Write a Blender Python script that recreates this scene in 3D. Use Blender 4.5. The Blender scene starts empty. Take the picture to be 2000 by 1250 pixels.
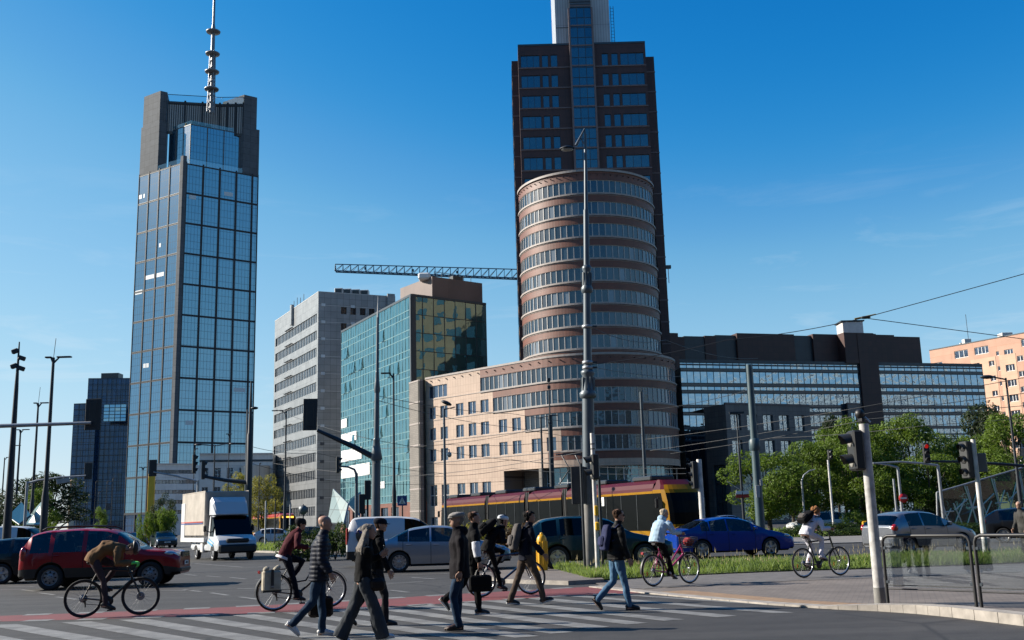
import bpy, math, random
import numpy as np
from mathutils import Vector, Matrix, Euler
R = math.radians
PI = math.pi
rnd = random.Random(11)
sc = bpy.context.scene
COL = sc.collection

# ------------------------------------------------------------------ camera
HC, FPX = 1.55, 2000.0
PITCH, ROLL = R(11.06), R(1.6)
_f = Vector((0, math.cos(PITCH), math.sin(PITCH)))
_u0 = Vector((0, -math.sin(PITCH), math.cos(PITCH)))
_r0 = Vector((1, 0, 0))
_u = _u0 * math.cos(ROLL) + _r0 * math.sin(ROLL)
_r = _r0 * math.cos(ROLL) - _u0 * math.sin(ROLL)
cam = bpy.data.objects.new('camera', bpy.data.cameras.new('camera'))
COL.objects.link(cam)
M = Matrix.Identity(4)
for i in range(3):
    M[i][0] = _r[i]; M[i][1] = _u[i]; M[i][2] = -_f[i]
M[2][3] = HC
cam.matrix_world = M
cam.data.sensor_width = 36.0
cam.data.lens = 36.0
cam.data.clip_start = 0.1
cam.data.clip_end = 6000
sc.camera = cam

# ------------------------------------------------------------------ light
SUN_EL, SUN_AZ = R(29), math.atan2(-0.98, 0.17)     # azimuth from +Y towards +X
w = bpy.data.worlds.new('World'); sc.world = w; w.use_nodes = True
nt = w.node_tree
bg = nt.nodes['Background']
sky = nt.nodes.new('ShaderNodeTexSky')
sky.sky_type = 'NISHITA'; sky.sun_disc = False
sky.sun_elevation = SUN_EL; sky.sun_rotation = SUN_AZ
sky.altitude = 100; sky.air_density = 1.0; sky.dust_density = 0.0; sky.ozone_density = 6.0
sc1 = nt.nodes.new('ShaderNodeVectorMath'); sc1.operation = 'SCALE'; sc1.inputs['Scale'].default_value = 0.1
sc2 = nt.nodes.new('ShaderNodeVectorMath'); sc2.operation = 'SCALE'; sc2.inputs['Scale'].default_value = 10.0
cv = nt.nodes.new('ShaderNodeRGBCurve')          # deepens the blue of the clear sky
for ch, pts in enumerate((((0, 0), (.05, .002), (.08, .010), (.105, .055), (.125, .105), (.16, .165), (.25, .27), (.41, .37), (1, .6)),
                          ((0, 0), (.10, .07), (.16, .13), (.22, .22), (.245, .265), (.32, .34), (.44, .42), (.62, .48), (1, .6)),
                          ((0, 0), (.2, .22), (.33, .35), (.46, .44), (.60, .51), (.72, .54), (1, .62)))):
    c_ = cv.mapping.curves[ch]
    for p in pts[1:-1]: c_.points.new(*p)
    c_.points[0].location = pts[0]; c_.points[-1].location = pts[-1]
cv.mapping.update()
nt.links.new(sky.outputs[0], sc1.inputs[0]); nt.links.new(sc1.outputs[0], cv.inputs['Color'])
nt.links.new(cv.outputs[0], sc2.inputs[0]); # a few thin wisps of high cloud low over the roofs
gc_ = nt.nodes.new('ShaderNodeTexCoord'); mp_ = nt.nodes.new('ShaderNodeMapping'); mp_.inputs['Scale'].default_value = (2.2, 2.2, 15); nt.links.new(gc_.outputs['Generated'], mp_.inputs[0])
nz_ = nt.nodes.new('ShaderNodeTexNoise'); nz_.inputs['Scale'].default_value = 2.3; nz_.inputs['Detail'].default_value = 7; nz_.inputs['Roughness'].default_value = .62; nz_.inputs['Distortion'].default_value = .6; nt.links.new(mp_.outputs[0], nz_.inputs['Vector'])
m1_ = nt.nodes.new('ShaderNodeMapRange'); m1_.inputs[1].default_value = .56; m1_.inputs[2].default_value = .86; m1_.inputs[4].default_value = .55; nt.links.new(nz_.outputs[0], m1_.inputs[0])
sp_ = nt.nodes.new('ShaderNodeSeparateXYZ'); nt.links.new(gc_.outputs['Generated'], sp_.inputs[0])
m2_ = nt.nodes.new('ShaderNodeMapRange'); m2_.inputs[1].default_value = .34; m2_.inputs[2].default_value = .12; nt.links.new(sp_.outputs[2], m2_.inputs[0])
mm_ = nt.nodes.new('ShaderNodeMath'); mm_.operation = 'MULTIPLY'; nt.links.new(m1_.outputs[0], mm_.inputs[0]); nt.links.new(m2_.outputs[0], mm_.inputs[1])
mx_ = nt.nodes.new('ShaderNodeMix'); mx_.data_type = 'RGBA'; mx_.inputs[7].default_value = (4.6, 5.2, 5.7, 1); nt.links.new(mm_.outputs[0], mx_.inputs[0]); nt.links.new(sc2.outputs[0], mx_.inputs[6]); nt.links.new(mx_.outputs[2], bg.inputs['Color'])
bg.inputs['Strength'].default_value = 0.077
sd = bpy.data.lights.new('sun', 'SUN'); sd.energy = 5.0; sd.angle = R(0.53); sd.color = (1.0, 0.92, 0.80)
sun = bpy.data.objects.new('sun', sd); COL.objects.link(sun)
sv = Vector((math.sin(SUN_AZ) * math.cos(SUN_EL), math.cos(SUN_AZ) * math.cos(SUN_EL), math.sin(SUN_EL)))
sun.rotation_euler = sv.to_track_quat('Z', 'Y').to_euler()
sc.view_settings.view_transform = 'Standard'
sc.view_settings.look = 'None'
sc.view_settings.exposure = 1.13
sc.view_settings.gamma = 1.0
sc.cycles.max_bounces = 6
sc.cycles.transparent_max_bounces = 12

# ------------------------------------------------------------------ pixel -> place (pixels of the 2000x1250 photograph)
def ray(px, py):
    return _f + _r * ((px - 1000) / FPX) + _u * ((625 - py) / FPX)
def G(px, py, z=0.0):
    d = ray(px, py); t = (z - HC) / d.z
    return Vector((d.x * t, d.y * t, z))
def PY(px, py, Y):
    d = ray(px, py); t = Y / d.y
    return Vector((d.x * t, Y, HC + d.z * t))

# ------------------------------------------------------------------ materials
_M = {}
KA = 0.78      # one scale on all base colours, matched to the exposure
def _new(name):
    m = bpy.data.materials.new(name); m.use_nodes = True
    return m, m.node_tree, m.node_tree.nodes['Principled BSDF']
def _mixc(t, fac, a, b, blend='MIX'):
    n = t.nodes.new('ShaderNodeMix'); n.data_type = 'RGBA'; n.blend_type = blend
    for s, v in ((n.inputs[0], fac), (n.inputs[6], a), (n.inputs[7], b)):
        if hasattr(v, 'is_linked') or hasattr(v, 'node'): t.links.new(v, s)
        elif isinstance(v, tuple): s.default_value = (*v[:3], 1)
        else: s.default_value = v
    return n.outputs[2]
def _noise(t, scale, detail=3, coord='Object', dist=0.0, vec=None):
    n = t.nodes.new('ShaderNodeTexNoise'); n.inputs['Scale'].default_value = scale
    n.inputs['Detail'].default_value = detail; n.inputs['Distortion'].default_value = dist
    if vec is None:
        c = t.nodes.new('ShaderNodeTexCoord'); vec = c.outputs[coord]
    t.links.new(vec, n.inputs['Vector'])
    return n.outputs[0]
def _ramp(t, src, lo, hi):
    n = t.nodes.new('ShaderNodeMapRange'); n.inputs[1].default_value = lo; n.inputs[2].default_value = hi
    t.links.new(src, n.inputs[0]); return n.outputs[0]
def _bump(t, src, strength, dist, bsdf):
    n = t.nodes.new('ShaderNodeBump'); n.inputs['Strength'].default_value = strength
    n.inputs['Distance'].default_value = dist
    t.links.new(src, n.inputs['Height']); t.links.new(n.outputs[0], bsdf.inputs['Normal'])
def mat(name, c, rough=0.6, metal=0.0, var=0.25, vs=2.0, bump=0.0, bs=60.0, bd=0.01, coat=0.0, spec=0.5, emit=0.0, c2=None, island=0.0):
    if name in _M: return _M[name]
    m, t, b = _new(name)
    if not emit: c = tuple(x * KA for x in c); c2 = tuple(x * KA for x in c2) if c2 else c2
    b.inputs['Roughness'].default_value = rough; b.inputs['Metallic'].default_value = metal
    b.inputs['Specular IOR Level'].default_value = spec
    if coat: b.inputs['Coat Weight'].default_value = coat; b.inputs['Coat Roughness'].default_value = 0.04
    if var or c2:
        n = _noise(t, vs, 4)
        dark = c2 or tuple(x * (1 - var) for x in c)
        lite = c if c2 else tuple(min(1, x * (1 + var * 0.6)) for x in c)
        o = _mixc(t, _ramp(t, n, 0.3, 0.7), dark, lite)
        if island:
            g = t.nodes.new('ShaderNodeNewGeometry')
            mr = t.nodes.new('ShaderNodeMapRange'); mr.inputs[3].default_value = 1 - island; mr.inputs[4].default_value = 1 + island
            t.links.new(g.outputs['Random Per Island'], mr.inputs[0])
            mu = t.nodes.new('ShaderNodeVectorMath'); mu.operation = 'SCALE'
            t.links.new(o, mu.inputs[0]); t.links.new(mr.outputs[0], mu.inputs['Scale']); o = mu.outputs[0]
        t.links.new(o, b.inputs['Base Color'])
    else:
        b.inputs['Base Color'].default_value = (*c, 1)
    if bump: _bump(t, _noise(t, bs, 3), bump, bd, b)
    if emit:
        b.inputs['Emission Color'].default_value = (*c, 1); b.inputs['Emission Strength'].default_value = emit
    _M[name] = m; return m
def clad(name, c1, c2, joint, bw, bh, ms=0.02, rough=0.6, off=0.0, bump=0.4, spec=0.5, stain=0.2):
    """stone or metal panels with joints, laid out in metres along the wall (UV)"""
    if name in _M: return _M[name]
    m, t, b = _new(name)
    c1, c2, joint = (tuple(x * KA for x in q) for q in (c1, c2, joint))
    uv = t.nodes.new('ShaderNodeUVMap')
    br = t.nodes.new('ShaderNodeTexBrick'); br.offset = off; br.squash = 1.0
    br.inputs['Scale'].default_value = 1.0; br.inputs['Brick Width'].default_value = bw; br.inputs['Row Height'].default_value = bh
    br.inputs['Mortar Size'].default_value = ms; br.inputs['Mortar Smooth'].default_value = 0.3
    br.inputs['Color1'].default_value = (*c1, 1); br.inputs['Color2'].default_value = (*c2, 1); br.inputs['Mortar'].default_value = (*joint, 1)
    t.links.new(uv.outputs[0], br.inputs['Vector'])
    n = _noise(t, 0.35, 5, vec=uv.outputs[0])
    o = _mixc(t, 1.0, br.outputs['Color'], _mixc(t, _ramp(t, n, 0.3, 0.7), (1 - stain,) * 3, (1.0, 1.0, 1.0)), 'MULTIPLY')
    t.links.new(o, b.inputs['Base Color'])
    b.inputs['Roughness'].default_value = rough; b.inputs['Specular IOR Level'].default_value = spec
    if bump:
        iv = t.nodes.new('ShaderNodeMath'); iv.operation = 'SUBTRACT'; iv.inputs[0].default_value = 1.0
        t.links.new(br.outputs['Fac'], iv.inputs[1]); _bump(t, iv.outputs[0], bump, 0.01, b)
    _M[name] = m; return m
def _schlick(t, f0):
    """two-sided reflectance: f0 head on, rising to 1 at grazing"""
    lw = t.nodes.new('ShaderNodeLayerWeight'); lw.inputs[0].default_value = .5
    pw = t.nodes.new('ShaderNodeMath'); pw.operation = 'POWER'; pw.inputs[1].default_value = 5.0; t.links.new(lw.outputs['Facing'], pw.inputs[0])
    ma = t.nodes.new('ShaderNodeMath'); ma.operation = 'MULTIPLY_ADD'; ma.use_clamp = True; ma.inputs[1].default_value = 1 - f0; ma.inputs[2].default_value = f0; t.links.new(pw.outputs[0], ma.inputs[0]); return ma
def glaz(name, body, tint, refl=0.35, rough=0.02, wob=0.0, ws=0.5, isl=0.25, grid=None, own=False):
    """building glass: a dark or tinted body under a mirror-like coat, each pane a little different"""
    if name in _M: return _M[name]
    m, t, b = _new(name)
    g = t.nodes.new('ShaderNodeNewGeometry')
    mr = t.nodes.new('ShaderNodeMapRange'); mr.inputs[3].default_value = 1 - isl; mr.inputs[4].default_value = 1 + isl
    t.links.new(g.outputs['Random Per Island'], mr.inputs[0])
    mu = t.nodes.new('ShaderNodeVectorMath'); mu.operation = 'SCALE'; mu.inputs[0].default_value = body
    t.links.new(mr.outputs[0], mu.inputs['Scale'])
    oc = mu.outputs[0]
    if grid:
        uv = t.nodes.new('ShaderNodeUVMap')
        br = t.nodes.new('ShaderNodeTexBrick'); br.offset = 0.0
        br.inputs['Scale'].default_value = 1; br.inputs['Brick Width'].default_value = grid[0]; br.inputs['Row Height'].default_value = grid[1]
        br.inputs['Mortar Size'].default_value = grid[2]
        br.inputs['Color1'].default_value = (1.0, 1.0, 1.0, 1); br.inputs['Color2'].default_value = (0.6, 0.6, 0.6, 1); br.inputs['Mortar'].default_value = (grid[3],) * 3 + (1,)
        t.links.new(uv.outputs[0], br.inputs['Vector'])
        oc = _mixc(t, 1.0, oc, br.outputs[0], 'MULTIPLY')
    t.links.new(oc, b.inputs['Base Color'])
    b.inputs['Roughness'].default_value = 0.25
    gl = t.nodes.new('ShaderNodeBsdfGlossy'); gl.inputs['Roughness'].default_value = rough
    gl.inputs['Color'].default_value = (*tint, 1)
    ad = _schlick(t, refl + .04)
    mx = t.nodes.new('ShaderNodeMixShader')
    if grid:
        m2 = t.nodes.new('ShaderNodeMath'); m2.operation = 'MULTIPLY'
        mm = t.nodes.new('ShaderNodeMapRange'); mm.inputs[3].default_value = 1.0; mm.inputs[4].default_value = 0.35
        t.links.new(br.outputs['Fac'], mm.inputs[0]); t.links.new(ad.outputs[0], m2.inputs[0]); t.links.new(mm.outputs[0], m2.inputs[1])
        t.links.new(m2.outputs[0], mx.inputs[0])
    else:
        t.links.new(ad.outputs[0], mx.inputs[0])
    t.links.new(b.outputs[0], mx.inputs[1]); t.links.new(gl.outputs[0], mx.inputs[2])
    if wob:
        vec = None
        if own:      # every pane bulges in its own way
            tc = t.nodes.new('ShaderNodeTexCoord'); sc_ = t.nodes.new('ShaderNodeVectorMath'); sc_.operation = 'SCALE'; sc_.inputs[0].default_value = (31, 17, 23); t.links.new(g.outputs['Random Per Island'], sc_.inputs['Scale'])
            av = t.nodes.new('ShaderNodeVectorMath'); av.operation = 'ADD'; t.links.new(tc.outputs['Object'], av.inputs[0]); t.links.new(sc_.outputs[0], av.inputs[1]); vec = av.outputs[0]
        n = _noise(t, ws, 2, vec=vec)
        bn = t.nodes.new('ShaderNodeBump'); bn.inputs['Strength'].default_value = 1.0; bn.inputs['Distance'].default_value = wob
        t.links.new(n, bn.inputs['Height']); t.links.new(bn.outputs[0], gl.inputs['Normal'])
    t.links.new(mx.outputs[0], t.nodes['Material Output'].inputs['Surface'])
    _M[name] = m; return m
def seeglass(name, tint, refl=0.06, gc=(0.9, 0.95, 1)):
    """thin clear glass one can look through"""
    if name in _M: return _M[name]
    m, t, b = _new(name); t.nodes.remove(b)
    tr = t.nodes.new('ShaderNodeBsdfTransparent'); tr.inputs[0].default_value = (*tint, 1)
    gl = t.nodes.new('ShaderNodeBsdfGlossy'); gl.inputs['Roughness'].default_value = 0.02; gl.inputs['Color'].default_value = (*gc, 1)
    ad = _schlick(t, refl + .04)
    mx = t.nodes.new('ShaderNodeMixShader')
    t.links.new(ad.outputs[0], mx.inputs[0])
    t.links.new(tr.outputs[0], mx.inputs[1]); t.links.new(gl.outputs[0], mx.inputs[2])
    t.links.new(mx.outputs[0], t.nodes['Material Output'].inputs['Surface'])
    _M[name] = m; return m

# ------------------------------------------------------------------ objects
def tag(o, label=None, cat=None, group=None, kind=None):
    if label: o['label'] = label
    if cat: o['category'] = cat
    if group: o['group'] = group
    if kind: o['kind'] = kind
    return o
def thing(name, label, cat, loc=(0, 0, 0), rz=0.0, group=None):
    o = bpy.data.objects.new(name, None); COL.objects.link(o); o.empty_display_size = 0.2
    o.location = loc; o.rotation_euler = (0, 0, rz)
    return tag(o, label, cat, group)
def copy_tree(o, parent=None):
    c = o.copy(); COL.objects.link(c)
    if parent is not None: c.parent = parent
    for ch in list(o.children): copy_tree(ch, c)
    return c
def dup(o, loc, rz=0.0, label=None, scale=None):
    c = copy_tree(o); c.location = loc; c.rotation_euler = (0, 0, rz)
    if label: c['label'] = label
    if scale: c.scale = (scale,) * 3 if not isinstance(scale, tuple) else scale
    return c

class MB:
    def __init__(s): s.v = []; s.f = []; s.m = []; s.sm = []; s.uv = {}; s.mats = []
    def mi(s, m):
        if m not in s.mats: s.mats.append(m)
        return s.mats.index(m)
    def add(s, vs, fs, m, smooth=False, uvs=None):
        n = len(s.v); k = s.mi(m)
        s.v.extend([tuple(p) for p in vs])
        for i, f in enumerate(fs):
            if uvs: s.uv[len(s.f)] = uvs[i]
            s.f.append(tuple(n + j for j in f)); s.m.append(k); s.sm.append(smooth)
    def quad(s, a, b, c, d, m, uv=None): s.add([a, b, c, d], [(0, 1, 2, 3)], m, False, [uv] if uv else None)
    def box(s, c, d, m, rz=0.0, Mx=None, taper=1.0):
        x, y, z = (q / 2 for q in d)
        vs = [Vector((sx * x * (taper if sz > 0 else 1), sy * y * (taper if sz > 0 else 1), sz * z)) for sz in (-1, 1) for sx, sy in ((-1, -1), (1, -1), (1, 1), (-1, 1))]
        T = Mx if Mx is not None else Matrix.Rotation(rz, 4, 'Z')
        vs = [T @ p + Vector(c) for p in vs]
        s.add(vs, [(3, 2, 1, 0), (4, 5, 6, 7), (0, 1, 5, 4), (1, 2, 6, 5), (2, 3, 7, 6), (3, 0, 4, 7)], m)
    def bbox(s, c, d, m, b=0.02, rz=0.0, Mx=None):
        """box with chamfered edges"""
        X, Y, Z = (q / 2 for q in d); b = min(b, X * .9, Y * .9, Z * .9)
        rings = []
        for z, i in ((-Z, b), (-Z + b, 0), (Z - b, 0), (Z, b)):
            x, y = X - i, Y - i; k = b if i == 0 else b * 0.5
            rings.append([(x - k, -y, z), (x, -y + k, z), (x, y - k, z), (x - k, y, z), (-x + k, y, z), (-x, y - k, z), (-x, -y + k, z), (-x + k, -y, z)])
        T = Mx if Mx is not None else Matrix.Rotation(rz, 4, 'Z')
        s.loft([[T @ Vector(p) + Vector(c) for p in r] for r in rings], m, smooth=False)
    def loft(s, rings, m, closed=True, caps=True, smooth=True, capm=None):
        n = len(rings[0]); vs = [p for r in rings for p in r]; fs = []
        for i in range(len(rings) - 1):
            for j in range(n if closed else n - 1):
                k = (j + 1) % n
                fs.append((i * n + j, i * n + k, (i + 1) * n + k, (i + 1) * n + j))
        s.add(vs, fs, m, smooth)
        if caps and closed:
            s.add(rings[0], [tuple(range(n))[::-1]], capm or m); s.add(rings[-1], [tuple(range(n))], capm or m)
    def tube(s, pts, rad, m, n=8, caps=True, smooth=True, flat=None, up=None):
        pts = [Vector(p) for p in pts]; N = len(pts)
        rads = rad if isinstance(rad, (list, tuple)) else [rad] * N
        tan = [(pts[min(i + 1, N - 1)] - pts[max(i - 1, 0)]).normalized() for i in range(N)]
        a = Vector(up) if up else (Vector((0, 0, 1)) if abs(tan[0].z) < 0.9 else Vector((1, 0, 0)))
        rings = []
        for i in range(N):
            a = (a - tan[i] * a.dot(tan[i])).normalized(); b = tan[i].cross(a)
            rr = rads[i]; ra, rb = rr if isinstance(rr, tuple) else (rr, rr * (flat or 1))
            rings.append([pts[i] + a * (ra * math.cos(2 * PI * j / n)) + b * (rb * math.sin(2 * PI * j / n)) for j in range(n)])
        s.loft(rings, m, True, caps, smooth)
    def lathe(s, prof, m, c=(0, 0, 0), n=16, axis='Z', smooth=True, caps=True):
        rings = []
        for r, h in prof:
            ring = []
            for j in range(n):
                a = 2 * PI * j / n; x, y = r * math.cos(a), r * math.sin(a)
                p = {'Z': (x, y, h), 'Y': (x, h, -y), 'X': (h, x, y)}[axis]
                ring.append(Vector(p) + Vector(c))
            rings.append(ring)
        s.loft(rings, m, True, caps, smooth)
    def ball(s, c, r, m, n=12, k=8, Mx=None, smooth=True):
        rx, ry, rz = r if isinstance(r, tuple) else (r, r, r)
        rings = []
        for i in range(k + 1):
            t = PI * min(max(i / k, 0.01), 0.99)
            ring = [Vector((rx * math.sin(t) * math.cos(2 * PI * j / n), ry * math.sin(t) * math.sin(2 * PI * j / n), -rz * math.cos(t))) for j in range(n)]
            if Mx is not None: ring = [Mx @ p for p in ring]
            rings.append([p + Vector(c) for p in ring])
        s.loft(rings, m, True, True, smooth)
    def prism(s, poly, z0, z1, m, top=None, side=True, bottom=False):
        n = len(poly); lo = [(p[0], p[1], z0) for p in poly]; hi = [(p[0], p[1], z1) for p in poly]
        if side:
            L = 0.0
            for i in range(n):
                j = (i + 1) % n; e = math.dist(poly[i][:2], poly[j][:2])
                s.quad(lo[i], lo[j], hi[j], hi[i], m, [(L, z0), (L + e, z0), (L + e, z1), (L, z1)]); L += e
        s.add(hi, [tuple(range(n))], top or m, False, [[(p[0], p[1]) for p in poly]])
        if bottom: s.add(lo, [tuple(range(n))[::-1]], m)
    def extr(s, poly, org, ax, ay, th, m, smooth=False):
        """2-D outline in the plane (ax, ay), given a thickness"""
        ax, ay = Vector(ax), Vector(ay); nz = ax.cross(ay).normalized(); o = Vector(org)
        A = [o + ax * p[0] + ay * p[1] - nz * th / 2 for p in poly]; B = [p + nz * th for p in A]; n = len(poly)
        s.add(A, [tuple(range(n))[::-1]], m); s.add(B, [tuple(range(n))], m)
        s.add(A + B, [(i, (i + 1) % n, n + (i + 1) % n, n + i) for i in range(n)], m, smooth)
    def obj(s, name, parent=None, world=False, label=None, kind=None):
        me = bpy.data.meshes.new(name)
        vs = s.v
        if world and parent is not None:
            o = parent.location; vs = [(p[0] - o.x, p[1] - o.y, p[2] - o.z) for p in vs]
        me.from_pydata(vs, [], s.f)
        for m in s.mats: me.materials.append(m)
        me.polygons.foreach_set('material_index', s.m)
        me.polygons.foreach_set('use_smooth', s.sm)
        if s.uv:
            ul = me.uv_layers.new(name='UVMap').data
            for fi, uvs in s.uv.items():
                p = me.polygons[fi]
                for k, li in enumerate(p.loop_indices): ul[li].uv = uvs[k]
        me.update()
        ob = bpy.data.objects.new(name, me); COL.objects.link(ob)
        if parent is not None: ob.parent = parent
        if label: ob['label'] = label
        if kind: ob['kind'] = kind
        return ob

class Path:
    """a wall line seen from above, left to right as one faces it; u runs along it in metres"""
    def __init__(s, pts):
        s.p = [Vector((p[0], p[1])) for p in pts]; s.L = [0.0]
        for a, b in zip(s.p, s.p[1:]): s.L.append(s.L[-1] + (b - a).length)
        ns = [Vector(((b - a).y, -(b - a).x)).normalized() for a, b in zip(s.p, s.p[1:])]
        s.n = [ns[0]] + [(a + b).normalized() / max(0.5, (a + b).normalized().dot(a)) for a, b in zip(ns, ns[1:])] + [ns[-1]]
        s.len = s.L[-1]
    def at(s, u, z, o=0.0):
        i = 0
        while i < len(s.L) - 2 and u > s.L[i + 1]: i += 1
        t = (u - s.L[i]) / (s.L[i + 1] - s.L[i])
        q = s.p[i].lerp(s.p[i + 1], t) + s.n[i].lerp(s.n[i + 1], t) * o
        return Vector((q.x, q.y, z))
    def cuts(s, a, b): return [u for u in s.L if a + 1e-4 < u < b - 1e-4]

def pbox(mb, P, u0, u1, z0, z1, o0, o1, m):
    us = [u0] + P.cuts(u0, u1) + [u1]
    for a, b in zip(us, us[1:]):
        A = [P.at(a, z0, o1), P.at(b, z0, o1), P.at(b, z1, o1), P.at(a, z1, o1)]
        B = [P.at(a, z0, o0), P.at(b, z0, o0), P.at(b, z1, o0), P.at(a, z1, o0)]
        uv = [(a, z0), (b, z0), (b, z1), (a, z1)]
        mb.quad(*A, m, uv)
        mb.quad(A[3], A[2], B[2], B[3], m, [(a, z1), (b, z1), (b, z1 + .2), (a, z1 + .2)])
        mb.quad(B[0], B[1], A[1], A[0], m, [(a, z0), (b, z0), (b, z0 + .2), (a, z0 + .2)])
        if a == u0: mb.quad(B[0], A[0], A[3], B[3], m, uv)
        if b == u1: mb.quad(A[1], B[1], B[2], A[2], m, uv)
def wall(mb, P, z0, z1, holes, m, t=0.3, rev=None, u0=0.0, u1=None):
    u1 = P.len if u1 is None else u1
    us = sorted({round(x, 4) for h in holes for x in h[:2] if u0 <= x <= u1} | {u0, u1} | set(P.cuts(u0, u1)))
    zs = sorted({round(x, 4) for h in holes for x in h[2:4] if z0 <= x <= z1} | {z0, z1})
    for za, zb in zip(zs, zs[1:]):
        run = None
        for a, b in zip(us, us[1:]):
            um, zm = (a + b) / 2, (za + zb) / 2
            if any(h[0] < um < h[1] and h[2] < zm < h[3] for h in holes): continue
            mb.quad(P.at(a, za), P.at(b, za), P.at(b, zb), P.at(a, zb), m, [(a, za), (b, za), (b, zb), (a, zb)])
    for h in holes:
        a, b, c, d = h[:4]; r = rev or m
        for q in [a] + P.cuts(a, b): 
            nx = min([x for x in P.cuts(a, b) if x > q + 1e-6] + [b])
            mb.quad(P.at(q, c, -t), P.at(nx, c, -t), P.at(nx, c), P.at(q, c), r, [(q, c), (nx, c), (nx, c + t), (q, c + t)])
            mb.quad(P.at(q, d), P.at(nx, d), P.at(nx, d, -t), P.at(q, d, -t), r, [(q, d), (nx, d), (nx, d + t), (q, d + t)])
        mb.quad(P.at(a, c, -t), P.at(a, c), P.at(a, d), P.at(a, d, -t), r, [(a, c), (a + t, c), (a + t, d), (a, d)])
        mb.quad(P.at(b, c), P.at(b, c, -t), P.at(b, d, -t), P.at(b, d), r, [(b, c), (b + t, c), (b + t, d), (b, d)])
def window(root, P, h, fm, gm, cols=2, rows=1, t=0.25, fw=0.07, name='window', mw=None, blind=None):
    """frame with mullions set back in the opening, its glazing a sub-part"""
    a, b, c, d = h[:4]; mb = MB(); mw = mw or fw
    pbox(mb, P, a, b, c, c + fw, -t, -t + .08, fm); pbox(mb, P, a, b, d - fw, d, -t, -t + .08, fm)
    for i in range(cols + 1):
        u = a + (b - a) * i / cols; lo, hi = (a, a + fw) if i == 0 else ((b - fw, b) if i == cols else (u - mw / 2, u + mw / 2))
        pbox(mb, P, lo, hi, c + fw, d - fw, -t, -t + .09, fm)
    for j in range(1, rows):
        z = c + (d - c) * j / rows; pbox(mb, P, a + fw, b - fw, z - mw / 2, z + mw / 2, -t, -t + .075, fm)
    w = mb.obj(name, root, True)
    g = MB()
    us = [a + (b - a) * i / cols for i in range(cols + 1)]
    for x, y in zip(us, us[1:]):
        gm_, gm = gm, (blind if blind and rnd.random() < .13 else gm)
        tl = [rnd.uniform(-.012, .012) for _ in range(2)]
        ks = [x] + P.cuts(x, y) + [y]
        if len(ks) > 2: ks = [x, y]
        g.quad(P.at(ks[0], c, -t + .01 + tl[0]), P.at(ks[1], c, -t + .01 + tl[1]), P.at(ks[1], d, -t + .01 - tl[0]), P.at(ks[0], d, -t + .01 - tl[1]), gm, [(x, c), (y, c), (y, d), (x, d)]); gm = gm_
    p = g.obj('pane', None); p.parent = w
    o = root.location
    p.data.transform(Matrix.Translation((-o.x, -o.y, -o.z)))
    return w
def curtain(root, P, z0, z1, cols, rows, gm, fm, fw=0.12, proud=0.06, tilt=0.02, hfw=None, name='curtain_wall', skip=(), zs=None, us=None):
    g = MB(); hfw = fw if hfw is None else hfw
    us = us or [P.len * i / cols for i in range(cols + 1)]
    zs = zs or [z0 + (z1 - z0) * j / rows for j in range(rows + 1)]
    for j, (za, zb) in enumerate(zip(zs, zs[1:])):
        for i, (a, b) in enumerate(zip(us, us[1:])):
            if (i, j) in skip: continue
            q = [rnd.uniform(-tilt, tilt) for _ in range(2)]
            g.quad(P.at(a, za, q[0]), P.at(b, za, q[1]), P.at(b, zb, -q[0]), P.at(a, zb, -q[1]), gm, [(a, za), (b, za), (b, zb), (a, zb)])
    o = g.obj(name, root, True)
    k = MB()
    for u in us: pbox(k, P, max(0, u - fw / 2), min(P.len, u + fw / 2), zs[0], zs[-1], -.05, proud, fm)
    for z in zs: pbox(k, P, 0, P.len, z - hfw / 2, z + hfw / 2, -.05, proud - .012, fm)
    fo = k.obj('mullion_grid', None); fo.parent = o
    l = root.location; fo.data.transform(Matrix.Translation((-l.x, -l.y, -l.z)))
    return o
# ------------------------------------------------------------------ building materials
WHITE = mat('white_paint', (0.75, 0.75, 0.74), 0.5, var=0.08)
FRAME = mat('window_frame_light', (0.60, 0.57, 0.54), 0.45, var=0.1)
FRAMEW = mat('window_frame_white', (0.72, 0.72, 0.72), 0.4, var=0.05)
FRAMED = mat('window_frame_dark', (0.03, 0.035, 0.04), 0.4, var=0.1)
STEEL = mat('dark_steel', (0.045, 0.06, 0.075), 0.45, metal=0.3, var=0.2)
ROOF = mat('roof_felt', (0.10, 0.10, 0.105), 0.9, var=0.3)
BEIGE = clad('beige_stone', (0.56, 0.41, 0.31), (0.50, 0.36, 0.27), (0.30, 0.20, 0.15), 0.62, 1.15, 0.02, 0.65)
TERRA = clad('terracotta_panels', (0.185, 0.060, 0.034), (0.155, 0.05, 0.03), (0.10, 0.04, 0.03), 1.0, 1.2, 0.025, 0.55, stain=0.3)
BROWN = clad('brown_panels', (0.072, 0.026, 0.021), (0.056, 0.021, 0.018), (0.022, 0.011, 0.011), 1.1, 1.2, 0.025, 0.6, stain=0.25)
LEDGE = mat('pale_ledge', (0.33, 0.285, 0.26), 0.6, var=0.15)
GREYST = clad('grey_stone', (0.20, 0.165, 0.15), (0.165, 0.135, 0.125), (0.06, 0.05, 0.05), 0.9, 0.9, 0.02, 0.6)
GWIN = glaz('window_glass_blue', (0.012, 0.022, 0.04), (0.42, 0.60, 0.80), 0.14, 0.03, 0.02, 1.3, 0.5)
GRIB = glaz('ribbon_glass', (0.014, 0.024, 0.033), (0.24, 0.42, 0.58), 0.06, 0.03, 0.02, 1.1, 0.7)
FRIB = mat('ribbon_frame', (0.40, 0.385, 0.37), 0.5, var=0.1); GBLI = glaz('blind_glass', (0.10, 0.115, 0.13), (0.24, 0.42, 0.58), 0.05, 0.03, 0.02, 1.1, 0.5)
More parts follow.
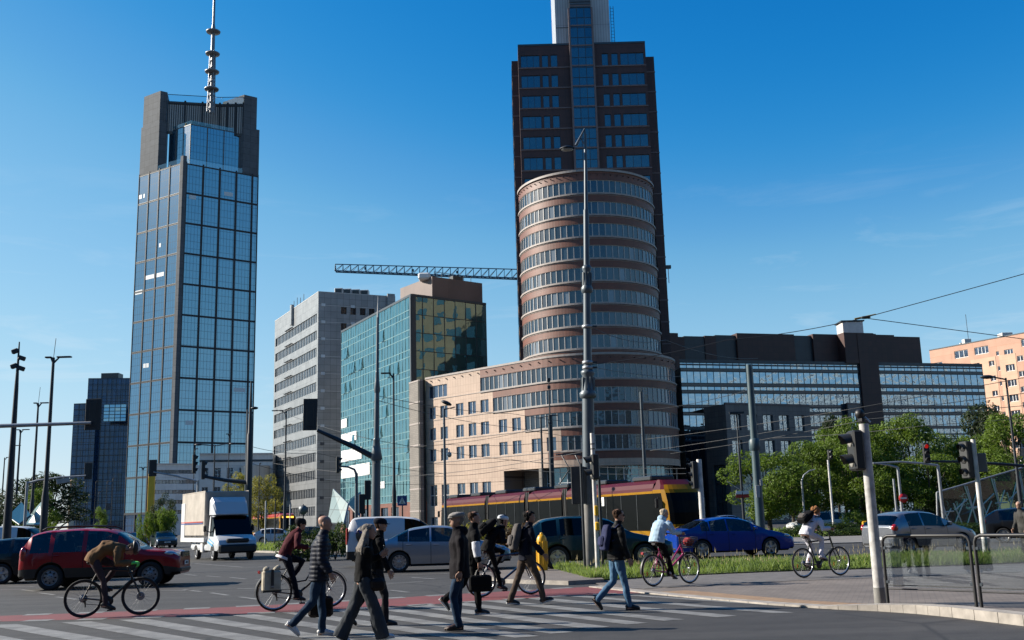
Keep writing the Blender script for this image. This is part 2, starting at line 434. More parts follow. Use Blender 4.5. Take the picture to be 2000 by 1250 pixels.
GTOW = glaz('tower_glass', (0.016, 0.036, 0.048), (0.24, 0.44, 0.54), 0.20, 0.03, 0.02, 1.0, 0.4)
GVAR = glaz('skyscraper_glass', (0.010, 0.040, 0.075), (0.27, 0.50, 0.66), 0.46, 0.05, 0.03, 0.15, 0.35, (1.75, 3.9, 0.11, 0.55))
GTEAL = glaz('teal_glass', (0.016, 0.06, 0.066), (0.36, 0.60, 0.62), 0.45, 0.02, 0.03, 0.45, 0.3)
GBLK = glaz('mirror_glass', (0.01, 0.025, 0.04), (0.38, 0.54, 0.68), 0.58, 0.015, 0.11, 0.42, 0.3, None, True)
GDARK = glaz('dark_blue_glass', (0.004, 0.022, 0.06), (0.05, 0.17, 0.38), 0.10, 0.05, 0.03, 0.2, 0.6, (3.0, 4.0, 0.25, 0.4))
SILVER = clad('silver_panels', (0.37, 0.38, 0.385), (0.31, 0.32, 0.325), (0.11, 0.11, 0.125), 1.45, 1.55, 0.03, 0.42, bump=0.5, spec=0.8)
_M['silver_panels'].node_tree.nodes['Principled BSDF'].inputs['Metallic'].default_value = 0.62
DARKST = clad('dark_grey_cladding', (0.135, 0.148, 0.165), (0.115, 0.126, 0.14), (0.06, 0.065, 0.07), 4.0, 3.6, 0.08, 0.7, spec=.08)
PEACH = clad('peach_render', (0.56, 0.33, 0.235), (0.53, 0.31, 0.22), (0.46, 0.22, 0.13), 6.0, 3.38, 0.03, 0.8, bump=0.1)
CREAM = clad('cream_render', (0.66, 0.43, 0.30), (0.64, 0.41, 0.29), (0.5, 0.3, 0.2), 9.0, 3.38, 0.02, 0.8, bump=0.1)
PALE = clad('pale_panels', (0.80, 0.80, 0.79), (0.75, 0.75, 0.74), (0.42, 0.42, 0.42), 3.2, 3.3, 0.03, 0.7)
BRICKG = clad('grey_brick', (0.24, 0.215, 0.19), (0.20, 0.18, 0.16), (0.12, 0.11, 0.10), 0.9, 0.3, 0.03, 0.8, off=0.5)

def onwall(A, B, px, py):
    """(u, z) where the sight line of a photograph pixel meets the vertical wall A-B"""
    d = ray(px, py); e = Vector((B[0] - A[0], B[1] - A[1])); L = e.length; e /= L
    n = Vector((e.y, -e.x))
    t = (A[0] * n.x + A[1] * n.y) / (d.x * n.x + d.y * n.y)
    return (d.x * t - A[0]) * e.x + (d.y * t - A[1]) * e.y, HC + d.z * t
def arc(c, r, a0, a1, n): return [(c[0] + r * math.cos(R(a0 + (a1 - a0) * i / n)), c[1] + r * math.sin(R(a0 + (a1 - a0) * i / n))) for i in range(n + 1)]

# ================================================================== brown and beige office complex with the round drum
def office_complex():
    C = (12.6, 160.6); RL = 12.8; aT = math.degrees(math.atan2(-0.71, -0.704))
    T = Vector((C[0] + RL * math.cos(R(aT)), C[1] + RL * math.sin(R(aT)))); dr = Vector((-math.sin(R(aT)), math.cos(R(aT))))
    if dr.x < 0: dr = -dr
    A = T - dr * 25.8
    P = Path([A] + arc(C, RL, aT, 8, 34)); uT = 25.8; L = P.len
    root = thing('office_tower', 'beige stone office wing curving into a banded round drum under a tall brown tower', 'office tower', (A.x, A.y, 0))
    Ab, Bb = A, T
    U = lambda px, py=800: onwall(Ab, Bb, px, py)[0]
    mb = MB(); ledge = MB(); ZT = 25.0
    # storeys of the low wing: (ribbon top, ribbon bottom, ribbon start px, small windows px)
    cols = [(837.5, 851), (860, 874), (890.5, 905), (914.5, 929.5), (938.5, 954.5)]
    c2 = [(973.5, 989.5), (999.5, 1016.5)]; c3 = [(1036.5, 1055), (1065, 1081)]
    rows = [(23.7, 21.55, 938, []), (20.25, 18.1, 963, cols), (16.8, 14.65, 1026, cols + c2), (13.35, 11.2, 1093, cols + c2 + c3)]
    prev = ZT
    wins = []
    for k, (zt, zb, px, small) in enumerate(rows):
        us = U(px, 760 + 45 * k)
        hs = [(U(a), U(b), zb + .1, zt - .05) for a, b in small]
        if k == 0: hs = [(U(837.5), U(873.5), zb + .1, zt)]
        wins += [(h, 4 if k == 0 else 2) for h in hs]
        wall(mb, P, zb, prev, hs, BEIGE, 0.22, u1=us)
        wall(mb, P, zb, prev, [(us, L, zb, zt)], TERRA, 0.2, rev=LEDGE, u0=us)
        n = int(round((L - us) / 1.02))
        window(root, P, (us + .02, L, zb, zt), FRIB, GRIB, n, 1, 0.16, 0.08, 'ribbon_window', 0.13, GBLI)
        pbox(ledge, P, us - .1, L, zb - .22, zb, 0.0, 0.16, LEDGE)
        pbox(ledge, P, us - .1, L, prev - .06 if k == 0 else prev - .30, prev if k == 0 else prev - .22, 0, 0.05, LEDGE)
        pbox(ledge, P, 0, us - .1, zb - .16, zb - .08, 0, 0.06, LEDGE)
        prev = zb
    uR0, uR1 = U(984, 920), U(1052, 920)
    ztg = 8.9
    tall = [(U(a + .5), U(b + 1), 4.1, 7.5) for a, b in cols] + [(U(838.5), U(852.5), 0.6, 2.4)]
    wall(mb, P, 0, prev, tall + [(uR0, L, 0, ztg)], BEIGE, 0.25, u1=uT + 1.5)
    pbox(mb, P, uT + 1.5, L, 9.9, prev, -.3, 0, TERRA); pbox(mb, P, uT + 1.5, L, ztg, 9.9, -.3, -.02, BEIGE)
    for h in tall: wins.append((h, 2))
    # recessed porch at the foot of the wing
    pbox(mb, P, uR0 + .3, uR1, 0, ztg, -4.6, -4.2, BRICKG)
    mb.quad(P.at(uR0, ztg, -4.5), P.at(uR1, ztg, -4.5), P.at(uR1, ztg, -.2), P.at(uR0, ztg, -.2), LEDGE)
    mb.quad(P.at(uR0, 0, -.2), P.at(uR0, 0, -4.5), P.at(uR0, ztg, -4.5), P.at(uR0, ztg, -.2), GREYST)
    pbox(mb, P, uR1, uR1 + .5, 0, ztg, -4.4, -.05, BRICKG)
    # roof, parapet and hidden back
    back = [(24, 190), (-2, 186)]
    mb.prism([tuple(p) for p in P.p] + back, ZT - .3, ZT - .25, BEIGE, ROOF)
    pbox(mb, P, 0, L, ZT, ZT + .3, -.4, 0.1, LEDGE)
    bk = Path([(27, 164), (24, 190), (-2, 186), (A.x, A.y)])
    wall(mb, bk, 0, ZT, [], BEIGE)
    mb.obj('low_wing', root, True)
    ledge.obj('ledge', root, True)
    for h, n in wins: window(root, P, h, FRAME, GWIN, n, 2 if h[3] - h[2] > 2.5 else 1, 0.22, 0.06, 'window', 0.10)
    PG = Path([P.at(uR1 + .5 + (L - uR1 - .6) * i / 24, 0, -1.3).to_2d() for i in range(25)])
    curtain(root, PG, 0, ztg, 24, 4, GTOW, FRAMEW, 0.10, 0.05, 0.02, name='ground_floor_glazing')
    d = MB()
    for i in range(0, 60):
        u = .5 + i * L / 61
        if i % 2: pbox(d, P, u, u + .12, ZT - .55, ZT - .4, 0, .22, BROWN)
    d.obj('parapet_spouts', root, True)
    # pier between the wing and the teal block
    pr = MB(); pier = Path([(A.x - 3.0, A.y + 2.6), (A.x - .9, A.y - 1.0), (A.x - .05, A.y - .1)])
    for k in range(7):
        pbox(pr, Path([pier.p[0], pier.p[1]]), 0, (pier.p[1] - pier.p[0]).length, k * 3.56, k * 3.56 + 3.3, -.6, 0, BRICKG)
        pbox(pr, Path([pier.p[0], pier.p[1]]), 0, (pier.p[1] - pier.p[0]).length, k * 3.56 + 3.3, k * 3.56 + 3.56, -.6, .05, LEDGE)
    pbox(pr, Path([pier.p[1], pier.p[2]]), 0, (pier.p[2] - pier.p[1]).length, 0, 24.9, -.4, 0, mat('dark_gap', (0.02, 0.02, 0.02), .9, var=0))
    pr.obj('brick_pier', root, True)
    # the round drum
    D = MB(); Cd = (12.65, 161.7); RD = 11.0
    PD = Path(arc(Cd, RD, 181, 359, 64)); LD = PD.len
    prev = 54.0
    DL = MB()
    for k in range(8):
        zt = 54 - 1.36 - 3.45 * k; zb = zt - 2.02
        wall(D, PD, zb, prev, [(0, LD, zb, zt)], TERRA, 0.2, rev=LEDGE)
        window(root, PD, (0, LD, zb, zt), FRIB, GRIB, 34, 1, 0.16, 0.08, 'ribbon_window', 0.13, GBLI)
        pbox(DL, PD, 0, LD, zb - .26, zb, 0, 0.18, LEDGE)
        pbox(DL, PD, 0, LD, zb - .42, zb - .36, 0, 0.06, LEDGE)
        prev = zb
    wall(D, PD, 25, prev, [], TERRA)
    pbox(DL, PD, 0, LD, 54, 54.35, -.5, 0.22, LEDGE)
    D.prism([tuple(p) for p in PD.p], 53.6, 53.7, TERRA, ROOF)
    for i in range(1, 32): pbox(D, PD, i * LD / 32, i * LD / 32 + .1, 53.4, 53.52, 0, .25, BROWN)
    D.obj('drum', root, True); DL.obj('drum_ledge', root, True)
    # the tall brown tower behind
    TA, TB = G(1012, 93, 80.0), G(1260, 80, 80.0)
    TA.y = TB.y = 160.9
    TA.x, TB.x = 2.25, 23.75
    tw = MB(); PT = Path([TA.to_2d(), TB.to_2d()]); LT = PT.len
    hs = []
    tl = MB()
    for k in range(8):
        z1 = 78.35 - 3.62 * k; z0 = z1 - 2.15
        for f0, f1, n in ((.02, .168, 3), (.185, .235, 1), (.255, .308, 1), (.655, .705, 1), (.73, .782, 1), (.80, .985, 3)):
            hs.append((f0 * LT, f1 * LT, z0, z1, n))
        if k < 7:
            for a, b in ((0, .41 * LT), (.59 * LT, LT)): tl = MB(); pbox(tl, PT, a, b, z0 - .28, z0 - .08, 0, .12, LEDGE2); tl.obj('tower_ledge', root, True)
    wall(tw, PT, 50, 80, hs, BROWN, .25)
    for h in hs:
        if h[3] > 54: window(root, PT, h, STEEL, GTOW, h[4], 1, .2, .06, 'window')
    # side wings, set back a little, with ledges
    WL = Path([(1.15, 164.2), (1.15, 163.6), (TA.x, 163.6)]); WR = Path([(TB.x, 163.4), (25.5, 163.4), (25.5, 184)])
    for W in (WL, WR):
        wall(tw, W, 25, 78.7, [], BROWN)
        for k in range(15): tl = MB(); pbox(tl, W, 0, W.len, 76.1 - 3.62 * k - .28, 76.1 - 3.62 * k - .1, 0, .06, LEDGE2); tl.obj('tower_ledge', root, True)
    for x in (TA.x, TB.x):
        tw.quad((x, 160.9, 25), (x, 163.6, 25), (x, 163.6, 80), (x, 160.9, 80), BROWN, [(0, 25), (2.7, 25), (2.7, 80), (0, 80)])
    tw.prism([(TA.x, 161), (TB.x, 161), (TB.x, 184), (TA.x, 184)], 79.5, 79.6, BROWN, ROOF, side=False)
    tw.prism([(1.15, 163.6), (TA.x, 163.6), (TA.x, 184), (1.15, 184)], 78.4, 78.45, BROWN, ROOF, side=False)
    tw.prism([(TB.x, 163.6), (25.5, 163.6), (25.5, 184), (TB.x, 184)], 78.4, 78.45, BROWN, ROOF, side=False)
    BRL = clad('tan_brick', (0.185, 0.11, 0.065), (0.165, 0.10, 0.058), (0.15, 0.08, 0.04), .8, 1.2, .03, .7)
    PL = Path([(1.15, 184), (1.15, 164.2)])
    wall(tw, Path([(25.5, 184), (1.15, 184)]), 0, 79, [], BROWN)
    wall(tw, PL, 25, 78.7, [], BRL)
    tl = MB(); pbox(tl, PT, -0.0, LT, 80, 80.35, -.4, .08, STEEL)
    tw.obj('tower', root, True); tl.obj('tower_cornice', root, True)
    sd = MB(); PSd = Path([(1.13, 183.5), (1.13, 164.2)])
    for k in range(15):
        z1 = 78.3 - 3.62 * k; us = [1.2, 4.6, 8.0, 11.4]
        for u in us: pbox(sd, PSd, u, u + 1.7, z1 - 2.2, z1, 0, .03, GTOW)
        pbox(sd, PSd, 14.6, 19.2, z1 - 2.2, z1, 0, .03, GTOW)
    sd.obj('side_windows', root, True)
    # glazed stair shaft up the middle, and the pale plant box on the roof
    PS = Path([(TA.x + .415 * LT, 160.9), (TA.x + .415 * LT, 160.2), (TA.x + .585 * LT, 160.2), (TA.x + .585 * LT, 160.9)])
    PSf = Path([PS.p[1], PS.p[2]])
    curtain(root, PSf, 54, 86.4, 3, 18, GTOW, STEEL, .10, .05, .02, name='stair_glazing')
    s = MB(); wall(s, Path([PS.p[0], PS.p[1]]), 54, 86.4, [], BROWN); wall(s, Path([PS.p[2], PS.p[3]]), 54, 86.4, [], BROWN)
    pbox(s, PSf, -.25, .05, 54, 86.4, -.3, .18, LEDGE2); pbox(s, PSf, PSf.len - .05, PSf.len + .25, 54, 86.4, -.3, .18, LEDGE2)
    for k in range(9): pbox(s, PSf, 0, PSf.len, 57.7 + 3.62 * k, 57.95 + 3.62 * k, -.1, .12, LEDGE2)
    lv = mat('louvre_metal', (0.10, 0.115, 0.13), .5, metal=.4, var=.1)
    for k in range(18): pbox(s, PSf, 0, PSf.len, 86.5 + k * .5, 86.85 + k * .5, -.3, .1, lv)
    s.obj('stair_shaft', root, True)
    WP = clad('plant_box_panels', (0.50, 0.52, 0.54), (0.46, 0.48, 0.50), (0.24, 0.25, 0.26), .45, 6.0, .04, .4)
    p = MB(); x0, x1 = TA.x + .305 * LT, TA.x + .735 * LT
    p.prism([(x0, 161.6), (x1, 161.6), (x1, 174), (x0, 174)], 79.6, 97, WP)
    pbox(p, Path([(x0, 161.55), (PS.p[1].x - .1, 161.55)]), .0, PS.p[1].x - x0 - .1, 83.5, 83.6, 0, .03, STEEL)
    p.obj('plant_box', root, True)
    ld = MB()
    for x in (x1 + .25, x1 + .75): ld.tube([(x, 162, 80), (x, 162, 87.5)], .05, STEEL, 5)
    for k in range(12): ld.tube([(x1 + .2, 162, 80.5 + k * .6), (x1 + .8, 162, 80.5 + k * .6)], .035, STEEL, 4)
    ld.obj('roof_ladder', root, True)
    ck = MB(); ck.box((26.1, 165, 42), (.9, .7, .5), FRAMED); ck.box((26.1, 165, 40.6), (.12, .12, 2.6), FRAMEW); ck.obj('wall_camera', root, True)
LEDGE2 = mat('grey_brown_ledge', (0.17, 0.12, 0.115), .6, var=.15)
office_complex()

# ================================================================== glass skyscraper with the spire
def skyscraper():
    ZS, ZC = 190.0, 236.0
    L, C, Rr = G(272, 345, ZS), G(358, 318, ZS), G(505, 345, ZS)
    L, C, Rr = L.to_2d(), C.to_2d(), Rr.to_2d()
    at = lambda a, b: C + (L - C) * a + (Rr - C) * b
    root = thing('glass_skyscraper', 'tall blue glass skyscraper with stepped crown and a disc ringed spire', 'skyscraper', (C.x, C.y, 0))
    body = MB()
    pil = .035
    # shaft: big glazed panels, each its own part
    PLf, PRt = Path([L, at(pil * 1.5, 0)]), Path([at(0, pil * 1.2), Rr])
    zs = [28 + 16.2 * i for i in range(11)]
    zs = [z for z in zs if z < ZS - 1]; zs = [10.0] + zs + [ZS]
    fm = mat('skyscraper_rib', (0.042, 0.047, 0.054), .6, spec=.15, var=.1); fl = mat('panel_edge', (0.075, 0.08, 0.085), .5, metal=.1, var=.05)
    for P, us in ((PLf, [0, .25, .5, .75, 1]), (PRt, [0, .228, .456, .684, .912, 1.0])):
        for i in range(len(us) - 1):
            for j in range(len(zs) - 1):
                a, b = us[i] * P.len + .35, us[i + 1] * P.len - .35; c, d = zs[j] + .3, zs[j + 1] - .3
                g = MB(); tl = rnd.uniform(-.03, .03), rnd.uniform(-.03, .03)
                g.quad(P.at(a, c, tl[0]), P.at(b, c, tl[1]), P.at(b, d, -tl[0]), P.at(a, d, -tl[1]), GVAR, [(a, c), (b, c), (b, d), (a, d)])
                e = .22
                for q in ((a, a + e, c, d), (b - e, b, c, d), (a + e, b - e, d - e, d), (a + e, b - e, c, c + e)): pbox(g, P, *q, -.1, .14, fl)
                g.obj('glass_panel', root, True)
        for u in us: pbox(body, P, max(0, u * P.len - .32), min(P.len, u * P.len + .32), 0, ZS + 1, -.2, .28, fm)
        for z in zs[1:]: pbox(body, P, 0, P.len, z - .18, z + .18, -.2, .2, fm)
        pbox(body, P, 0, P.len, 0, 9.4, -.5, -.2, GDARK)
        pbox(body, P, 0, P.len, 9.4, 10.4, -.4, .3, fm)
    for P, f0, f1, z in ((PLf, .02, .09, 177), (PLf, .13, .16, 177), (PLf, .56, .60, 147), (PLf, .30, .36, 84), (PLf, .37, .43, 84), (PLf, .03, .20, 124), (PLf, .27, .47, 131), (PLf, .53, .70, 131), (PRt, .05, .14, 171), (PRt, .52, .64, 176), (PRt, .72, .88, 71), (PRt, .10, .20, 53)):
        bl = MB(); pbox(bl, P, f0 * P.len, f1 * P.len, z, z + 2.2, .05, .09, mat('pale_blind', (.62, .66, .68), .5, var=.1)); bl.obj('blind', root, True)
    cp = Path([at(pil * 1.5, 0), C, at(0, pil * 1.2)])
    pbox(body, cp, 0, cp.len, 0, ZS + 4, -.6, .3, DARKST)
    bk = [tuple(Rr), tuple(Rr + L - C), tuple(L)]
    wall(body, Path(bk), 0, ZS, [], GVAR)
    body.prism([tuple(C), tuple(Rr), tuple(Rr + L - C), tuple(L)], ZS - .5, ZS, DARKST, ROOF, side=False)
    for P in (PLf, PRt): pbox(body, P, 0, P.len, ZS + .3, ZS + 3.0, -.3, -.2, seeglass('balustrade_glass', (.75, .88, .92), .12))
    body.obj('frame', root, True)
    # recessed glass box
    a0, b0, zb = .14, .16, 214.0
    PB1, PB2 = Path([at(.62, b0), at(a0, b0)]), Path([at(a0, b0), at(.10, .80)])
    for P, n in ((PB1, 3), (PB2, 3)): curtain(root, P, ZS, zb, n, 1, GVAR, fl, .5, .15, .03, name='upper_glass_box')
    t = MB(); t.prism([tuple(at(a0, b0)), tuple(at(a0, .8)), tuple(at(.7, .8)), tuple(at(.7, b0))], zb - .3, zb, DARKST, ROOF, side=False)
    for P in (PB1, PB2): pbox(t, P, 0, P.len, zb + .2, zb + 2.4, -.3, -.2, seeglass('balustrade_glass', (.75, .88, .92), .12))
    # stone corner blocks
    def block(pts, z0, z1):
        t.prism(pts, z0, z1, DARKST, ROOF)
    block([tuple(at(1, -.0)), tuple(at(.58, 0)), tuple(at(.58, .10)), tuple(at(1, .35))][::1], ZS, 218)
    block([tuple(at(.985, .01)), tuple(at(.60, .01)), tuple(at(.60, .10)), tuple(at(.985, .35))], 218, ZC)
    block([tuple(at(.0, .78)), tuple(at(.0, 1)), tuple(at(.5, 1)), tuple(at(.5, .78))], ZS, 217)
    block([tuple(at(.02, .79)), tuple(at(.02, .97)), tuple(at(.5, .97)), tuple(at(.5, .79))], 217, ZC)
    t.obj('crown', root, True)
    # louvred screens between the blocks
    lv = mat('screen_slats', (0.33, 0.32, 0.31), .5, metal=.2, var=.1); dk = mat('screen_backing', (0.06, 0.07, 0.075), .7, var=.1)
    s = MB()
    P1, P2 = Path([at(.585, .10), at(.25, .60)]), Path([at(.25, .60), at(.03, .79)])
    for P, n in ((P1, 3), (P2, 3)):
        pbox(s, P, 0, P.len, 212, ZC - 5, -.6, -.3, dk)
        k = int(P.len / 1.1)
        for i in range(k): pbox(s, P, (i + .2) * P.len / k, (i + .75) * P.len / k, 213.5, ZC - 7, -.3, 0, lv)
        for i in range(n + 1): pbox(s, P, max(0, i * P.len / n - .5), min(P.len, i * P.len / n + .5), 212, ZC - 4.5, -.3, .25, fm)
        pbox(s, P, 0, P.len, ZC - 6.8, ZC - 6.0, -.3, .2, fm)
        pbox(s, P, 0, P.len, ZC - 5.2, ZC - 4.8 + 3.6, -.25, -.15, seeglass('balustrade_glass', (.75, .88, .92), .12))
        pbox(s, P, 0, P.len, ZC - 1.4, ZC - 1.1, -.3, -.1, fm)
    s.obj('louvre_screen', root, True)
    # spire
    base = PY(413, 180, 521); x, y = base.x, base.y
    sp = MB(); sg = mat('spire_steel', (0.20, 0.21, 0.23), .45, metal=.4, var=.1)
    z0 = 222.0; zl = PY(416, 100, y).z
    for i in range(4):
        q = PI / 4 + i * PI / 2; r0, r1 = 2.2, 1.5
        sp.tube([(x + r0 * math.cos(q), y + r0 * math.sin(q), z0), (x + r1 * math.cos(q), y + r1 * math.sin(q), zl)], .34, sg, 5)
    n = 9
    for k in range(n):
        for i in range(4):
            za, zb2 = z0 + (zl - z0) * k / n, z0 + (zl - z0) * (k + 1) / n; r = 2.2 - .7 * k / n
            q0, q1 = PI / 4 + i * PI / 2, PI / 4 + (i + 1) * PI / 2
            sp.tube([(x + r * math.cos(q0), y + r * math.sin(q0), za), (x + r * math.cos(q1), y + r * math.sin(q1), zb2)], .2, sg, 4)
    sp.tube([(x, y, z0), (x, y, zl)], .7, sg, 8)
    sp.tube([(x, y, zl), (x, y, zl + 14), (x, y, zl + 16), (x, y, 330)], [1.1, 1.05, .75, .45], sg, 10)
    sp.obj('spire', root, True)
    for py in (174, 140, 105, 62):
        dsc = MB(); z = PY(415, py, y).z
        dsc.lathe([(1.0, z - .9), (3.7, z - .5), (3.9, z + .1), (3.6, z + .35), (1.0, z + .5)], sg, (x, y, 0), 20)
        dsc.obj('spire_disc', root, True)
    gt = MB()
    for k in range(16):
        q = at(.17 + rnd.uniform(0, .12), .18 + rnd.uniform(0, .3)); gt.ball((q.x, q.y, zb + 1.2), (rnd.uniform(.8, 1.6), rnd.uniform(.8, 1.6), rnd.uniform(1, 2.3)), mat('roof_plants', (0.06, 0.075, 0.03), .9, var=.5, vs=3), 7, 5)
    gt.obj('roof_plants', root, True)
skyscraper()

# ================================================================== dark blue twin tower beyond
def dark_tower():
    a, b, c = G(150, 787, 92.0), G(172, 733, 105.0), G(248, 733, 105.0)
    Y = 640.0
    a, b, c = PY(150, 787, Y), PY(173, 733, Y), PY(248, 733, Y)
    root = thing('dark_office_tower', 'dark navy glass tower with a lower step, left of the blue skyscraper', 'office tower', (b.x, Y, 0))
    PF = Path([(b.x, Y), (c.x + 1, Y + 4)])
    NAVF = mat('navy_frame', (.006, .014, .03), .5, var=0)
    curtain(root, PF, 0, b.z - 2, 9, 26, GDARK, NAVF, .3, .1, .06)
    PW = Path([(a.x, Y - 4), (b.x + 8, Y - 5)])
    curtain(root, PW, 0, a.z - 1, 4, 22, GDARK, NAVF, .3, .1, .06)
    m = MB()
    m.prism([(b.x, Y + .3), (c.x + 1, Y + 4.3), (c.x, Y + 30), (b.x - 4, Y + 30)], 0, b.z - 2.1, GDARK, ROOF)
    m.prism([(a.x, Y - 3.7), (b.x + 8, Y - 4.7), (b.x + 8, Y + 20), (a.x - 4, Y + 20)], 0, a.z - 1.1, GDARK, ROOF)
    m.box((b.x + 11, Y + 10, b.z), (11, 8, 4), FRAMED); m.obj('body', root, True)
    q = PY(203, 790, Y - 8); e = PY(246, 788, Y - 8)
    PQ = Path([(q.x, Y - 8), (e.x, Y - 7)])
    g2 = glaz('mid_blue_glass', (.02, .08, .14), (.30, .55, .75), .5, .04, .03, .3, .4)
    curtain(root, PQ, PY(203, 826, Y).z, q.z, 4, 5, g2, FRAMED, .4, .1, .05, name='sky_lobby')
dark_tower()

# ================================================================== silver slab block
def silver_block():
    Z = 54.0
    L, C, Rr = (G(*p, Z).to_2d() for p in ((537, 628), (622, 570), (772, 580)))
    root = thing('silver_office_block', 'silver panelled slab block with rows of small dark windows', 'office building', (C.x, C.y, 0))
    PLf, PRt = Path([L, C]), Path([C, Rr]); m = MB()
    hs = []
    for k in range(12):
        z1 = 49.2 - 3.95 * k; hs.append((1.0, PLf.len - 1.1, z1 - 2.1, z1))
    wall(m, PLf, 0, Z, hs, SILVER, .3, FRAMED)
    gw = glaz('slab_window_glass', (.008, .010, .014), (.4, .5, .6), .04, .04, .02, 1, .8)
    for h in hs: window(root, PLf, h, SILVER, gw, 27, 1, .25, .10, 'window_row', .34)
    rw = []
    for k in range(2):
        for px in (666, 684.5, 703, 720.5):
            u0 = onwall(C, Rr, px, 610)[0]; u1 = onwall(C, Rr, px + 11, 610)[0]; z1 = onwall(C, Rr, 690, 601 + 31 * k)[1]
            rw.append((u0, u1, z1 - 1.65, z1))
    for k in range(2, 10):
        for px in (684.5,):
            pass
    wall(m, PRt, 0, Z, rw, SILVER, .35)
    for h in rw: window(root, PRt, h, FRAMED, gw, 2, 1, .3, .06, 'window')
    wall(m, Path([Rr, Rr + L - C, L]), 0, Z, [], SILVER)
    m.prism([tuple(C), tuple(Rr), tuple(Rr + L - C), tuple(L)], Z - .6, Z - .5, SILVER, ROOF, side=False)
    for P in (PLf, PRt): pbox(m, P, 0, P.len, Z, Z + .15, -.3, .05, FRAME)
    for k in range(13):       # small white boxes along the joints
        z = 51 - 3.95 * k
        for u in (.7, 7.6): pbox(m, PRt, u, u + .9, z - .3, z + .35, 0, .1, PALE if k < 8 else ROOF)
        pbox(m, PRt, 0, PRt.len, z - .05, z + .05, 0, .04, FRAME)
    pbox(m, PRt, 16.3, 18.1, 50.3, 54.6, 0, .5, SILVER)
    pbox(m, PLf, PLf.len * .43, PLf.len * .43 + 1.3, 50.0, 55, 0, .6, SILVER)
    for u in (7.0, 7.9, 24.3): pass
    m.obj('body', root, True)
    for i in range(4):
        u = onwall(C, Rr, 660 + i * 17, 575)[0]; c = PRt.at(u + 1.1, Z + .9, -3)
        q = MB(); q.bbox(c, (1.9, 1.9, 1.7), FRAME, .08); q.box(c + Vector((0, -.97, 0)), (1.5, .06, 1.2), FRAMED); q.obj('rooftop_unit', root, True)
    an = MB()
    for i in range(5):
        p = PLf.at(PLf.len * (.3 + .075 * i), Z, -1); an.tube([p, p + Vector((0, 0, 2.4 + .3 * (i % 3)))], .07, FRAMED, 5)
    an.obj('roof_antennas', root, True)
    br = MB()
    for k in range(12):
        z = 50.1 - 3.95 * k
        for i in range(5):
            u = PLf.len * (.30 + .035 * i); pbox(br, PLf, u, u + .25, z - .8, z - .6, 0, .5, FRAMED)
    br.obj('wall_brackets', root, True)
silver_block()

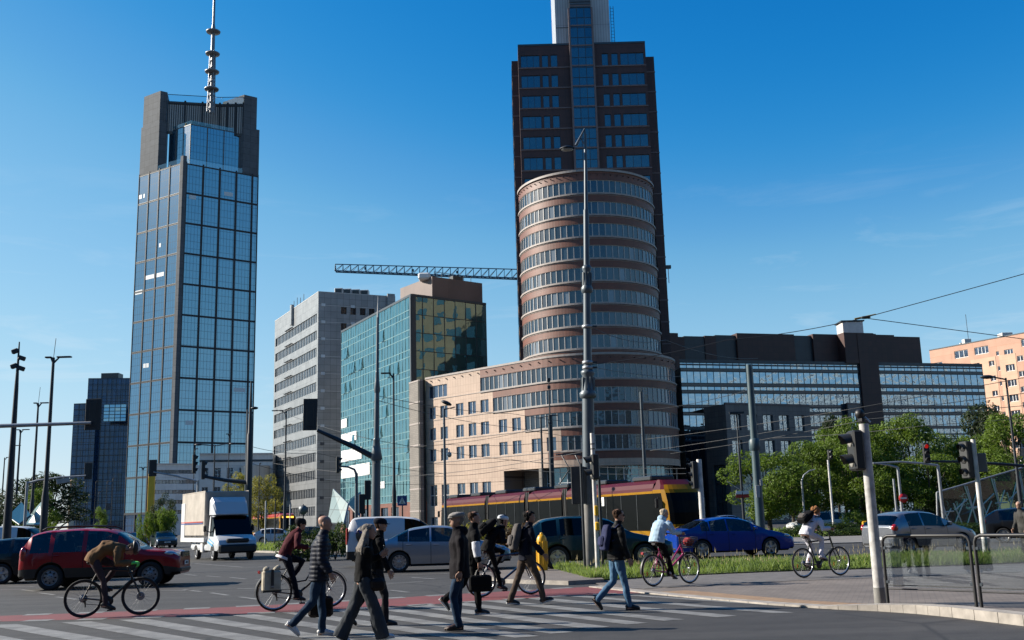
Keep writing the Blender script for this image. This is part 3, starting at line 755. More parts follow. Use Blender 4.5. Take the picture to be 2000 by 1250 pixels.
# ================================================================== teal glass block
def teal_block():
    Z = 41.0
    L, C, Rr = (G(*p, Z).to_2d() for p in ((667, 650), (803, 578), (949, 596)))
    root = thing('teal_glass_building', 'teal glass office block with a brown rooftop box, between silver block and beige wing', 'office building', (C.x, C.y, 0))
    PLf, PRt = Path([L, C]), Path([C, Rr])
    zs = [5.2]
    while zs[-1] < Z - 1: zs += [zs[-1] + 1.25, zs[-1] + 3.58]
    zs = [z for z in zs if z <= Z]; zs[-1] = Z
    wp = []
    ncol = 26
    us = [PLf.len * i / ncol for i in range(ncol + 1)]
    curtain(root, PLf, 5.2, Z, ncol, 0, GTEAL, mat('teal_mullion', (.16, .30, .32), .4, metal=.3, var=.1), .10, .05, .035, .14, 'curtain_wall', (), zs, us)
    curtain(root, PRt, 5.2, Z, 7, 11, GTEAL, FRAMED, .14, .06, .05, .12, 'curtain_wall')
    m = MB(); wpan = MB()
    for k, n in ((9.2, 22), (12.9, 17), (16.5, 13), (20.2, 5)):
        pass
    for px0, px1, py0, py1 in ((667, 678, 837, 820), (667, 697, 866, 849), (667, 707, 903, 881), (667, 723, 935, 911), (735, 752, 955, 942)):
        u0, z0 = onwall(L, C, px0 + .5, py0); u1, _ = onwall(L, C, px1, py0 - 4); z1 = onwall(L, C, px0 + .5, py1)[1]
        u0 = max(0, u0); pbox(wpan, PLf, u0, u1, z0, min(z1, z0 + 2.3), .05, .12, WHITE)
    wpan.obj('white_panels', root, True)
    op = MB(); gd = GTEAL
    for i in range(22):      # tilted opening lights
        u = us[rnd.randrange(1, ncol - 1)]; z = rnd.choice(zs[3:-2:2]); w_ = us[1] - us[0]
        op = MB(); op.quad(PLf.at(u, z, .36), PLf.at(u + w_ * .8, z, .36), PLf.at(u + w_ * .8, z + 2.2, .08), PLf.at(u, z + 2.2, .08), gd); op.obj('open_window', root, True)
    hs = [(2 + i * 5.2, 5.6 + i * 5.2, .4, 4.4) for i in range(6)]
    wall(m, PLf, 0, 5.1, hs, TERRA, .4); wall(m, PRt, 0, 5.1, [], TERRA)
    for h in hs: window(root, PLf, h, FRAMED, GWIN, 3, 1, .3, .08, 'window')
    m.prism([tuple(C), tuple(Rr), tuple(Rr + L - C), tuple(L)], 5.0, Z - .3, FRAMED, ROOF, side=False)
    wall(m, Path([Rr, Rr + L - C, L]), 0, Z, [], SILVER)
    for P in (PLf, PRt): pbox(m, P, 0, P.len, Z, Z + .4, -.4, .12, STEEL)
    pbox(m, Path([PLf.at(PLf.len - .55, 0).to_2d(), C]), 0, .55, 5.2, Z, 0, .14, STEEL)
    pbox(m, PRt, 0, .9, 5.2, Z, 0, .1, STEEL)
    m.obj('body', root, True)
    b = MB(); BR = clad('roof_box_panels', (.17, .115, .10), (.145, .10, .09), (.12, .08, .07), 3.5, 3.8, .03, .6)
    q = [PRt.at(PRt.len * .30, 0, -.7).to_2d(), PRt.at(PRt.len * .985, 0, -.7).to_2d(), PRt.at(PRt.len * .985, 0, -12).to_2d(), PRt.at(PRt.len * .30, 0, -12).to_2d()]
    b.prism([tuple(x) for x in q], Z, Z + 4.3, BR, ROOF)
    c = PRt.at(PRt.len * .29, Z + 4.6, -3); b.bbox(c, (2.2, 2.6, 1.2), WHITE, .25); b.box(PRt.at(PRt.len * .66, Z + 4.7, -1.5), (2.2, 1.2, .7), FRAMED, .6)
    for i in range(6): p = PRt.at(PRt.len * (.34 + .1 * i), Z + 4.3, -1.0); b.tube([p, p + Vector((0, 0, 1.0))], .05, FRAMED, 4)
    b.tube([PRt.at(PRt.len * .34, Z + 5.3, -1), PRt.at(PRt.len * .84, Z + 5.3, -1)], .05, FRAMED, 4)
    b.obj('rooftop_box', root, True)
teal_block()

# ================================================================== mirror glass block on the right
def mirror_block():
    A, B = G(1327, 707, 30.0).to_2d(), G(1918, 715.5, 30.0).to_2d()
    root = thing('mirror_glass_building', 'dark brown block over mirror glass bands and grey stone bays behind the trees', 'office building', (A.x, A.y, 0))
    P = Path([A, B]); zz = lambda py: onwall(A, B, 1820, py)[1]
    zs = [1.0, 6.0, zz(857), zz(848), zz(836), zz(833), zz(810), zz(806), zz(797), zz(793), zz(770), zz(766), zz(757.5), zz(753), zz(730), zz(726), zz(718.5), 30.0]
    # the bands stand one above the other: a lower band lies between consecutive heights
    zs = sorted(zs); n = 44
    SP = mat('spandrel_glass', (.035, .055, .075), .2, var=.2, vs=.5)
    u0, u1 = onwall(A, B, 1679, 740)[0], onwall(A, B, 1716, 740)[0]
    for a, b, nn in ((0, u0, 28), (u1, P.len, 16)):
        Q = Path([P.at(a, 0).to_2d(), P.at(b, 0).to_2d()])
        o = curtain(root, Q, zs[0], zs[-1], nn, 0, GBLK, STEEL, .10, .05, .008, .30, 'mirror_glazing', (), zs)
    m = MB()
    for py0, py1 in ((729.5, 726), (757.5, 753), (770, 766), (796, 792.5), (810, 806), (836, 833)):
        for a, b in ((0, u0), (u1, P.len)): pbox(m, P, a, b, zz(py0), zz(py1), 0, .09, SP)
    pbox(m, P, u0, u1, 0, 36.2, -3, .5, BROWN)
    pbox(m, P, 0, P.len, 30.0, 30.5, -3, .1, STEEL)
    D = Vector((P.n[0].x, P.n[0].y)) * -1
    m.prism([tuple(A + D * .6), tuple(B + D * .6), tuple(B + D * 22), tuple(A + D * 22)], 0, 29.9, STEEL, ROOF)
    # stepped brown upper storeys
    def up(px0, px1, py, o, mm):
        a, b = onwall(A, B, px0, 700)[0], onwall(A, B, px1, 700)[0]; z = zz0(px0, px1, py, o)
        pbox(m, P, a, b, 30.2, z, -20, o, mm)
    def zz0(px0, px1, py, o):
        X, Y_ = P.at(0, 0, o).to_2d(), P.at(P.len, 0, o).to_2d(); return onwall(X, Y_, (px0 + px1) / 2, py)[1]
    DK = clad('dark_recess_panels', (.028, .040, .050), (.024, .034, .044), (.014, .02, .025), 2.2, 2.6, .03, .5)
    up(1308, 1322, 661, -3.0, FRAMED); up(1322, 1348, 658, -2, BROWN); up(1348, 1388, 657, -2.2, DK); up(1388, 1410, 656, -2, BROWN)
    up(1410, 1450, 655, -2.2, DK); up(1450, 1563, 652, -1.6, BROWN); up(1563, 1602, 656, -2.6, DK); up(1602, 1650, 653, -2, BROWN)
    up(1650, 1708, 650, .4, BROWN); up(1708, 1758, 654, -1.2, BROWN); up(1758, 1812, 658, -1.8, BROWN)
    # soft vertical recess by the drum
    pbox(m, P, -4.5, -.1, 0, 35.5, -8, .3, BROWN)
    m.obj('body', root, True)
    rb = MB(); q = P.at(onwall(A, B, 1695, 650)[0], 38.2, -6); rb.bbox(q, (4.2, 4, 2.6), FRAME, .06); rb.box(q + Vector((0, 0, 1.5)), (4.8, 4.4, .25), FRAMED); rb.obj('roof_cabin', root, True)
    # grey stone bays in front of the glass
    for pxs, z, nm in (((1374, 796, 1416, 789, 1581, 793), 19.0, 3.5), ((1640, 796, 1655, 789, 1792, 796), 22.0, 3.5)):
        c0, c1, c2 = G(pxs[0], pxs[1], z).to_2d(), G(pxs[2], pxs[3], z).to_2d(), G(pxs[4], pxs[5], z).to_2d()
        F = Path([c1, c2]); S = Path([c0, c1]); b = MB(); hs = []
        for k in range(2):
            for i in range(5 if F.len > 14 else 3):
                u = .9 + i * (F.len - 1.0) / (5 if F.len > 14 else 3); zt = z - 1.6 - 4.2 * k
                if u + 2.0 < F.len: hs.append((u, u + 2.0, zt - 2.6, zt))
        hs2 = hs + [(F.len * .12, F.len * .95, .3, z - 9.6)]
        wall(b, F, 0, z, hs2, GREYST, .4); wall(b, S, 0, z, [(S.len * .25, S.len * .8, .3, z - 9.6)], GREYST, .4)
        pbox(b, F, 0, F.len, z, z + .25, -.4, .1, LEDGE2)
        b.prism([tuple(c0), tuple(c1), tuple(c2), tuple(c2 + D * 14), tuple(c0 + D * 6)], z - .3, z - .2, GREYST, ROOF, side=False)
        wall(b, Path([c2, c2 + D * 20]), 0, z, [], GREYST)
        b.obj('stone_bay', root, True)
        for h in hs: window(root, F, h, FRAMED, GBLK, 2, 1, .35, .07, 'window')
        window(root, F, hs2[-1], FRAMED, GTOW, 6, 3, .38, .12, 'lobby_glazing')
        window(root, S, (S.len * .25, S.len * .8, .3, z - 9.6), FRAMED, GTOW, 2, 3, .38, .12, 'lobby_glazing')
mirror_block()

# ================================================================== peach apartment block
def apartment():
    Z = 39.0
    A, B = G(1815, 685, Z).to_2d(), G(2000, 650.5, Z).to_2d()
    e = (B - A); B2 = A + e * 1.5
    root = thing('apartment_block', 'peach rendered apartment block with white framed windows', 'apartment building', (A.x, A.y, 0))
    P = Path([A, B2]); m = MB(); hs = []
    def px(zx): return 1580 + zx * .21
    def add(x0, x1, y0, y1, n, cols):
        for k in range(n):
            u0, zt = onwall(A, B, px(x0), 640 + .21 * y0); u1, _ = onwall(A, B, px(x1), 640 + .21 * y0); zb = onwall(A, B, px(x0), 640 + .21 * y1)[1]
            hs.append((u0, u1, zb - 3.42 * k, zt - 3.42 * k, cols))
    add(1350, 1478, 222, 292, 1, 3); add(1535, 1668, 188, 258, 1, 4)
    add(1160, 1240, 330, 395, 3, 2); add(1530, 1588, 335, 400, 1, 2); add(1672, 1722, 312, 362, 9, 2)
    add(1812, 1896, 208, 270, 10, 3); add(1738, 1766, 222, 262, 9, 1); add(1932, 1990, 265, 318, 9, 2); add(1970, 2050, 112, 180, 1, 3)
    add(2060, 2150, 160, 225, 10, 3); add(1350, 1478, 365, 430, 8, 3)
    wall(m, P, 0, Z, hs, PEACH, .3)
    for c0, c1 in ((1228, 1270), (1500, 1735), (1770, 1925)):
        u0, u1 = onwall(A, B, px(c0), 700)[0], onwall(A, B, px(c1), 700)[0]
        hh = [h for h in hs if u0 - .01 <= h[0] and h[1] <= u1 + .01]
        sub = Path([P.at(u0, 0, .05).to_2d(), P.at(u1, 0, .05).to_2d()])
        wall(m, sub, 0, Z - 4.0, [(h[0] - u0, h[1] - u0, h[2], h[3]) for h in hh if h[3] < Z - 4], CREAM, .05)
    D = Vector((-P.n[0].x, -P.n[0].y))
    wall(m, Path([B2, B2 + D * 12, A + D * 12, A]), 0, Z, [], PEACH)
    m.prism([tuple(A), tuple(B2), tuple(B2 + D * 12), tuple(A + D * 12)], Z - .3, Z - .2, PEACH, ROOF, side=False)
    pbox(m, P, 0, P.len, Z, Z + .2, -.5, .1, STEEL)
    m.obj('body', root, True)
    for h in hs: window(root, P, h, FRAMEW, GWIN, h[4], 1, .22, .12, 'window', .13)
    for zx, w_, h_ in ((1400, 1.6, 1.6), (1345, .5, 1.0), (1765, 2.4, 1.3), (1310, .4, .6)):
        u = onwall(A, B, px(zx), 690)[0]; r = MB(); r.bbox(P.at(u, Z + h_ / 2, -3), (w_, w_, h_), FRAME, .05); r.obj('roof_stack', root, True)
    u = onwall(A, B, px(1420), 690)[0]; p = P.at(u, Z, -3); r = MB(); r.tube([p, p + Vector((0, 0, 7.5))], .06, FRAMED, 5)
    r.obj('antenna', root, True)
apartment()

# ================================================================== pale buildings behind the truck, small far things
def pale_building(name, label, pxl, pxr, pyt, Y, side, rows, cols, z_first, dz, wh, ww, depth=14, tm=PALE, roofm=ROOF, rib=False):
    a, b = PY(pxl, pyt, Y), PY(pxr, pyt, Y * 1.02); Z = a.z
    root = thing(name, label, 'building', (a.x, a.y, 0))
    P = Path([(a.x, a.y), (b.x, b.y)]); m = MB(); hs = []
    for k in range(rows):
        for i in range(cols):
            u = P.len * (i + .5) / cols; hs.append((u - ww / 2, u + ww / 2, Z - z_first - k * dz - wh, Z - z_first - k * dz))
    hs = [h for h in hs if h[2] > .3]
    wall(m, P, 0, Z, hs, tm, .25)
    sx = Vector((a.x - side, a.y + depth))
    wall(m, Path([sx, Vector((a.x, a.y))]), 0, Z, [], tm); wall(m, Path([(b.x, b.y), (b.x, b.y + depth), sx]), 0, Z, [], tm)
    m.prism([(a.x, a.y), (b.x, b.y), (b.x, b.y + depth), tuple(sx)], Z - .2, Z - .1, tm, roofm, side=False)
    pbox(m, P, 0, P.len, Z, Z + .3, -.4, .35, FRAME)
    m.obj('body', root, True)
    for h in hs: window(root, P, h, FRAMED if rib else FRAMEW, GWIN, 5 if rib else 2, 1, .2, .07, 'window')
    return root, P, Z
r_, P_, Z_ = pale_building('white_building', 'white rendered building behind the box truck with tall windows and a flat cornice', 390, 533, 888, 250, 3.2, 3, 6, 3.2, 4.6, 2.6, 1.5)
q = MB(); pbox(q, P_, 0, P_.len, Z_ - 1.8, Z_ - 1.3, 0, .12, STEEL); q.lathe([(3.4, 0), (3.4, Z_ - 3.2), (3.6, Z_ - 3.0)], PALE, (P_.at(P_.len * .78, 0).x, P_.at(P_.len * .78, 0).y - 1.2, 0), 20); q.obj('stair_turret', r_, True)
pale_building('panelled_building', 'low white building with strips of small windows beside yellow pylon', 302, 381, 907, 300, 4, 5, 3, 1.6, 2.9, 1.1, 4.6, rib=True)
pale_building('low_annexe', 'small grey annexe with dark openings between white building and silver block', 505, 540, 905, 270, 1, 2, 2, 2.5, 4.5, 2.0, 1.6, tm=GREYST)

def pylon():
    p = PY(294, 1000, 150); top = PY(294, 925, 150).z
    r = thing('yellow_pylon', 'tall narrow yellow advertising pylon beside the white panelled building', 'pylon', (p.x, p.y, 0))
    m = MB(); ym = mat('yellow_panel', (.72, .42, .015), .45, var=.08)
    m.bbox((p.x, p.y, top / 2 + .2), (.95, .35, top - .4), ym, .04); m.obj('panel', r, True)
    b = MB(); b.bbox((p.x, p.y, .2), (1.3, .7, .4), STEEL, .05); b.obj('base', r, True)
pylon()
def chimney():
    p = PY(139, 1000, 620); z = PY(139, 942, 620).z
    r = thing('striped_chimney', 'far pale banded chimney left of dark navy tower', 'chimney', (p.x, p.y, 0))
    m = MB(); c1, c2 = mat('chimney_pale', (.55, .45, .36), .8, var=.1), mat('chimney_tan', (.42, .30, .22), .8, var=.1)
    for k in range(6): m.lathe([(1.9 - .12 * k, z * k / 6), (1.9 - .12 * (k + 1), z * (k + 1) / 6)], c1 if k % 2 else c2, (p.x, p.y, 0), 14)
    m.obj('shaft', r, True); t = MB(); t.lathe([(1.2, z), (1.5, z + .3), (1.5, z + 1.2), (1.2, z + 1.5)], c2, (p.x, p.y, 0), 14); t.obj('cap', r, True)
chimney()

# ================================================================== crane jib over the teal block
def crane():
    Y0, Y1 = 300.0, 300.0
    a0, a1 = PY(655, 530, Y0), PY(655, 516, Y0); b0, b1 = PY(1045, 546, Y1), PY(1045, 527, Y1)
    cm = mat('crane_blue_grey', (.05, .10, .15), .5, metal=.2, var=.1)
    r = thing('tower_crane', 'blue grey lattice crane jib reaching out from behind the brown tower', 'crane', (b0.x + 4, Y0, 0))
    m = MB(); n = 26
    top = [a1.lerp(b1, i / n) for i in range(n + 1)]; lo = [[a0.lerp(b0, i / n) + Vector((0, s, 0)) for i in range(n + 1)] for s in (-.9, .9)]
    m.tube([top[0], top[-1]], .16, cm, 5)
    for l in lo: m.tube([l[0], l[-1]], .2, cm, 5)
    for i in range(n):
        for l in lo:
            m.tube([l[i], top[i + 1]], .085, cm, 4); m.tube([top[i + 1], l[i + 1]], .085, cm, 4)
        m.tube([lo[0][i], lo[1][i + 1]], .07, cm, 4)
        if i % 4 == 0: m.tube([top[i], lo[0][i]], .14, cm, 4)
    for l in lo: m.tube([top[0], l[0]], .14, cm, 4)
    m.obj('jib', r, True)
    t = MB(); x = b0.x + 4; zt = b1.z + 1
    for dx, dy in ((-1, -1), (1, -1), (1, 1), (-1, 1)): t.tube([(x + dx, Y0 + dy, 0), (x + dx, Y0 + dy, zt)], .16, cm, 5)
    for k in range(24):
        for s in (-1, 1): t.tube([(x - 1, Y0 + s, zt * k / 24), (x + 1, Y0 + s, zt * (k + 1) / 24)], .09, cm, 4)
    t.obj('mast', r, True)
    h = MB()
    for f in (.15, .39, .61): p = a0.lerp(b0, f); h.box((p.x, p.y, p.z + 1.3), (.5, .5, .7), FRAMED)
    h.obj('trolley', r, True)
crane()

# ================================================================== unseen buildings: slabs mirrored in the glass, dark blocks added to cut skylight
def opposite(x, y, w_, d_, h_, c, lab, rz=0.0, bay=3.0):
    r = thing('opposite_building', lab, 'building', (x, y, 0), rz)
    m = MB(); mm = mat('opposite_wall_%s' % lab.split()[0], c, .8, var=.12, vs=.4); m.prism([(-w_ / 2, -d_ / 2), (w_ / 2, -d_ / 2), (w_ / 2, d_ / 2), (-w_ / 2, d_ / 2)], 0, h_, mm, ROOF)
    m.obj('body', r)
    k = 0
    while 4 + k * 3.6 < h_ - 1:
        g = MB(); z = 2.2 + k * 3.6
        for i in range(int(w_ / bay)): g.box((-w_ / 2 + bay / 2 + i * bay, d_ / 2 + .02, z + .9), (bay * .6, .1, 1.9), GWIN)
        g.obj('window_row', r); k += 1
opposite(262, 24, 90, 24, 54, (.50, .50, .49), 'pale slab block far to the right of the square, seen only in the mirror glass', R(42), 7.5)
opposite(330, -44, 80, 24, 47, (.26, .26, .27), 'grey slab block farther right of the square, seen only in the mirror glass', R(42), 7.5)
opposite(200, 84, 46, 20, 42, (.44, .43, .42), 'cream slab block beside the pale one, seen only in the mirror glass', R(42), 7.5)
for x, w_, h_, c, lab in ((-150, 70, 34, (.10, .085, .075), 'sooty brick block closing the square behind the viewer, far left'), (-72, 74, 40, (.08, .08, .085), 'slate office block closing the square behind the viewer, left'), (8, 72, 36, (.11, .09, .08), 'umber brick block closing the square right behind the viewer'), (86, 70, 42, (.075, .075, .08), 'graphite office block closing the square behind the viewer, right')):
    opposite(x, -52, w_, 20, h_, c, lab)  # dark row added out of view, lowers sky fill on surfaces facing the camera
opposite(96, 8, 96, 20, 32, (.10, .085, .08), 'russet brick terrace closing the right side of the square', PI / 2)  # also added out of view, blocks sky light from the right
# ------------------------------------------------------------------ ground, road, markings
def ground_mats():
    m, t, b = _new('asphalt'); _M['asphalt'] = m
    n1 = _noise(t, .25, 5); n2 = _noise(t, 55, 2); n3 = _noise(t, 3.0, 4)
    o = _mixc(t, _ramp(t, n1, .3, .7), (.034, .033, .033), (.045, .043, .042))
    o = _mixc(t, _ramp(t, n3, .45, .75), o, (.028, .027, .027))
    o = _mixc(t, .75, o, _mixc(t, _ramp(t, n2, .3, .7), (.55, .55, .55), (1.5, 1.5, 1.5)), 'MULTIPLY')
    tc = t.nodes.new('ShaderNodeTexCoord'); mp = t.nodes.new('ShaderNodeMapping'); mp.inputs['Scale'].default_value = (.09, 1.5, 1); mp.inputs['Rotation'].default_value = (0, 0, R(-8)); t.links.new(tc.outputs['Object'], mp.inputs[0])
    n4 = _noise(t, 1.0, 5, vec=mp.outputs[0], dist=.4); o = _mixc(t, 1.0, o, _mixc(t, _ramp(t, n4, .35, .68), (.66, .66, .67), (1.12, 1.12, 1.11)), 'MULTIPLY')
    vo = t.nodes.new('ShaderNodeTexVoronoi'); vo.feature = 'DISTANCE_TO_EDGE'; vo.inputs['Scale'].default_value = .16; t.links.new(tc.outputs['Object'], vo.inputs['Vector'])
    o = _mixc(t, _ramp(t, vo.outputs['Distance'], .008, .002), o, (.018, .018, .019))
    t.links.new(o, b.inputs['Base Color']); b.inputs['Roughness'].default_value = .8; b.inputs['Specular IOR Level'].default_value = .4
    _bump(t, n2, .6, .006, b)
    for nm, c, c2 in (('road_paint', (.19, .19, .185), (.085, .085, .085)), ('red_lane', (.165, .034, .034), (.12, .033, .033))):
        m, t, b = _new(nm); _M[nm] = m
        n2 = _noise(t, 60, 3); n3 = _noise(t, 2.5, 4)
        o = _mixc(t, _ramp(t, n3, .35, .75), c, c2); o = _mixc(t, .6, o, _mixc(t, _ramp(t, n2, .3, .7), (.5, .5, .5), (1.25, 1.25, 1.25)), 'MULTIPLY')
        t.links.new(o, b.inputs['Base Color']); b.inputs['Roughness'].default_value = .75; _bump(t, n2, .5, .005, b)
    m, t, b = _new('block_paving'); _M['block_paving'] = m
    tc = t.nodes.new('ShaderNodeTexCoord'); mp = t.nodes.new('ShaderNodeMapping'); mp.inputs['Rotation'].default_value = (0, 0, R(20)); t.links.new(tc.outputs['Object'], mp.inputs[0])
    br = t.nodes.new('ShaderNodeTexBrick'); br.inputs['Scale'].default_value = 1; br.inputs['Brick Width'].default_value = .2; br.inputs['Row Height'].default_value = .1; br.inputs['Mortar Size'].default_value = .006
    br.inputs['Color1'].default_value = (.128, .106, .092, 1); br.inputs['Color2'].default_value = (.165, .139, .121, 1); br.inputs['Mortar'].default_value = (.07, .065, .06, 1)
    t.links.new(mp.outputs[0], br.inputs[0]); o = _mixc(t, 1.0, br.outputs[0], _mixc(t, _ramp(t, _noise(t, .8, 5), .3, .7), (.72, .72, .72), (1.1, 1.1, 1.1)), 'MULTIPLY')
    t.links.new(o, b.inputs[0]); b.inputs['Roughness'].default_value = .85
    m, t, b = _new('tactile_paving'); _M['tactile_paving'] = m
    tc = t.nodes.new('ShaderNodeTexCoord'); br = t.nodes.new('ShaderNodeTexBrick'); mp = t.nodes.new('ShaderNodeMapping'); mp.inputs['Rotation'].default_value = (0, 0, R(-48)); t.links.new(tc.outputs['Object'], mp.inputs[0])
    br.inputs['Scale'].default_value = 1; br.inputs['Brick Width'].default_value = .2; br.inputs['Row Height'].default_value = .2; br.inputs['Mortar Size'].default_value = .012; br.offset = 0
    br.inputs['Color1'].default_value = (.27, .175, .095, 1); br.inputs['Color2'].default_value = (.22, .138, .08, 1); br.inputs['Mortar'].default_value = (.15, .10, .07, 1)
    t.links.new(mp.outputs[0], br.inputs[0]); t.links.new(br.outputs[0], b.inputs[0]); b.inputs['Roughness'].default_value = .8
ground_mats()
ASPH, PAINT, REDL, PAVE, TACT = (_M[k] for k in ('asphalt', 'road_paint', 'red_lane', 'block_paving', 'tactile_paving'))
KERB = mat('kerb_stone', (.36, .325, .285), .8, var=.3, vs=5, bump=.4, bs=70, bd=.006)
SOIL = mat('dry_soil', (.12, .10, .06), .95, var=.4, vs=4)
TURF = mat('turf', (.05, .085, .02), .95, var=.5, vs=1.5)
CYCLE = mat('cycle_path', (.135, .125, .12), .85, var=.25, vs=3, bump=.4, bs=60, bd=.005)

def sheet(name, poly, z, m, kind='structure'):
    mb = MB(); mb.add([(p[0], p[1], z) for p in poly], [tuple(range(len(poly)))], m, False, [[(p[0], p[1]) for p in poly]]); o = mb.obj(name); o['kind'] = kind; return o
g = MB(); g.box((0, 900, -.5), (5200, 4400, 1.0), ASPH); o = g.obj('road'); o['kind'] = 'structure'

def strip(mb, pts_a, pts_b, z, m):
    for i in range(len(pts_a) - 1):
        mb.quad((*pts_a[i][:2], z), (*pts_b[i][:2], z), (*pts_b[i + 1][:2], z), (*pts_a[i + 1][:2], z), m)
def gp(*ps): return [G(*p).to_2d() for p in ps]
# red cycle crossing
top = gp((-200, 1210), (0, 1203), (200, 1196), (400, 1188), (640, 1176), (900, 1160), (1130, 1147), (1232, 1142))
bot = gp((-200, 1219), (0, 1214), (200, 1209), (400, 1202), (640, 1192), (900, 1177), (1130, 1162), (1262, 1158))
rl = MB(); strip(rl, top, bot, .002, REDL); o = rl.obj('cycle_crossing'); o['kind'] = 'structure'
mk = MB()
def along(pl, s):
    for a, b in zip(pl, pl[1:]):
        l = (b - a).length
        if s <= l: return a.lerp(b, s / l)
        s -= l
    return pl[-1]
tot = sum((b - a).length for a, b in zip(top, top[1:]))
for pl, off in ((top, .10), (bot, -.10)):
    s = .35
    tl = sum((b - a).length for a, b in zip(pl, pl[1:]))
    while s < tl - .6:
        a, b = along(pl, s), along(pl, s + .5); n = Vector((-(b - a).y, (b - a).x)).normalized() * .17
        mk.quad((*(a - n), (.0045)), (*(b - n), (.0045)), (*(b + n), (.0045)), (*(a + n), (.0045)), PAINT); s += 1.0
# zebra stripes (left-top corner, right-top corner, far tip left, far tip right in photo pixels)
far = gp((-150, 1226), (-30, 1221), (119, 1216), (231, 1211), (350, 1207), (451, 1202), (549, 1197), (640, 1192), (720, 1188), (795, 1184), (870, 1179), (940, 1174), (1021, 1169), (1101, 1164), (1175, 1160))
fr = gp((-90, 1225), (32, 1219), (178, 1214), (287, 1209), (399, 1205), (497, 1200), (592, 1195), (680, 1190), (758, 1186), (832, 1181), (905, 1177), (975, 1172), (1056, 1167), (1135, 1163), (1208, 1160))
nr = gp((430, 1340), (520, 1318), (600, 1302), (690, 1290), (780, 1277), (860, 1266), (935, 1256), (1005, 1246), (1075, 1238), (1150, 1229), (1225, 1220), (1297, 1213), (1400, 1206), (1510, 1198), (1612, 1190))
for a, b, c in zip(far, fr, nr):
    d = (c - a); w_ = b - a
    mk.quad((*c, (.0045)), (*(c + w_ * .95), (.0045)), (*b, (.0045)), (*a, (.0045)), PAINT)
# lane dashes beyond the crossing
def dash(p0, p1, w_=.12, z=(.0045)):
    a, b = G(*p0).to_2d(), G(*p1).to_2d(); n = Vector((-(b - a).y, (b - a).x)).normalized() * w_ / 2
    mk.quad((*(a - n), z), (*(b - n), z), (*(b + n), z), (*(a + n), z), PAINT)
for d in [((372, 1100), (475, 1108)), ((478, 1108), (640, 1106)), ((505, 1107), (570, 1104)), ((360, 1122), (384, 1124)), ((403, 1125), (430, 1127)), ((450, 1128), (480, 1131)), ((500, 1132), (560, 1134)),
          ((312, 1154), (390, 1153)), ((463, 1150), (560, 1149)), ((358, 1152), (392, 1156)), ((412, 1158), (446, 1163)), ((468, 1166), (505, 1171)), ((15, 1146), (66, 1146)), ((40, 1152), (68, 1155)), ((76, 1158), (106, 1162)), ((110, 1166), (150, 1171)),
          ((752, 1124), (880, 1120)), ((803, 1128), (850, 1131)), ((758, 1140), (828, 1136)), ((763, 1153), (798, 1157)), ((690, 1145), (760, 1141)), ((1590, 1110), (1700, 1107)), ((1545, 1100), (1700, 1092)), ((880, 1122), (905, 1122)),
          ((1700, 1086), (2000, 1072)), ((1560, 1088), (1690, 1082)), ((1900, 1090), (2000, 1084)), ((0, 1152), (40, 1151)), ((640, 1128), (700, 1127)), ((1030, 1130), (1060, 1131))]:
    dash(*d)
o = mk.obj('road_markings'); o['kind'] = 'structure'

# pavement on the right with its kerb, tactile band, cycle path and grass verge
kerb = gp((1150, 1147), (1205, 1153), (1265, 1160), (1390, 1172), (1500, 1182), (1600, 1189), (1715, 1194), (1790, 1199), (1860, 1206), (2000, 1223), (2200, 1255), (2420, 1300))
inner = []
for i, p in enumerate(kerb):
    a, b = kerb[max(0, i - 1)], kerb[min(len(kerb) - 1, i + 1)]; t_ = (b - a).normalized(); inner.append(p + Vector((-t_.y, t_.x)) * -1 * -.30)
far_edge = gp((1120, 1118), (1175, 1135), (1300, 1127), (1500, 1118), (1700, 1112), (2000, 1101), (2300, 1090))
pv = MB(); poly = inner + [far_edge[-1] + Vector((8, -6))] + far_edge[::-1]
pv.add([(p.x, p.y, .02) for p in poly], [tuple(range(len(poly)))], PAVE); o = pv.obj('pavement'); o['kind'] = 'structure'
kb = MB()
hgt = [.012, .012, .014, .016, .022, .03, .09, .12, .13, .13, .13, .13]
for i in range(len(kerb) - 1):
    for k in range(3):
        a, b = kerb[i].lerp(kerb[i + 1], k / 3 + .004), kerb[i].lerp(kerb[i + 1], (k + 1) / 3 - .004); c, d = inner[i].lerp(inner[i + 1], (k + 1) / 3 - .004), inner[i].lerp(inner[i + 1], k / 3 + .004)
        h0, h1 = hgt[i] + (hgt[i + 1] - hgt[i]) * k / 3 + .012, hgt[i] + (hgt[i + 1] - hgt[i]) * (k + 1) / 3 + .012
        kb.add([(*a, 0), (*b, 0), (*b, h1), (*a, h0), (*c, h1), (*d, h0), (*c, 0), (*d, 0)], [(0, 1, 2, 3), (3, 2, 4, 5), (5, 4, 6, 7), (1, 6, 4, 2), (0, 3, 5, 7)], KERB)
o = kb.obj('kerb'); o['kind'] = 'structure'
tc = MB(); t2 = []
for i, p in enumerate(inner):
    a, b = inner[max(0, i - 1)], inner[min(len(inner) - 1, i + 1)]; t_ = (b - a).normalized(); t2.append(p + Vector((-t_.y, t_.x)) * .62)
strip(tc, inner[2:7], t2[2:7], .026, TACT); o = tc.obj('tactile_paving'); o['kind'] = 'structure'
cy = MB(); strip(cy, gp((1235, 1152), (1400, 1144), (1560, 1136), (1720, 1130), (2000, 1119), (2300, 1108)), far_edge[1:], .026, CYCLE); o = cy.obj('cycle_path'); o['kind'] = 'structure'
cm_ = MB()
for a, b in (((1255, 1152), (1290, 1150)), ((1300, 1150), (1330, 1148)), ((1360, 1147), (1410, 1143))): 
    p, q = G(*a).to_2d(), G(*b).to_2d(); n = Vector((-(q - p).y, (q - p).x)).normalized() * .06
    cm_.quad((*(p - n), .030), (*(q - n), .030), (*(q + n), .030), (*(p + n), .030), PAINT)
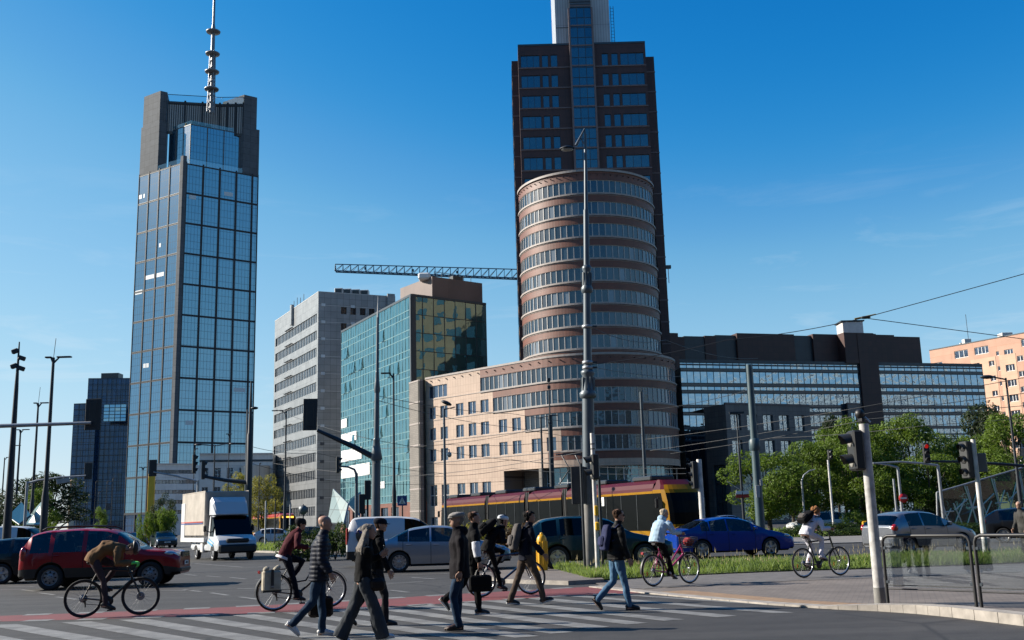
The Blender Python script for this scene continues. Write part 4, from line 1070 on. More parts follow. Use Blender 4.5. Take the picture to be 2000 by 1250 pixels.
o = cm_.obj('cycle_path_markings'); o['kind'] = 'structure'
# traffic refuge at the tip of the verge
rf = MB(); rp = gp((930, 1128), (985, 1139), (1110, 1143), (1180, 1139), (1165, 1130), (1120, 1121), (1060, 1117), (985, 1120))
rf.prism([tuple(p) for p in rp], -.02, .10, KERB, PAVE); o = rf.obj('traffic_island'); o['kind'] = 'structure'
# verge
vn = gp((1150, 1137), (1175, 1136), (1300, 1128), (1500, 1119), (1700, 1113), (2000, 1102), (2300, 1091), (2700, 1078)); vf = gp((1080, 1117), (1120, 1112), (1300, 1108), (1500, 1102), (1700, 1094), (2000, 1083), (2300, 1073), (2700, 1058))
vg = MB(); strip(vg, vf, vn, .05, TURF); o = vg.obj('verge_soil'); o['kind'] = 'structure'
GRASS = mat('grass_blade', (.20, .27, .06), .7, var=0, c2=(.10, .17, .03), vs=1.2, island=.45)
_t = GRASS.node_tree; _b = _t.nodes['Principled BSDF']; _tl = _t.nodes.new('ShaderNodeBsdfTranslucent'); _tl.inputs[0].default_value = (.22, .30, .05, 1); _mx = _t.nodes.new('ShaderNodeMixShader'); _mx.inputs[0].default_value = .4
_t.links.new(_b.outputs[0], _mx.inputs[1]); _t.links.new(_tl.outputs[0], _mx.inputs[2]); _t.links.new(_mx.outputs[0], _t.nodes['Material Output'].inputs['Surface'])
STRAW = mat('grass_seed', (.42, .34, .17), .8, var=.3, vs=2, island=.3)
def quadpt(A, B, n):
    """random place between two edge lines"""
    L = [(A[i + 1] - A[i]).length for i in range(len(A) - 1)]; s = sum(L); r = rnd.random() * s
    for i, l in enumerate(L):
        if r <= l: break
        r -= l
    t = min(1, r / l); return A[i].lerp(A[i + 1], t).lerp(B[i].lerp(B[i + 1], t), n)
def grass(name, A, B, n, h0, h1, label_mat, z=.03, seed=0.0, seedm=None, wd=.011, edge=0.08):
    mb = MB()
    for k in range(n):
        e = rnd.random(); p = quadpt(A, B, min(1, max(0, e + rnd.uniform(-edge, edge)))); q = rnd.random() * 2 * PI
        patch = .55 + .9 * (math.sin(p.x * 1.3 + math.sin(p.y * 1.1) * 2) * .25 + .5)
        h = rnd.uniform(h0, h1) * patch; dx, dy = math.cos(q) * wd, math.sin(q) * wd; lx, ly = rnd.uniform(-.5, .5) * h, rnd.uniform(-.5, .5) * h
        mb.add([(p.x - dx, p.y - dy, z), (p.x + dx, p.y + dy, z), (p.x + lx * .45 + dx * .7, p.y + ly * .45 + dy * .7, z + h * .6), (p.x + lx, p.y + ly, z + h)], [(0, 1, 2), (0, 2, 3)], label_mat)
        if seedm and rnd.random() < seed:
            h2 = h * 1.5 + .06; w2 = .008
            mb.add([(p.x, p.y, z), (p.x + .006, p.y, z), (p.x + lx + .004, p.y + ly, z + h2)], [(0, 1, 2)], seedm)
            mb.add([(p.x + lx - w2, p.y + ly, z + h2 * .9), (p.x + lx, p.y + ly - w2, z + h2 * .85), (p.x + lx + w2, p.y + ly, z + h2 * .92), (p.x + lx * 1.1, p.y + ly, z + h2 * 1.22)], [(0, 1, 3), (1, 2, 3), (0, 2, 3)], seedm)
    o = mb.obj(name); o['kind'] = 'stuff'; o['label'] = {'verge_grass': 'tall seeding grass on the verge between cycle path and road'}.get(name, 'green grass growing on the planted median'); o['category'] = 'grass'; return o
grass('verge_grass', vf, vn, 62000, .04, .24, GRASS, .05, .014, STRAW, .0075)
# planted medians farther off
mdn = gp((470, 1078), (560, 1081), (690, 1079), (880, 1077), (1110, 1075)); mdf = gp((500, 1066), (560, 1067), (690, 1065), (880, 1063), (1110, 1061))
md = MB(); md.prism([tuple(p) for p in mdn + mdf[::-1]], -.02, .12, KERB, TURF); o = md.obj('planted_median'); o['kind'] = 'structure'
grass('median_grass', mdf, mdn, 5000, .10, .35, GRASS, .11, .04, STRAW, .03)
rn = gp((1480, 1053), (1700, 1046), (2000, 1037), (2300, 1028)); rfm = gp((1480, 1036), (1700, 1031), (2000, 1019), (2300, 1010))
m2 = MB(); strip(m2, rfm, rn, .05, TURF); o = m2.obj('grass_bank'); o['kind'] = 'structure'
grass('bank_grass', rfm, rn, 9000, .1, .35, GRASS, .05, .03, STRAW, .04)
pm = MB(); strip(pm, gp((1480, 1053), (1700, 1046), (2000, 1037)), gp((1480, 1066), (1700, 1060), (2000, 1050)), .03, mat('far_pavement', (.20, .19, .18), .85, var=.2, vs=.5)); o = pm.obj('far_pavement'); o['kind'] = 'structure'
# ------------------------------------------------------------------ vehicles
def paint(name, c, metal=.25, rough=.28): return mat(name, c, rough, metal=metal, var=.04, coat=.45, vs=1.0, spec=.22)
CGL = seeglass('car_glass', (.20, .23, .24), .02, (.7, .75, .8)); CGD = seeglass('car_glass_dark', (.03, .035, .04), .0, (.55, .58, .6))
BLK = mat('black_plastic', (.012, .012, .013), .5, var=.2); TYR = mat('tyre_rubber', (.014, .014, .015), .85, var=.2)
ALU = mat('alloy', (.55, .56, .58), .3, metal=.8, var=.05); STL = mat('painted_steel_wheel', (.30, .31, .33), .4, metal=.5, var=.1)
HLT = mat('headlamp', (.55, .58, .62), .08, metal=.6, var=.2, vs=30); RLT = mat('tail_lamp', (.35, .012, .01), .12, var=.2, vs=30, coat=1.0)
PLT = mat('number_plate', (.7, .7, .68), .5, var=0); SEAT = mat('seat_cloth', (.02, .02, .022), .9, var=.2); AMB = mat('amber_lens', (.75, .22, .01), .3, var=.1, vs=40)
UND = mat('underbody', (.006, .006, .006), .9, var=0); CHR = mat('chrome', (.7, .7, .72), .15, metal=1.0, var=0)
def text(s, size, m, parent, loc, rot, name='lettering', th=.004):
    cu = bpy.data.curves.new(name, 'FONT'); cu.body = s; cu.size = size; cu.extrude = th; cu.align_x = 'CENTER'; cu.align_y = 'CENTER'
    t = bpy.data.objects.new(name, cu); COL.objects.link(t); t.location = loc; t.rotation_euler = rot
    dg = bpy.context.evaluated_depsgraph_get(); me = bpy.data.meshes.new_from_object(t.evaluated_get(dg))
    bpy.data.objects.remove(t); o = bpy.data.objects.new(name, me); me.materials.clear(); me.materials.append(m); COL.objects.link(o)
    o.parent = parent; o.location = loc; o.rotation_euler = rot; return o
def add_wheel(root, x, y, r, w=.21, spokes=5, rimm=None, rr=.66, style='spoke'):
    """y < 0: right side of the vehicle; the face of the rim looks outward"""
    s = -1 if y < 0 else 1; rimm = rimm or ALU
    h = MB(); h.lathe([(r * .2, -w * .4), (r * .35, -w * .4), (r * .35, w * .30), (.02, w * .34)], STL, n=14, axis='Y')
    hub = h.obj('wheel', root); hub.location = (x, y, r); hub.rotation_euler = (0, 0, 0 if s > 0 else PI)
    t = MB(); ri = r * rr
    t.lathe([(ri, -w * .46), (r * .93, -w * .5), (r, -w * .38), (r, w * .38), (r * .93, w * .5), (ri * 1.03, w * .47), (ri * .98, w * .30), (ri * .9, -w * .3)], TYR, n=32, axis='Y'); o = t.obj('tyre', hub)
    m = MB()
    m.lathe([(ri * .80, -w * .2), (ri * .93, w * .1), (ri * .95, w * .40), (ri * 1.02, w * .46), (ri * 1.02, w * .42), (ri * .90, w * .30), (ri * .80, w * .05)], rimm, n=32, axis='Y')
    m.lathe([(.0, w * -.02), (ri * .9, w * -.05)], UND, n=20, axis='Y', caps=False)
    if style == 'spoke':
        for k in range(spokes):
            a = 2 * PI * k / spokes + .3; ca, sa = math.cos(a), math.sin(a)
            wd0, wd1 = ri * (.13 if spokes < 7 else .07), ri * (.22 if spokes < 7 else .10)
            for j, (q0, q1) in enumerate(((.12, .97),)):
                pts = []
                for rad, wd, yy in ((q0 * ri, wd0, w * .36), (q1 * ri, wd1, w * .40)):
                    pts += [(rad * ca - wd * sa, yy, rad * sa + wd * ca), (rad * ca + wd * sa, yy, rad * sa - wd * ca)]
                a_, b_, d_, c_ = pts[0], pts[1], pts[2], pts[3]
                back = lambda p: (p[0] * .99, p[1] - w * .22, p[2] * .99)
                A, B, Cc, D = a_, b_, c_, d_
                m.add([A, B, Cc, D, back(A), back(B), back(Cc), back(D)], [(0, 1, 2, 3), (0, 4, 5, 1), (1, 5, 6, 2), (3, 2, 6, 7), (0, 3, 7, 4)], rimm)
        m.lathe([(ri * .22, w * .25), (ri * .22, w * .40), (ri * .12, w * .43), (.005, w * .43)], rimm, n=14, axis='Y')
    else:      # pressed steel with round holes
        m.lathe([(ri * .93, w * .22), (ri * .78, w * .34), (ri * .55, w * .28), (ri * .34, w * .40), (ri * .18, w * .43), (.005, w * .43)], rimm, n=24, axis='Y')
        for k in range(8):
            a = 2 * PI * k / 8; m.lathe([(.004, w * .40), (ri * .11, w * .40), (ri * .11, w * .2)], UND, (ri * .69 * math.cos(a), 0, ri * .69 * math.sin(a)), 8, 'Y')
        for k in range(5):
            a = 2 * PI * k / 5; m.lathe([(ri * .05, w * .3), (ri * .05, w * .46), (.002, w * .46)], UND, (ri * .25 * math.cos(a), 0, ri * .25 * math.sin(a)), 6, 'Y')
    m.obj('rim', hub)
    return hub
def smooth_fn(pts, sig):
    xs = np.linspace(pts[0][0], pts[-1][0], 600); ys = np.interp(xs, [p[0] for p in pts], [p[1] for p in pts])
    if sig > 0:
        k = int(sig / (xs[1] - xs[0]) * 3) + 1; q = np.arange(-k, k + 1) * (xs[1] - xs[0]); wgt = np.exp(-.5 * (q / sig) ** 2); wgt /= wgt.sum()
        yp = np.concatenate([2 * ys[0] - ys[1:k + 1][::-1], ys, 2 * ys[-1] - ys[-k - 1:-1][::-1]]); ys = np.convolve(yp, wgt, 'valid')
    return lambda x: float(np.interp(x, xs, ys))
def car(name, label, cat, loc, rz, P, W, wb, xr, r, belt, roof, sill, side, ws, rw, seams, pm, gl=None, roofw=.62, spokes=5, wst='spoke', rimm=None, group=None, wtop=None, cladding=None, handles=(), lamp=None, tail=None, plate=None, ends=(.34, .40), seats=True, mirrors=None, wheelsep=None, grille=None, rr=.68, lowsig=.06, roofsig=.09, archm=None, noroofglass=False, front_round=.80, rear_round=.84):
    """P: length. xr: x of the rear axle. belt/roof: outlines along the length. side: side window spans, ws/rw: windscreen and rear window spans"""
    L = P; gl = gl or CGL
    root = thing(name, label, cat, loc, rz, group)
    fb, fr_ = smooth_fn(belt, lowsig), smooth_fn(roof, roofsig)
    xf = xr + wb; ra = r * 1.16
    st = set(np.round(np.linspace(0, L, 44), 3))
    for xc in (xr, xf):
        for a in np.linspace(0, PI, 13): st.add(round(xc + ra * math.cos(a), 3))
    for s0 in seams: st |= {round(s0 - .008, 3), round(s0 + .008, 3)}
    for sp in list(side) + [ws, rw]:
        if sp: st |= {round(sp[0], 3), round(sp[1], 3)}
    for e in (.02, .05, .1, .18, .27): st |= {round(e, 3), round(L - e, 3)}
    xs = sorted(x for x in st if 0 <= x <= L); xs = [x for i, x in enumerate(xs) if i == 0 or x - xs[i - 1] > .004]
    hw = W / 2
    def wid(x):
        e0, e1 = ends; k = 1.0
        if x < e0: k = min(k, rear_round + (1 - rear_round) * math.sqrt(max(0, 1 - (1 - x / e0) ** 2)))
        if x > L - e1: k = min(k, front_round + (1 - front_round) * math.sqrt(max(0, 1 - (1 - (L - x) / e1) ** 2)))
        return hw * k
    G_ = []
    for x in xs:
        w_ = wid(x); zb = sill + (.06 if (x < .2 or x > L - .25) else 0); zl = zb + .06; arch = False
        for xc in (xr, xf):
            d = abs(x - xc)
            if d < ra - 1e-4: zl = max(zl, r + math.sqrt(ra * ra - d * d)); arch = True
        zbe = fb(x); zro = max(fr_(x), zbe + .004); g = zro - zbe; k = min(1, g / .30)
        zl = min(zl, zbe - .10)
        zm = max(zl + .02, sill + (zbe - sill) * .42)
        top = w_ * (.90 - (.90 - roofw * 1.0) * min(1, g / max(.2, max(p[1] for p in roof) - zbe)) * 1.0)
        wr = w_ * (.93 * (1 - k) + k * (.93 - (.93 - roofw - .12) * min(1, g / .45)))
        if arch: sec = [(0, zb), (w_ - .26, zl), (w_ * .985, zl), (w_ * 1.0, max(zl + .015, zm))]
        else: sec = [(0, zb), (w_ * .84, zb), (w_ * .965, zl), (w_, zm)]
        sec += [(w_ * .995, max(zm + .01, zbe - .17)), (w_ * .955, zbe - .01), (wr, zro - .012 - .05 * k), (wr * .86, zro - .004 - .014 * k), (wr * .5, zro), (0, zro + .006)]
        G_.append(sec)
    parts = {}
    def put(key, m, pts, smooth=True):
        mb = parts.setdefault(key, (MB(), m))[0]; mb.add(pts, [(0, 1, 2, 3)], m, smooth)
    mid = lambda sp, x: sp and sp[0] <= x <= sp[1]
    for i in range(len(xs) - 1):
        x0, x1 = xs[i], xs[i + 1]; xm = (x0 + x1) / 2
        seam = any(abs(xm - s0) < .0085 for s0 in seams); A, B = G_[i], G_[i + 1]
        dk = next((k for k in range(len(seams) - 1) if seams[k] < xm < seams[k + 1]), None)
        for j in range(9):
            for sgn in (-1, 1):
                key, m = 'body', pm
                if j <= 1: key, m = 'underbody', UND
                elif j == 2 and cladding: key, m = 'body', cladding
                elif j in (2, 3, 4) and seam: m = UND
                elif j in (3, 4) and dk is not None: key = ('door', dk, sgn)
                elif j == 5:
                    hit = next((k for k, sp in enumerate(side) if mid(sp, xm)), None)
                    if hit is not None: key, m = ('side_window', hit, sgn), gl
                elif j >= 6 and mid(ws, xm): key, m = 'windscreen', gl
                elif j >= 6 and mid(rw, xm): key, m = 'rear_window', gl
                a0, a1, b0, b1 = A[j], A[j + 1], B[j], B[j + 1]
                q = [(x0, sgn * a0[0], a0[1]), (x0, sgn * a1[0], a1[1]), (x1, sgn * b1[0], b1[1]), (x1, sgn * b0[0], b0[1])]
                if sgn < 0: q = q[::-1]
                put(key, m, q)
    for sec, x in ((G_[0], 0), (G_[-1], L)):
        ring = [(x, p[0], p[1]) for p in sec] + [(x, -p[0], p[1]) for p in sec[::-1]]
        parts['body'][0].add(ring, [tuple(range(len(ring)))], pm)
    dobj = {}
    for key, (mb, m) in parts.items():
        nm = key if isinstance(key, str) else key[0]
        o = mb.obj(nm, root)
        bm_weld(o)
        if nm == 'door': dobj[key[1:]] = o
    # dark lining of wheel wells and window surrounds
    for sgn in (-1, 1):
        for hx in handles:
            y = sgn * (hw + .012); h = MB(); h.bbox((hx, y, fb(hx) - .10), (.19, .035, .03), pm if not cladding else pm, .012)
            d = next((o for k, o in dobj.items() if k[1] == sgn and seams[k[0]] < hx < seams[k[0] + 1]), root)
            h.obj('handle', d)
    if mirrors:
        for sgn in (-1, 1):
            mx = mirrors; m_ = MB(); y0 = sgn * hw * .95
            m_.bbox((mx, y0 + sgn * .15, fb(mx) + .09), (.11, .21, .15), pm, .04); m_.bbox((mx - .056, y0 + sgn * .15, fb(mx) + .09), (.01, .17, .11), CHR, .01); m_.bbox((mx, y0 + sgn * .03, fb(mx) + .03), (.06, .12, .04), BLK, .01); m_.obj('wing_mirror', root)
    for sgn in (-1, 1):
        wo = hw - .115
        add_wheel(root, xr, sgn * wo, r, .21, spokes, rimm, rr, wst); add_wheel(root, xf, sgn * wo, r, .21, spokes, rimm, rr, wst)
    if seats:
        s_ = MB(); zt = max(p[1] for p in roof)
        x_f = side[-1][0] + (side[-1][1] - side[-1][0]) * .25 if side else xf - 1.2
        for sx in (x_f, x_f - .85):
            for sy in (-.36, .36):
                s_.bbox((sx - .12, sy, zt - .62), (.16, .44, .62), SEAT, .06, Mx=Matrix.Rotation(R(-10), 4, 'Y')); s_.bbox((sx - .18, sy, zt - .25), (.11, .26, .18), SEAT, .05)
                s_.bbox((sx + .15, sy, zt - .86), (.5, .46, .16), SEAT, .06)
        s_.box((L * .5, 0, sill + .18), (L * .62, W * .80, .1), SEAT)
        s_.bbox((x_f + .95, 0, fb(x_f + .9) - .12), (.4, W * .74, .22), SEAT, .08)
        s_.obj('seats', root)
    if lamp:
        x, z, lx, lz = lamp
        for sgn in (-1, 1):
            y = sgn * (wid(x) - .02); h = MB(); h.ball((x - .03, y - sgn * .115, z - .015), (lx, .12, lz * .82), HLT, 14, 8, Matrix.Rotation(sgn * R(-28), 4, 'Z') @ Matrix.Rotation(R(12), 4, 'Y')); h.obj('headlight', root)
    if tail:
        x, z, lx, lz = tail
        for sgn in (-1, 1):
            y = sgn * (wid(x) - .01); h = MB(); h.ball((x, y - sgn * .06, z), (lx, .10, lz), RLT, 12, 8, Matrix.Rotation(sgn * R(22), 4, 'Z')); h.obj('tail_light', root)
    if grille:
        z, h_, w_ = grille; q = MB(); q.bbox((L - .02, 0, z), (.07, w_, h_), BLK, .02)
        for k in range(3): q.box((L + .02, 0, z - h_ * .3 + k * h_ * .3), (.02, w_ * .9, .02), CHR)
        q.obj('grille', root)
    if plate:
        pz, s_ = plate
        for x, s2 in ((L + .03, 1), (-.025, -1)):
            q = MB(); q.bbox((x, 0, pz), (.02, .52, .115), PLT, .005); po = q.obj('number_plate', root)
            if s2 > 0: text(s_, .10, BLK, po, (x + .012, 0, pz), (PI / 2, 0, PI / 2))
    b = MB(); b.bbox((L - .05, 0, sill + .17), (.16, W * .80, .16), BLK, .05); b.obj('front_bumper', root); b = MB(); b.bbox((.06, 0, sill + .16), (.16, W * .84, .14), BLK, .05); b.obj('rear_bumper', root)
    return root
def bm_weld(o):
    import bmesh
    bm = bmesh.new(); bm.from_mesh(o.data); bmesh.ops.remove_doubles(bm, verts=bm.verts, dist=.0008)
    bmesh.ops.recalc_face_normals(bm, faces=bm.faces); bm.to_mesh(o.data); bm.free()

def at_wheels(px_r, px_f, wb, xr):
    """ground place and heading of a car from where its near wheels stand; the car's origin is its tail, mid width"""
    a, b = G(*px_r).to_2d(), G(*px_f).to_2d(); d = (b - a).normalized(); return a, math.atan2(d.y, d.x)
def park(px_r, rz, xr, W, px_f=None):
    a = G(*px_r).to_2d(); d = Vector((math.cos(rz), math.sin(rz))); n = Vector((-d.y, d.x))
    o = a - d * xr + n * (W / 2 - .11); return (o.x, o.y, 0)

RED, BLUE, SLV, TEALP, GREYP, BLKP, WHT, DRED, DKB = (paint('paint_red', (.30, .005, .010), 0), paint('paint_blue', (.001, .036, .27), 0), paint('paint_silver', (.40, .43, .48), .7), paint('paint_teal', (.012, .055, .075), .5),
    paint('paint_grey', (.30, .315, .34), .7), paint('paint_black', (.012, .013, .016), .3), paint('paint_white', (.62, .63, .64), 0, .35), paint('paint_dark_red', (.10, .008, .01), .3), paint('paint_dark_blue', (.02, .035, .06), .5))
# red SUV
W_, xr_ = 1.80, .88; rz_ = R(7)
car('sport_utility_vehicle', 'dark red SUV with black roof rails and steel wheels behind the bent cyclist', 'car', park((97.5, 1153), rz_, xr_, W_), rz_, 4.34, W_, 2.67, xr_, .345,
    [(0, .98), (.3, 1.02), (1.2, 1.03), (2.8, 1.02), (3.3, 1.03), (3.9, .99), (4.2, .90), (4.34, .80)], [(0, 1.02), (.06, 1.2), (.22, 1.52), (.6, 1.62), (1.5, 1.66), (2.3, 1.62), (2.62, 1.52), (3.22, 1.06), (3.4, 1.04), (4.34, .82)], .27,
    [(.30, .80), (.92, 1.68), (1.80, 2.62)], (2.58, 3.22), (.04, .2), (.92, 1.74, 2.86), RED, gl=CGL, wst='steel', rimm=STL, cladding=BLK, handles=(1.02, 1.9), lamp=(4.10, .90, .20, .10), tail=(.12, .98, .10, .22), plate=(.62, 'WE 8L'), mirrors=2.72, grille=(.86, .16, 1.1), rr=.62)
sv_ = [o for o in bpy.data.objects if o.name == 'sport_utility_vehicle'][0]
for sgn in (-1, 1):
    rm = MB(); rm.tube([(.55, sgn * .62, 1.63), (.68, sgn * .62, 1.70), (1.5, sgn * .61, 1.73), (2.2, sgn * .60, 1.70), (2.4, sgn * .60, 1.61)], .022, BLK, 6); rm.obj('roof_rail', sv_)
# small black hatchback at the left edge
car('black_hatchback', 'black hatchback with silver roof edge behind the red SUV at the left edge', 'car', park((2, 1141), R(9), .70, 1.72), R(9), 3.85, 1.72, 2.5, .70, .32,
    [(0, .94), (1, .97), (2.6, .95), (3.3, .90), (3.7, .78), (3.85, .66)], [(0, 1.0), (.08, 1.2), (.3, 1.38), (.9, 1.43), (1.8, 1.42), (2.1, 1.36), (2.66, .98), (3.3, .92), (3.85, .68)], .2,
    [(.25, .9), (1.0, 2.05)], (2.08, 2.68), (.05, .28), (1.0, 2.2), BLKP, lamp=(3.55, .74, .16, .12), tail=(.08, .85, .06, .14), mirrors=2.2)
# silver sedan
car('silver_sedan', 'silver four door sedan with ten spoke wheels crossing behind the pedestrians', 'car', park((780, 1118), R(6), 1.0, 1.78), R(6), 4.62, 1.78, 2.70, 1.0, .325,
    [(0, .95), (.3, 1.0), (1, .98), (2.8, .93), (3.5, .90), (4.2, .80), (4.62, .62)], [(0, .98), (.35, 1.02), (.62, 1.05), (1.35, 1.38), (2.0, 1.46), (2.6, 1.43), (2.95, 1.32), (3.6, .96), (4.0, .86), (4.62, .64)], .19,
    [(.95, 1.28), (1.31, 1.98), (2.04, 3.0)], (2.9, 3.58), (.62, 1.3), (1.12, 2.02, 3.1), SLV, spokes=10, handles=(1.32, 2.2), lamp=(4.36, .70, .20, .09), tail=(.10, .86, .08, .12), plate=(.5, 'WB 63L'), mirrors=3.06)
# dark teal SUV behind the big pole
car('teal_suv', 'dark teal SUV crossing behind the big tram pole', 'car', park((1090, 1113), R(5), .92, 1.88), R(5), 4.6, 1.88, 2.75, .92, .36,
    [(0, 1.0), (1, 1.05), (2.8, 1.02), (3.4, .99), (4.2, .90), (4.6, .72)], [(0, 1.06), (.1, 1.26), (.5, 1.55), (1.2, 1.63), (2.0, 1.62), (2.6, 1.52), (3.3, 1.08), (3.6, 1.02), (4.6, .75)], .25,
    [(.45, .92), (1.02, 1.85), (1.92, 2.80)], (2.6, 3.3), (.06, .42), (1.0, 1.88, 2.9), TEALP, gl=CGD, cladding=BLK, handles=(1.1, 2.0), lamp=(4.3, .84, .2, .08), tail=(.1, 1.0, .1, .1), mirrors=2.85)
# blue sedan
car('blue_sedan', 'bright blue sedan with five spoke alloy wheels behind the pink bicycle', 'car', park((1372, 1091), R(13), .98, 1.81), R(13), 4.67, 1.81, 2.68, .98, .325,
    [(0, .98), (.3, 1.01), (1, .98), (2.8, .94), (3.5, .92), (4.2, .82), (4.67, .64)], [(0, 1.0), (.25, 1.03), (.5, 1.07), (1.3, 1.38), (2.0, 1.46), (2.5, 1.43), (2.9, 1.33), (3.56, .97), (4.0, .89), (4.67, .66)], .19,
    [(.98, 1.30), (1.34, 1.98), (2.04, 2.96)], (2.86, 3.55), (.5, 1.25), (1.16, 2.01, 3.06), BLUE, spokes=5, handles=(1.36, 2.2), lamp=(4.40, .72, .20, .10), tail=(.10, .90, .09, .12), plate=(.5, 'WI 5A2'), mirrors=3.02)
# grey hatchback and the black car beside it
car('grey_hatchback', 'metallic grey hatchback with red tail lamp behind the glass barrier', 'car', park((1776, 1082), R(24), .68, 1.75), R(24), 4.02, 1.75, 2.51, .68, .315,
    [(0, .90), (.4, .97), (1.4, .97), (2.6, .92), (3.2, .89), (3.7, .78), (4.02, .60)], [(0, .94), (.06, 1.06), (.42, 1.38), (.9, 1.47), (1.6, 1.48), (2.1, 1.42), (2.4, 1.31), (3.06, .95), (3.4, .88), (4.02, .62)], .19,
    [(.72, 1.38), (1.45, 2.40)], (2.3, 3.02), (.05, .40), (.74, 1.42, 2.5), GREYP, spokes=7, handles=(.92, 1.62), lamp=(3.72, .72, .20, .10), tail=(.12, .92, .13, .13), plate=(.55, 'WI 42K'), mirrors=2.52)
car('black_sedan', 'black hatchback half hidden beyond the grey hatchback', 'car', (20.6, 46.5, 0), R(-22), 4.25, 1.78, 2.62, .8, .32,
    [(0, .95), (1, .98), (2.8, .93), (3.4, .9), (4.0, .78), (4.25, .62)], [(0, 1.0), (.2, 1.2), (.6, 1.42), (1.4, 1.49), (2.2, 1.45), (2.6, 1.34), (3.3, .97), (4.25, .64)], .2,
    [(.7, 1.5), (1.58, 2.6)], (2.5, 3.25), (.1, .55), (.8, 1.54, 2.7), BLKP, lamp=(3.95, .74, .18, .09), tail=(.1, .9, .1, .1), mirrors=2.7)
# cars farther off (built once, the rest copies with their own paint)
def small_car(name, label, loc, rz, pm, H=1.46, gl=CGL, L=4.4):
    k = L / 4.4
    return car(name, label, 'car', loc, rz, L, 1.8, 2.65 * k, .85 * k, .32, [(0, .94), (1 * k, .97), (2.8 * k, .92), (3.5 * k, .9), (4.1 * k, .78), (L, .62)],
        [(0, .98), (.15 * k, 1.1), (.7 * k, H - .07), (1.5 * k, H), (2.2 * k, H - .03), (2.65 * k, H - .14), (3.4 * k, .96), (L, .64)], .2, [(.7 * k, 1.5 * k), (1.57 * k, 2.7 * k)], (2.6 * k, 3.36 * k), (.15 * k, .62 * k), (.85 * k, 1.54 * k, 2.8 * k), pm, gl=gl,
        lamp=(L - .3, .74, .18, .09), tail=(.1, .9, .1, .1), mirrors=2.75 * k, seats=True, plate=(.5, 'WX 71'))
q = G(1500, 1043).to_2d(); small_car('white_estate_car', 'white car parked beyond the grass bank left of the white clad cyclist', (25.2, 80, 0), R(187), WHT, 1.56, L=4.6)
q = G(1505, 1034).to_2d(); small_car('pale_car', 'pale grey car far behind the blue sedan under the trees', (q.x - 3, q.y + 14, 0), R(10), SLV)
q = G(1925, 1032).to_2d(); small_car('dark_red_car', 'dark red car parked beside the green glass pavilion', (q.x + 1.2, q.y + 6, 0), R(5), DRED)
q = G(318, 1086).to_2d(); small_car('blue_grey_car', 'blue grey car facing forward with lit lamps left of the box truck', (-32.6, 95, 0), R(-62), DKB, 1.45)
q = G(280, 1078).to_2d(); small_car('maroon_car', 'maroon car with pale windscreen in the queue beyond the red SUV', (-38.5, 99, 0), R(-20), DRED, 1.5)
q = G(230, 1066).to_2d(); small_car('navy_car', 'navy car in the queue farther left beyond the red SUV', (-46, 108, 0), R(-16), DKB, 1.45)
q = G(512, 1068).to_2d(); small_car('white_saloon', 'white car right of the box truck behind its bonnet', (-24.3, 96, 0), R(14), WHT, 1.45)
q = G(575, 1062).to_2d(); small_car('dark_estate', 'dark car half hidden behind the cyclist in maroon', (-23.5, 110, 0), R(12), BLKP, 1.5)

# white panel vans
def van(name, label, loc, rz, side, extra=None, H=1.82, L=4.4, pm=None):
    v = car(name, label, 'van', loc, rz, L, 1.85, 2.73, .80, .32, [(0, 1.06), (1, 1.08), (2.6, 1.05), (3.4, 1.02), (4.1, .88), (L, .68)],
        [(0, 1.2), (.04, 1.5), (.14, H - .04), (.5, H), (1.8, H), (2.5, H - .06), (2.8, H - .18), (3.5, 1.10), (3.9, 1.0), (L, .72)], .22, side, (2.72, 3.42), (.02, .03), (.9, 1.9, 2.95), pm or WHT, roofw=.74, gl=CGD,
        handles=(1.8, 2.1), lamp=(4.05, .84, .2, .14), mirrors=2.98, cladding=BLK, wst='steel', ends=(.14, .40), rear_round=.93, plate=(.55, 'WX 90'))
    for sgn in (-1, 1):
        t = MB(); t.bbox((.03, sgn * .86, 1.12), (.10, .09, .62), RLT, .03); t.obj('tail_light', v)
    return v
vloc = (-6.45, 39.6, 0)
v1 = van('lettered_van', 'white panel van with a round dark logo behind the woman with long hair', vloc, R(6), [(2.15, 2.95)])
lg = MB(); lm = mat('logo_dark', (.015, .014, .022), .5, var=0); lg.lathe([(.005, 0), (.37, 0), (.37, .012), (.005, .014)], lm, n=32, axis='Y'); lo_ = lg.obj('logo', v1); lo_.location = (.72, -.935, 1.17); lo_.rotation_euler = (0, 0, PI)
lv_ = mat('logo_violet', (.10, .07, .45), .5, var=0); text('yummy', .26, lv_, lo_, (0, .02, .10), (PI / 2, R(12), PI), th=.003)
lo_.rotation_euler = (R(4), 0, PI)
rl_ = MB()
for sgn in (-1, 1): pass
v2l = G(2, 1090).to_2d(); van('white_van', 'white van at the left edge behind the red SUV roof', (-31.6, 62, 0), R(3), [(2.15, 2.95)], H=2.02, L=5.0)

van('pale_van', 'pale blue van far off before the dark navy tower', (-58.5, 140, 0), R(10), [(2.15, 2.95)], H=2.1, pm=paint('paint_pale_blue', (.30, .42, .50), 0))
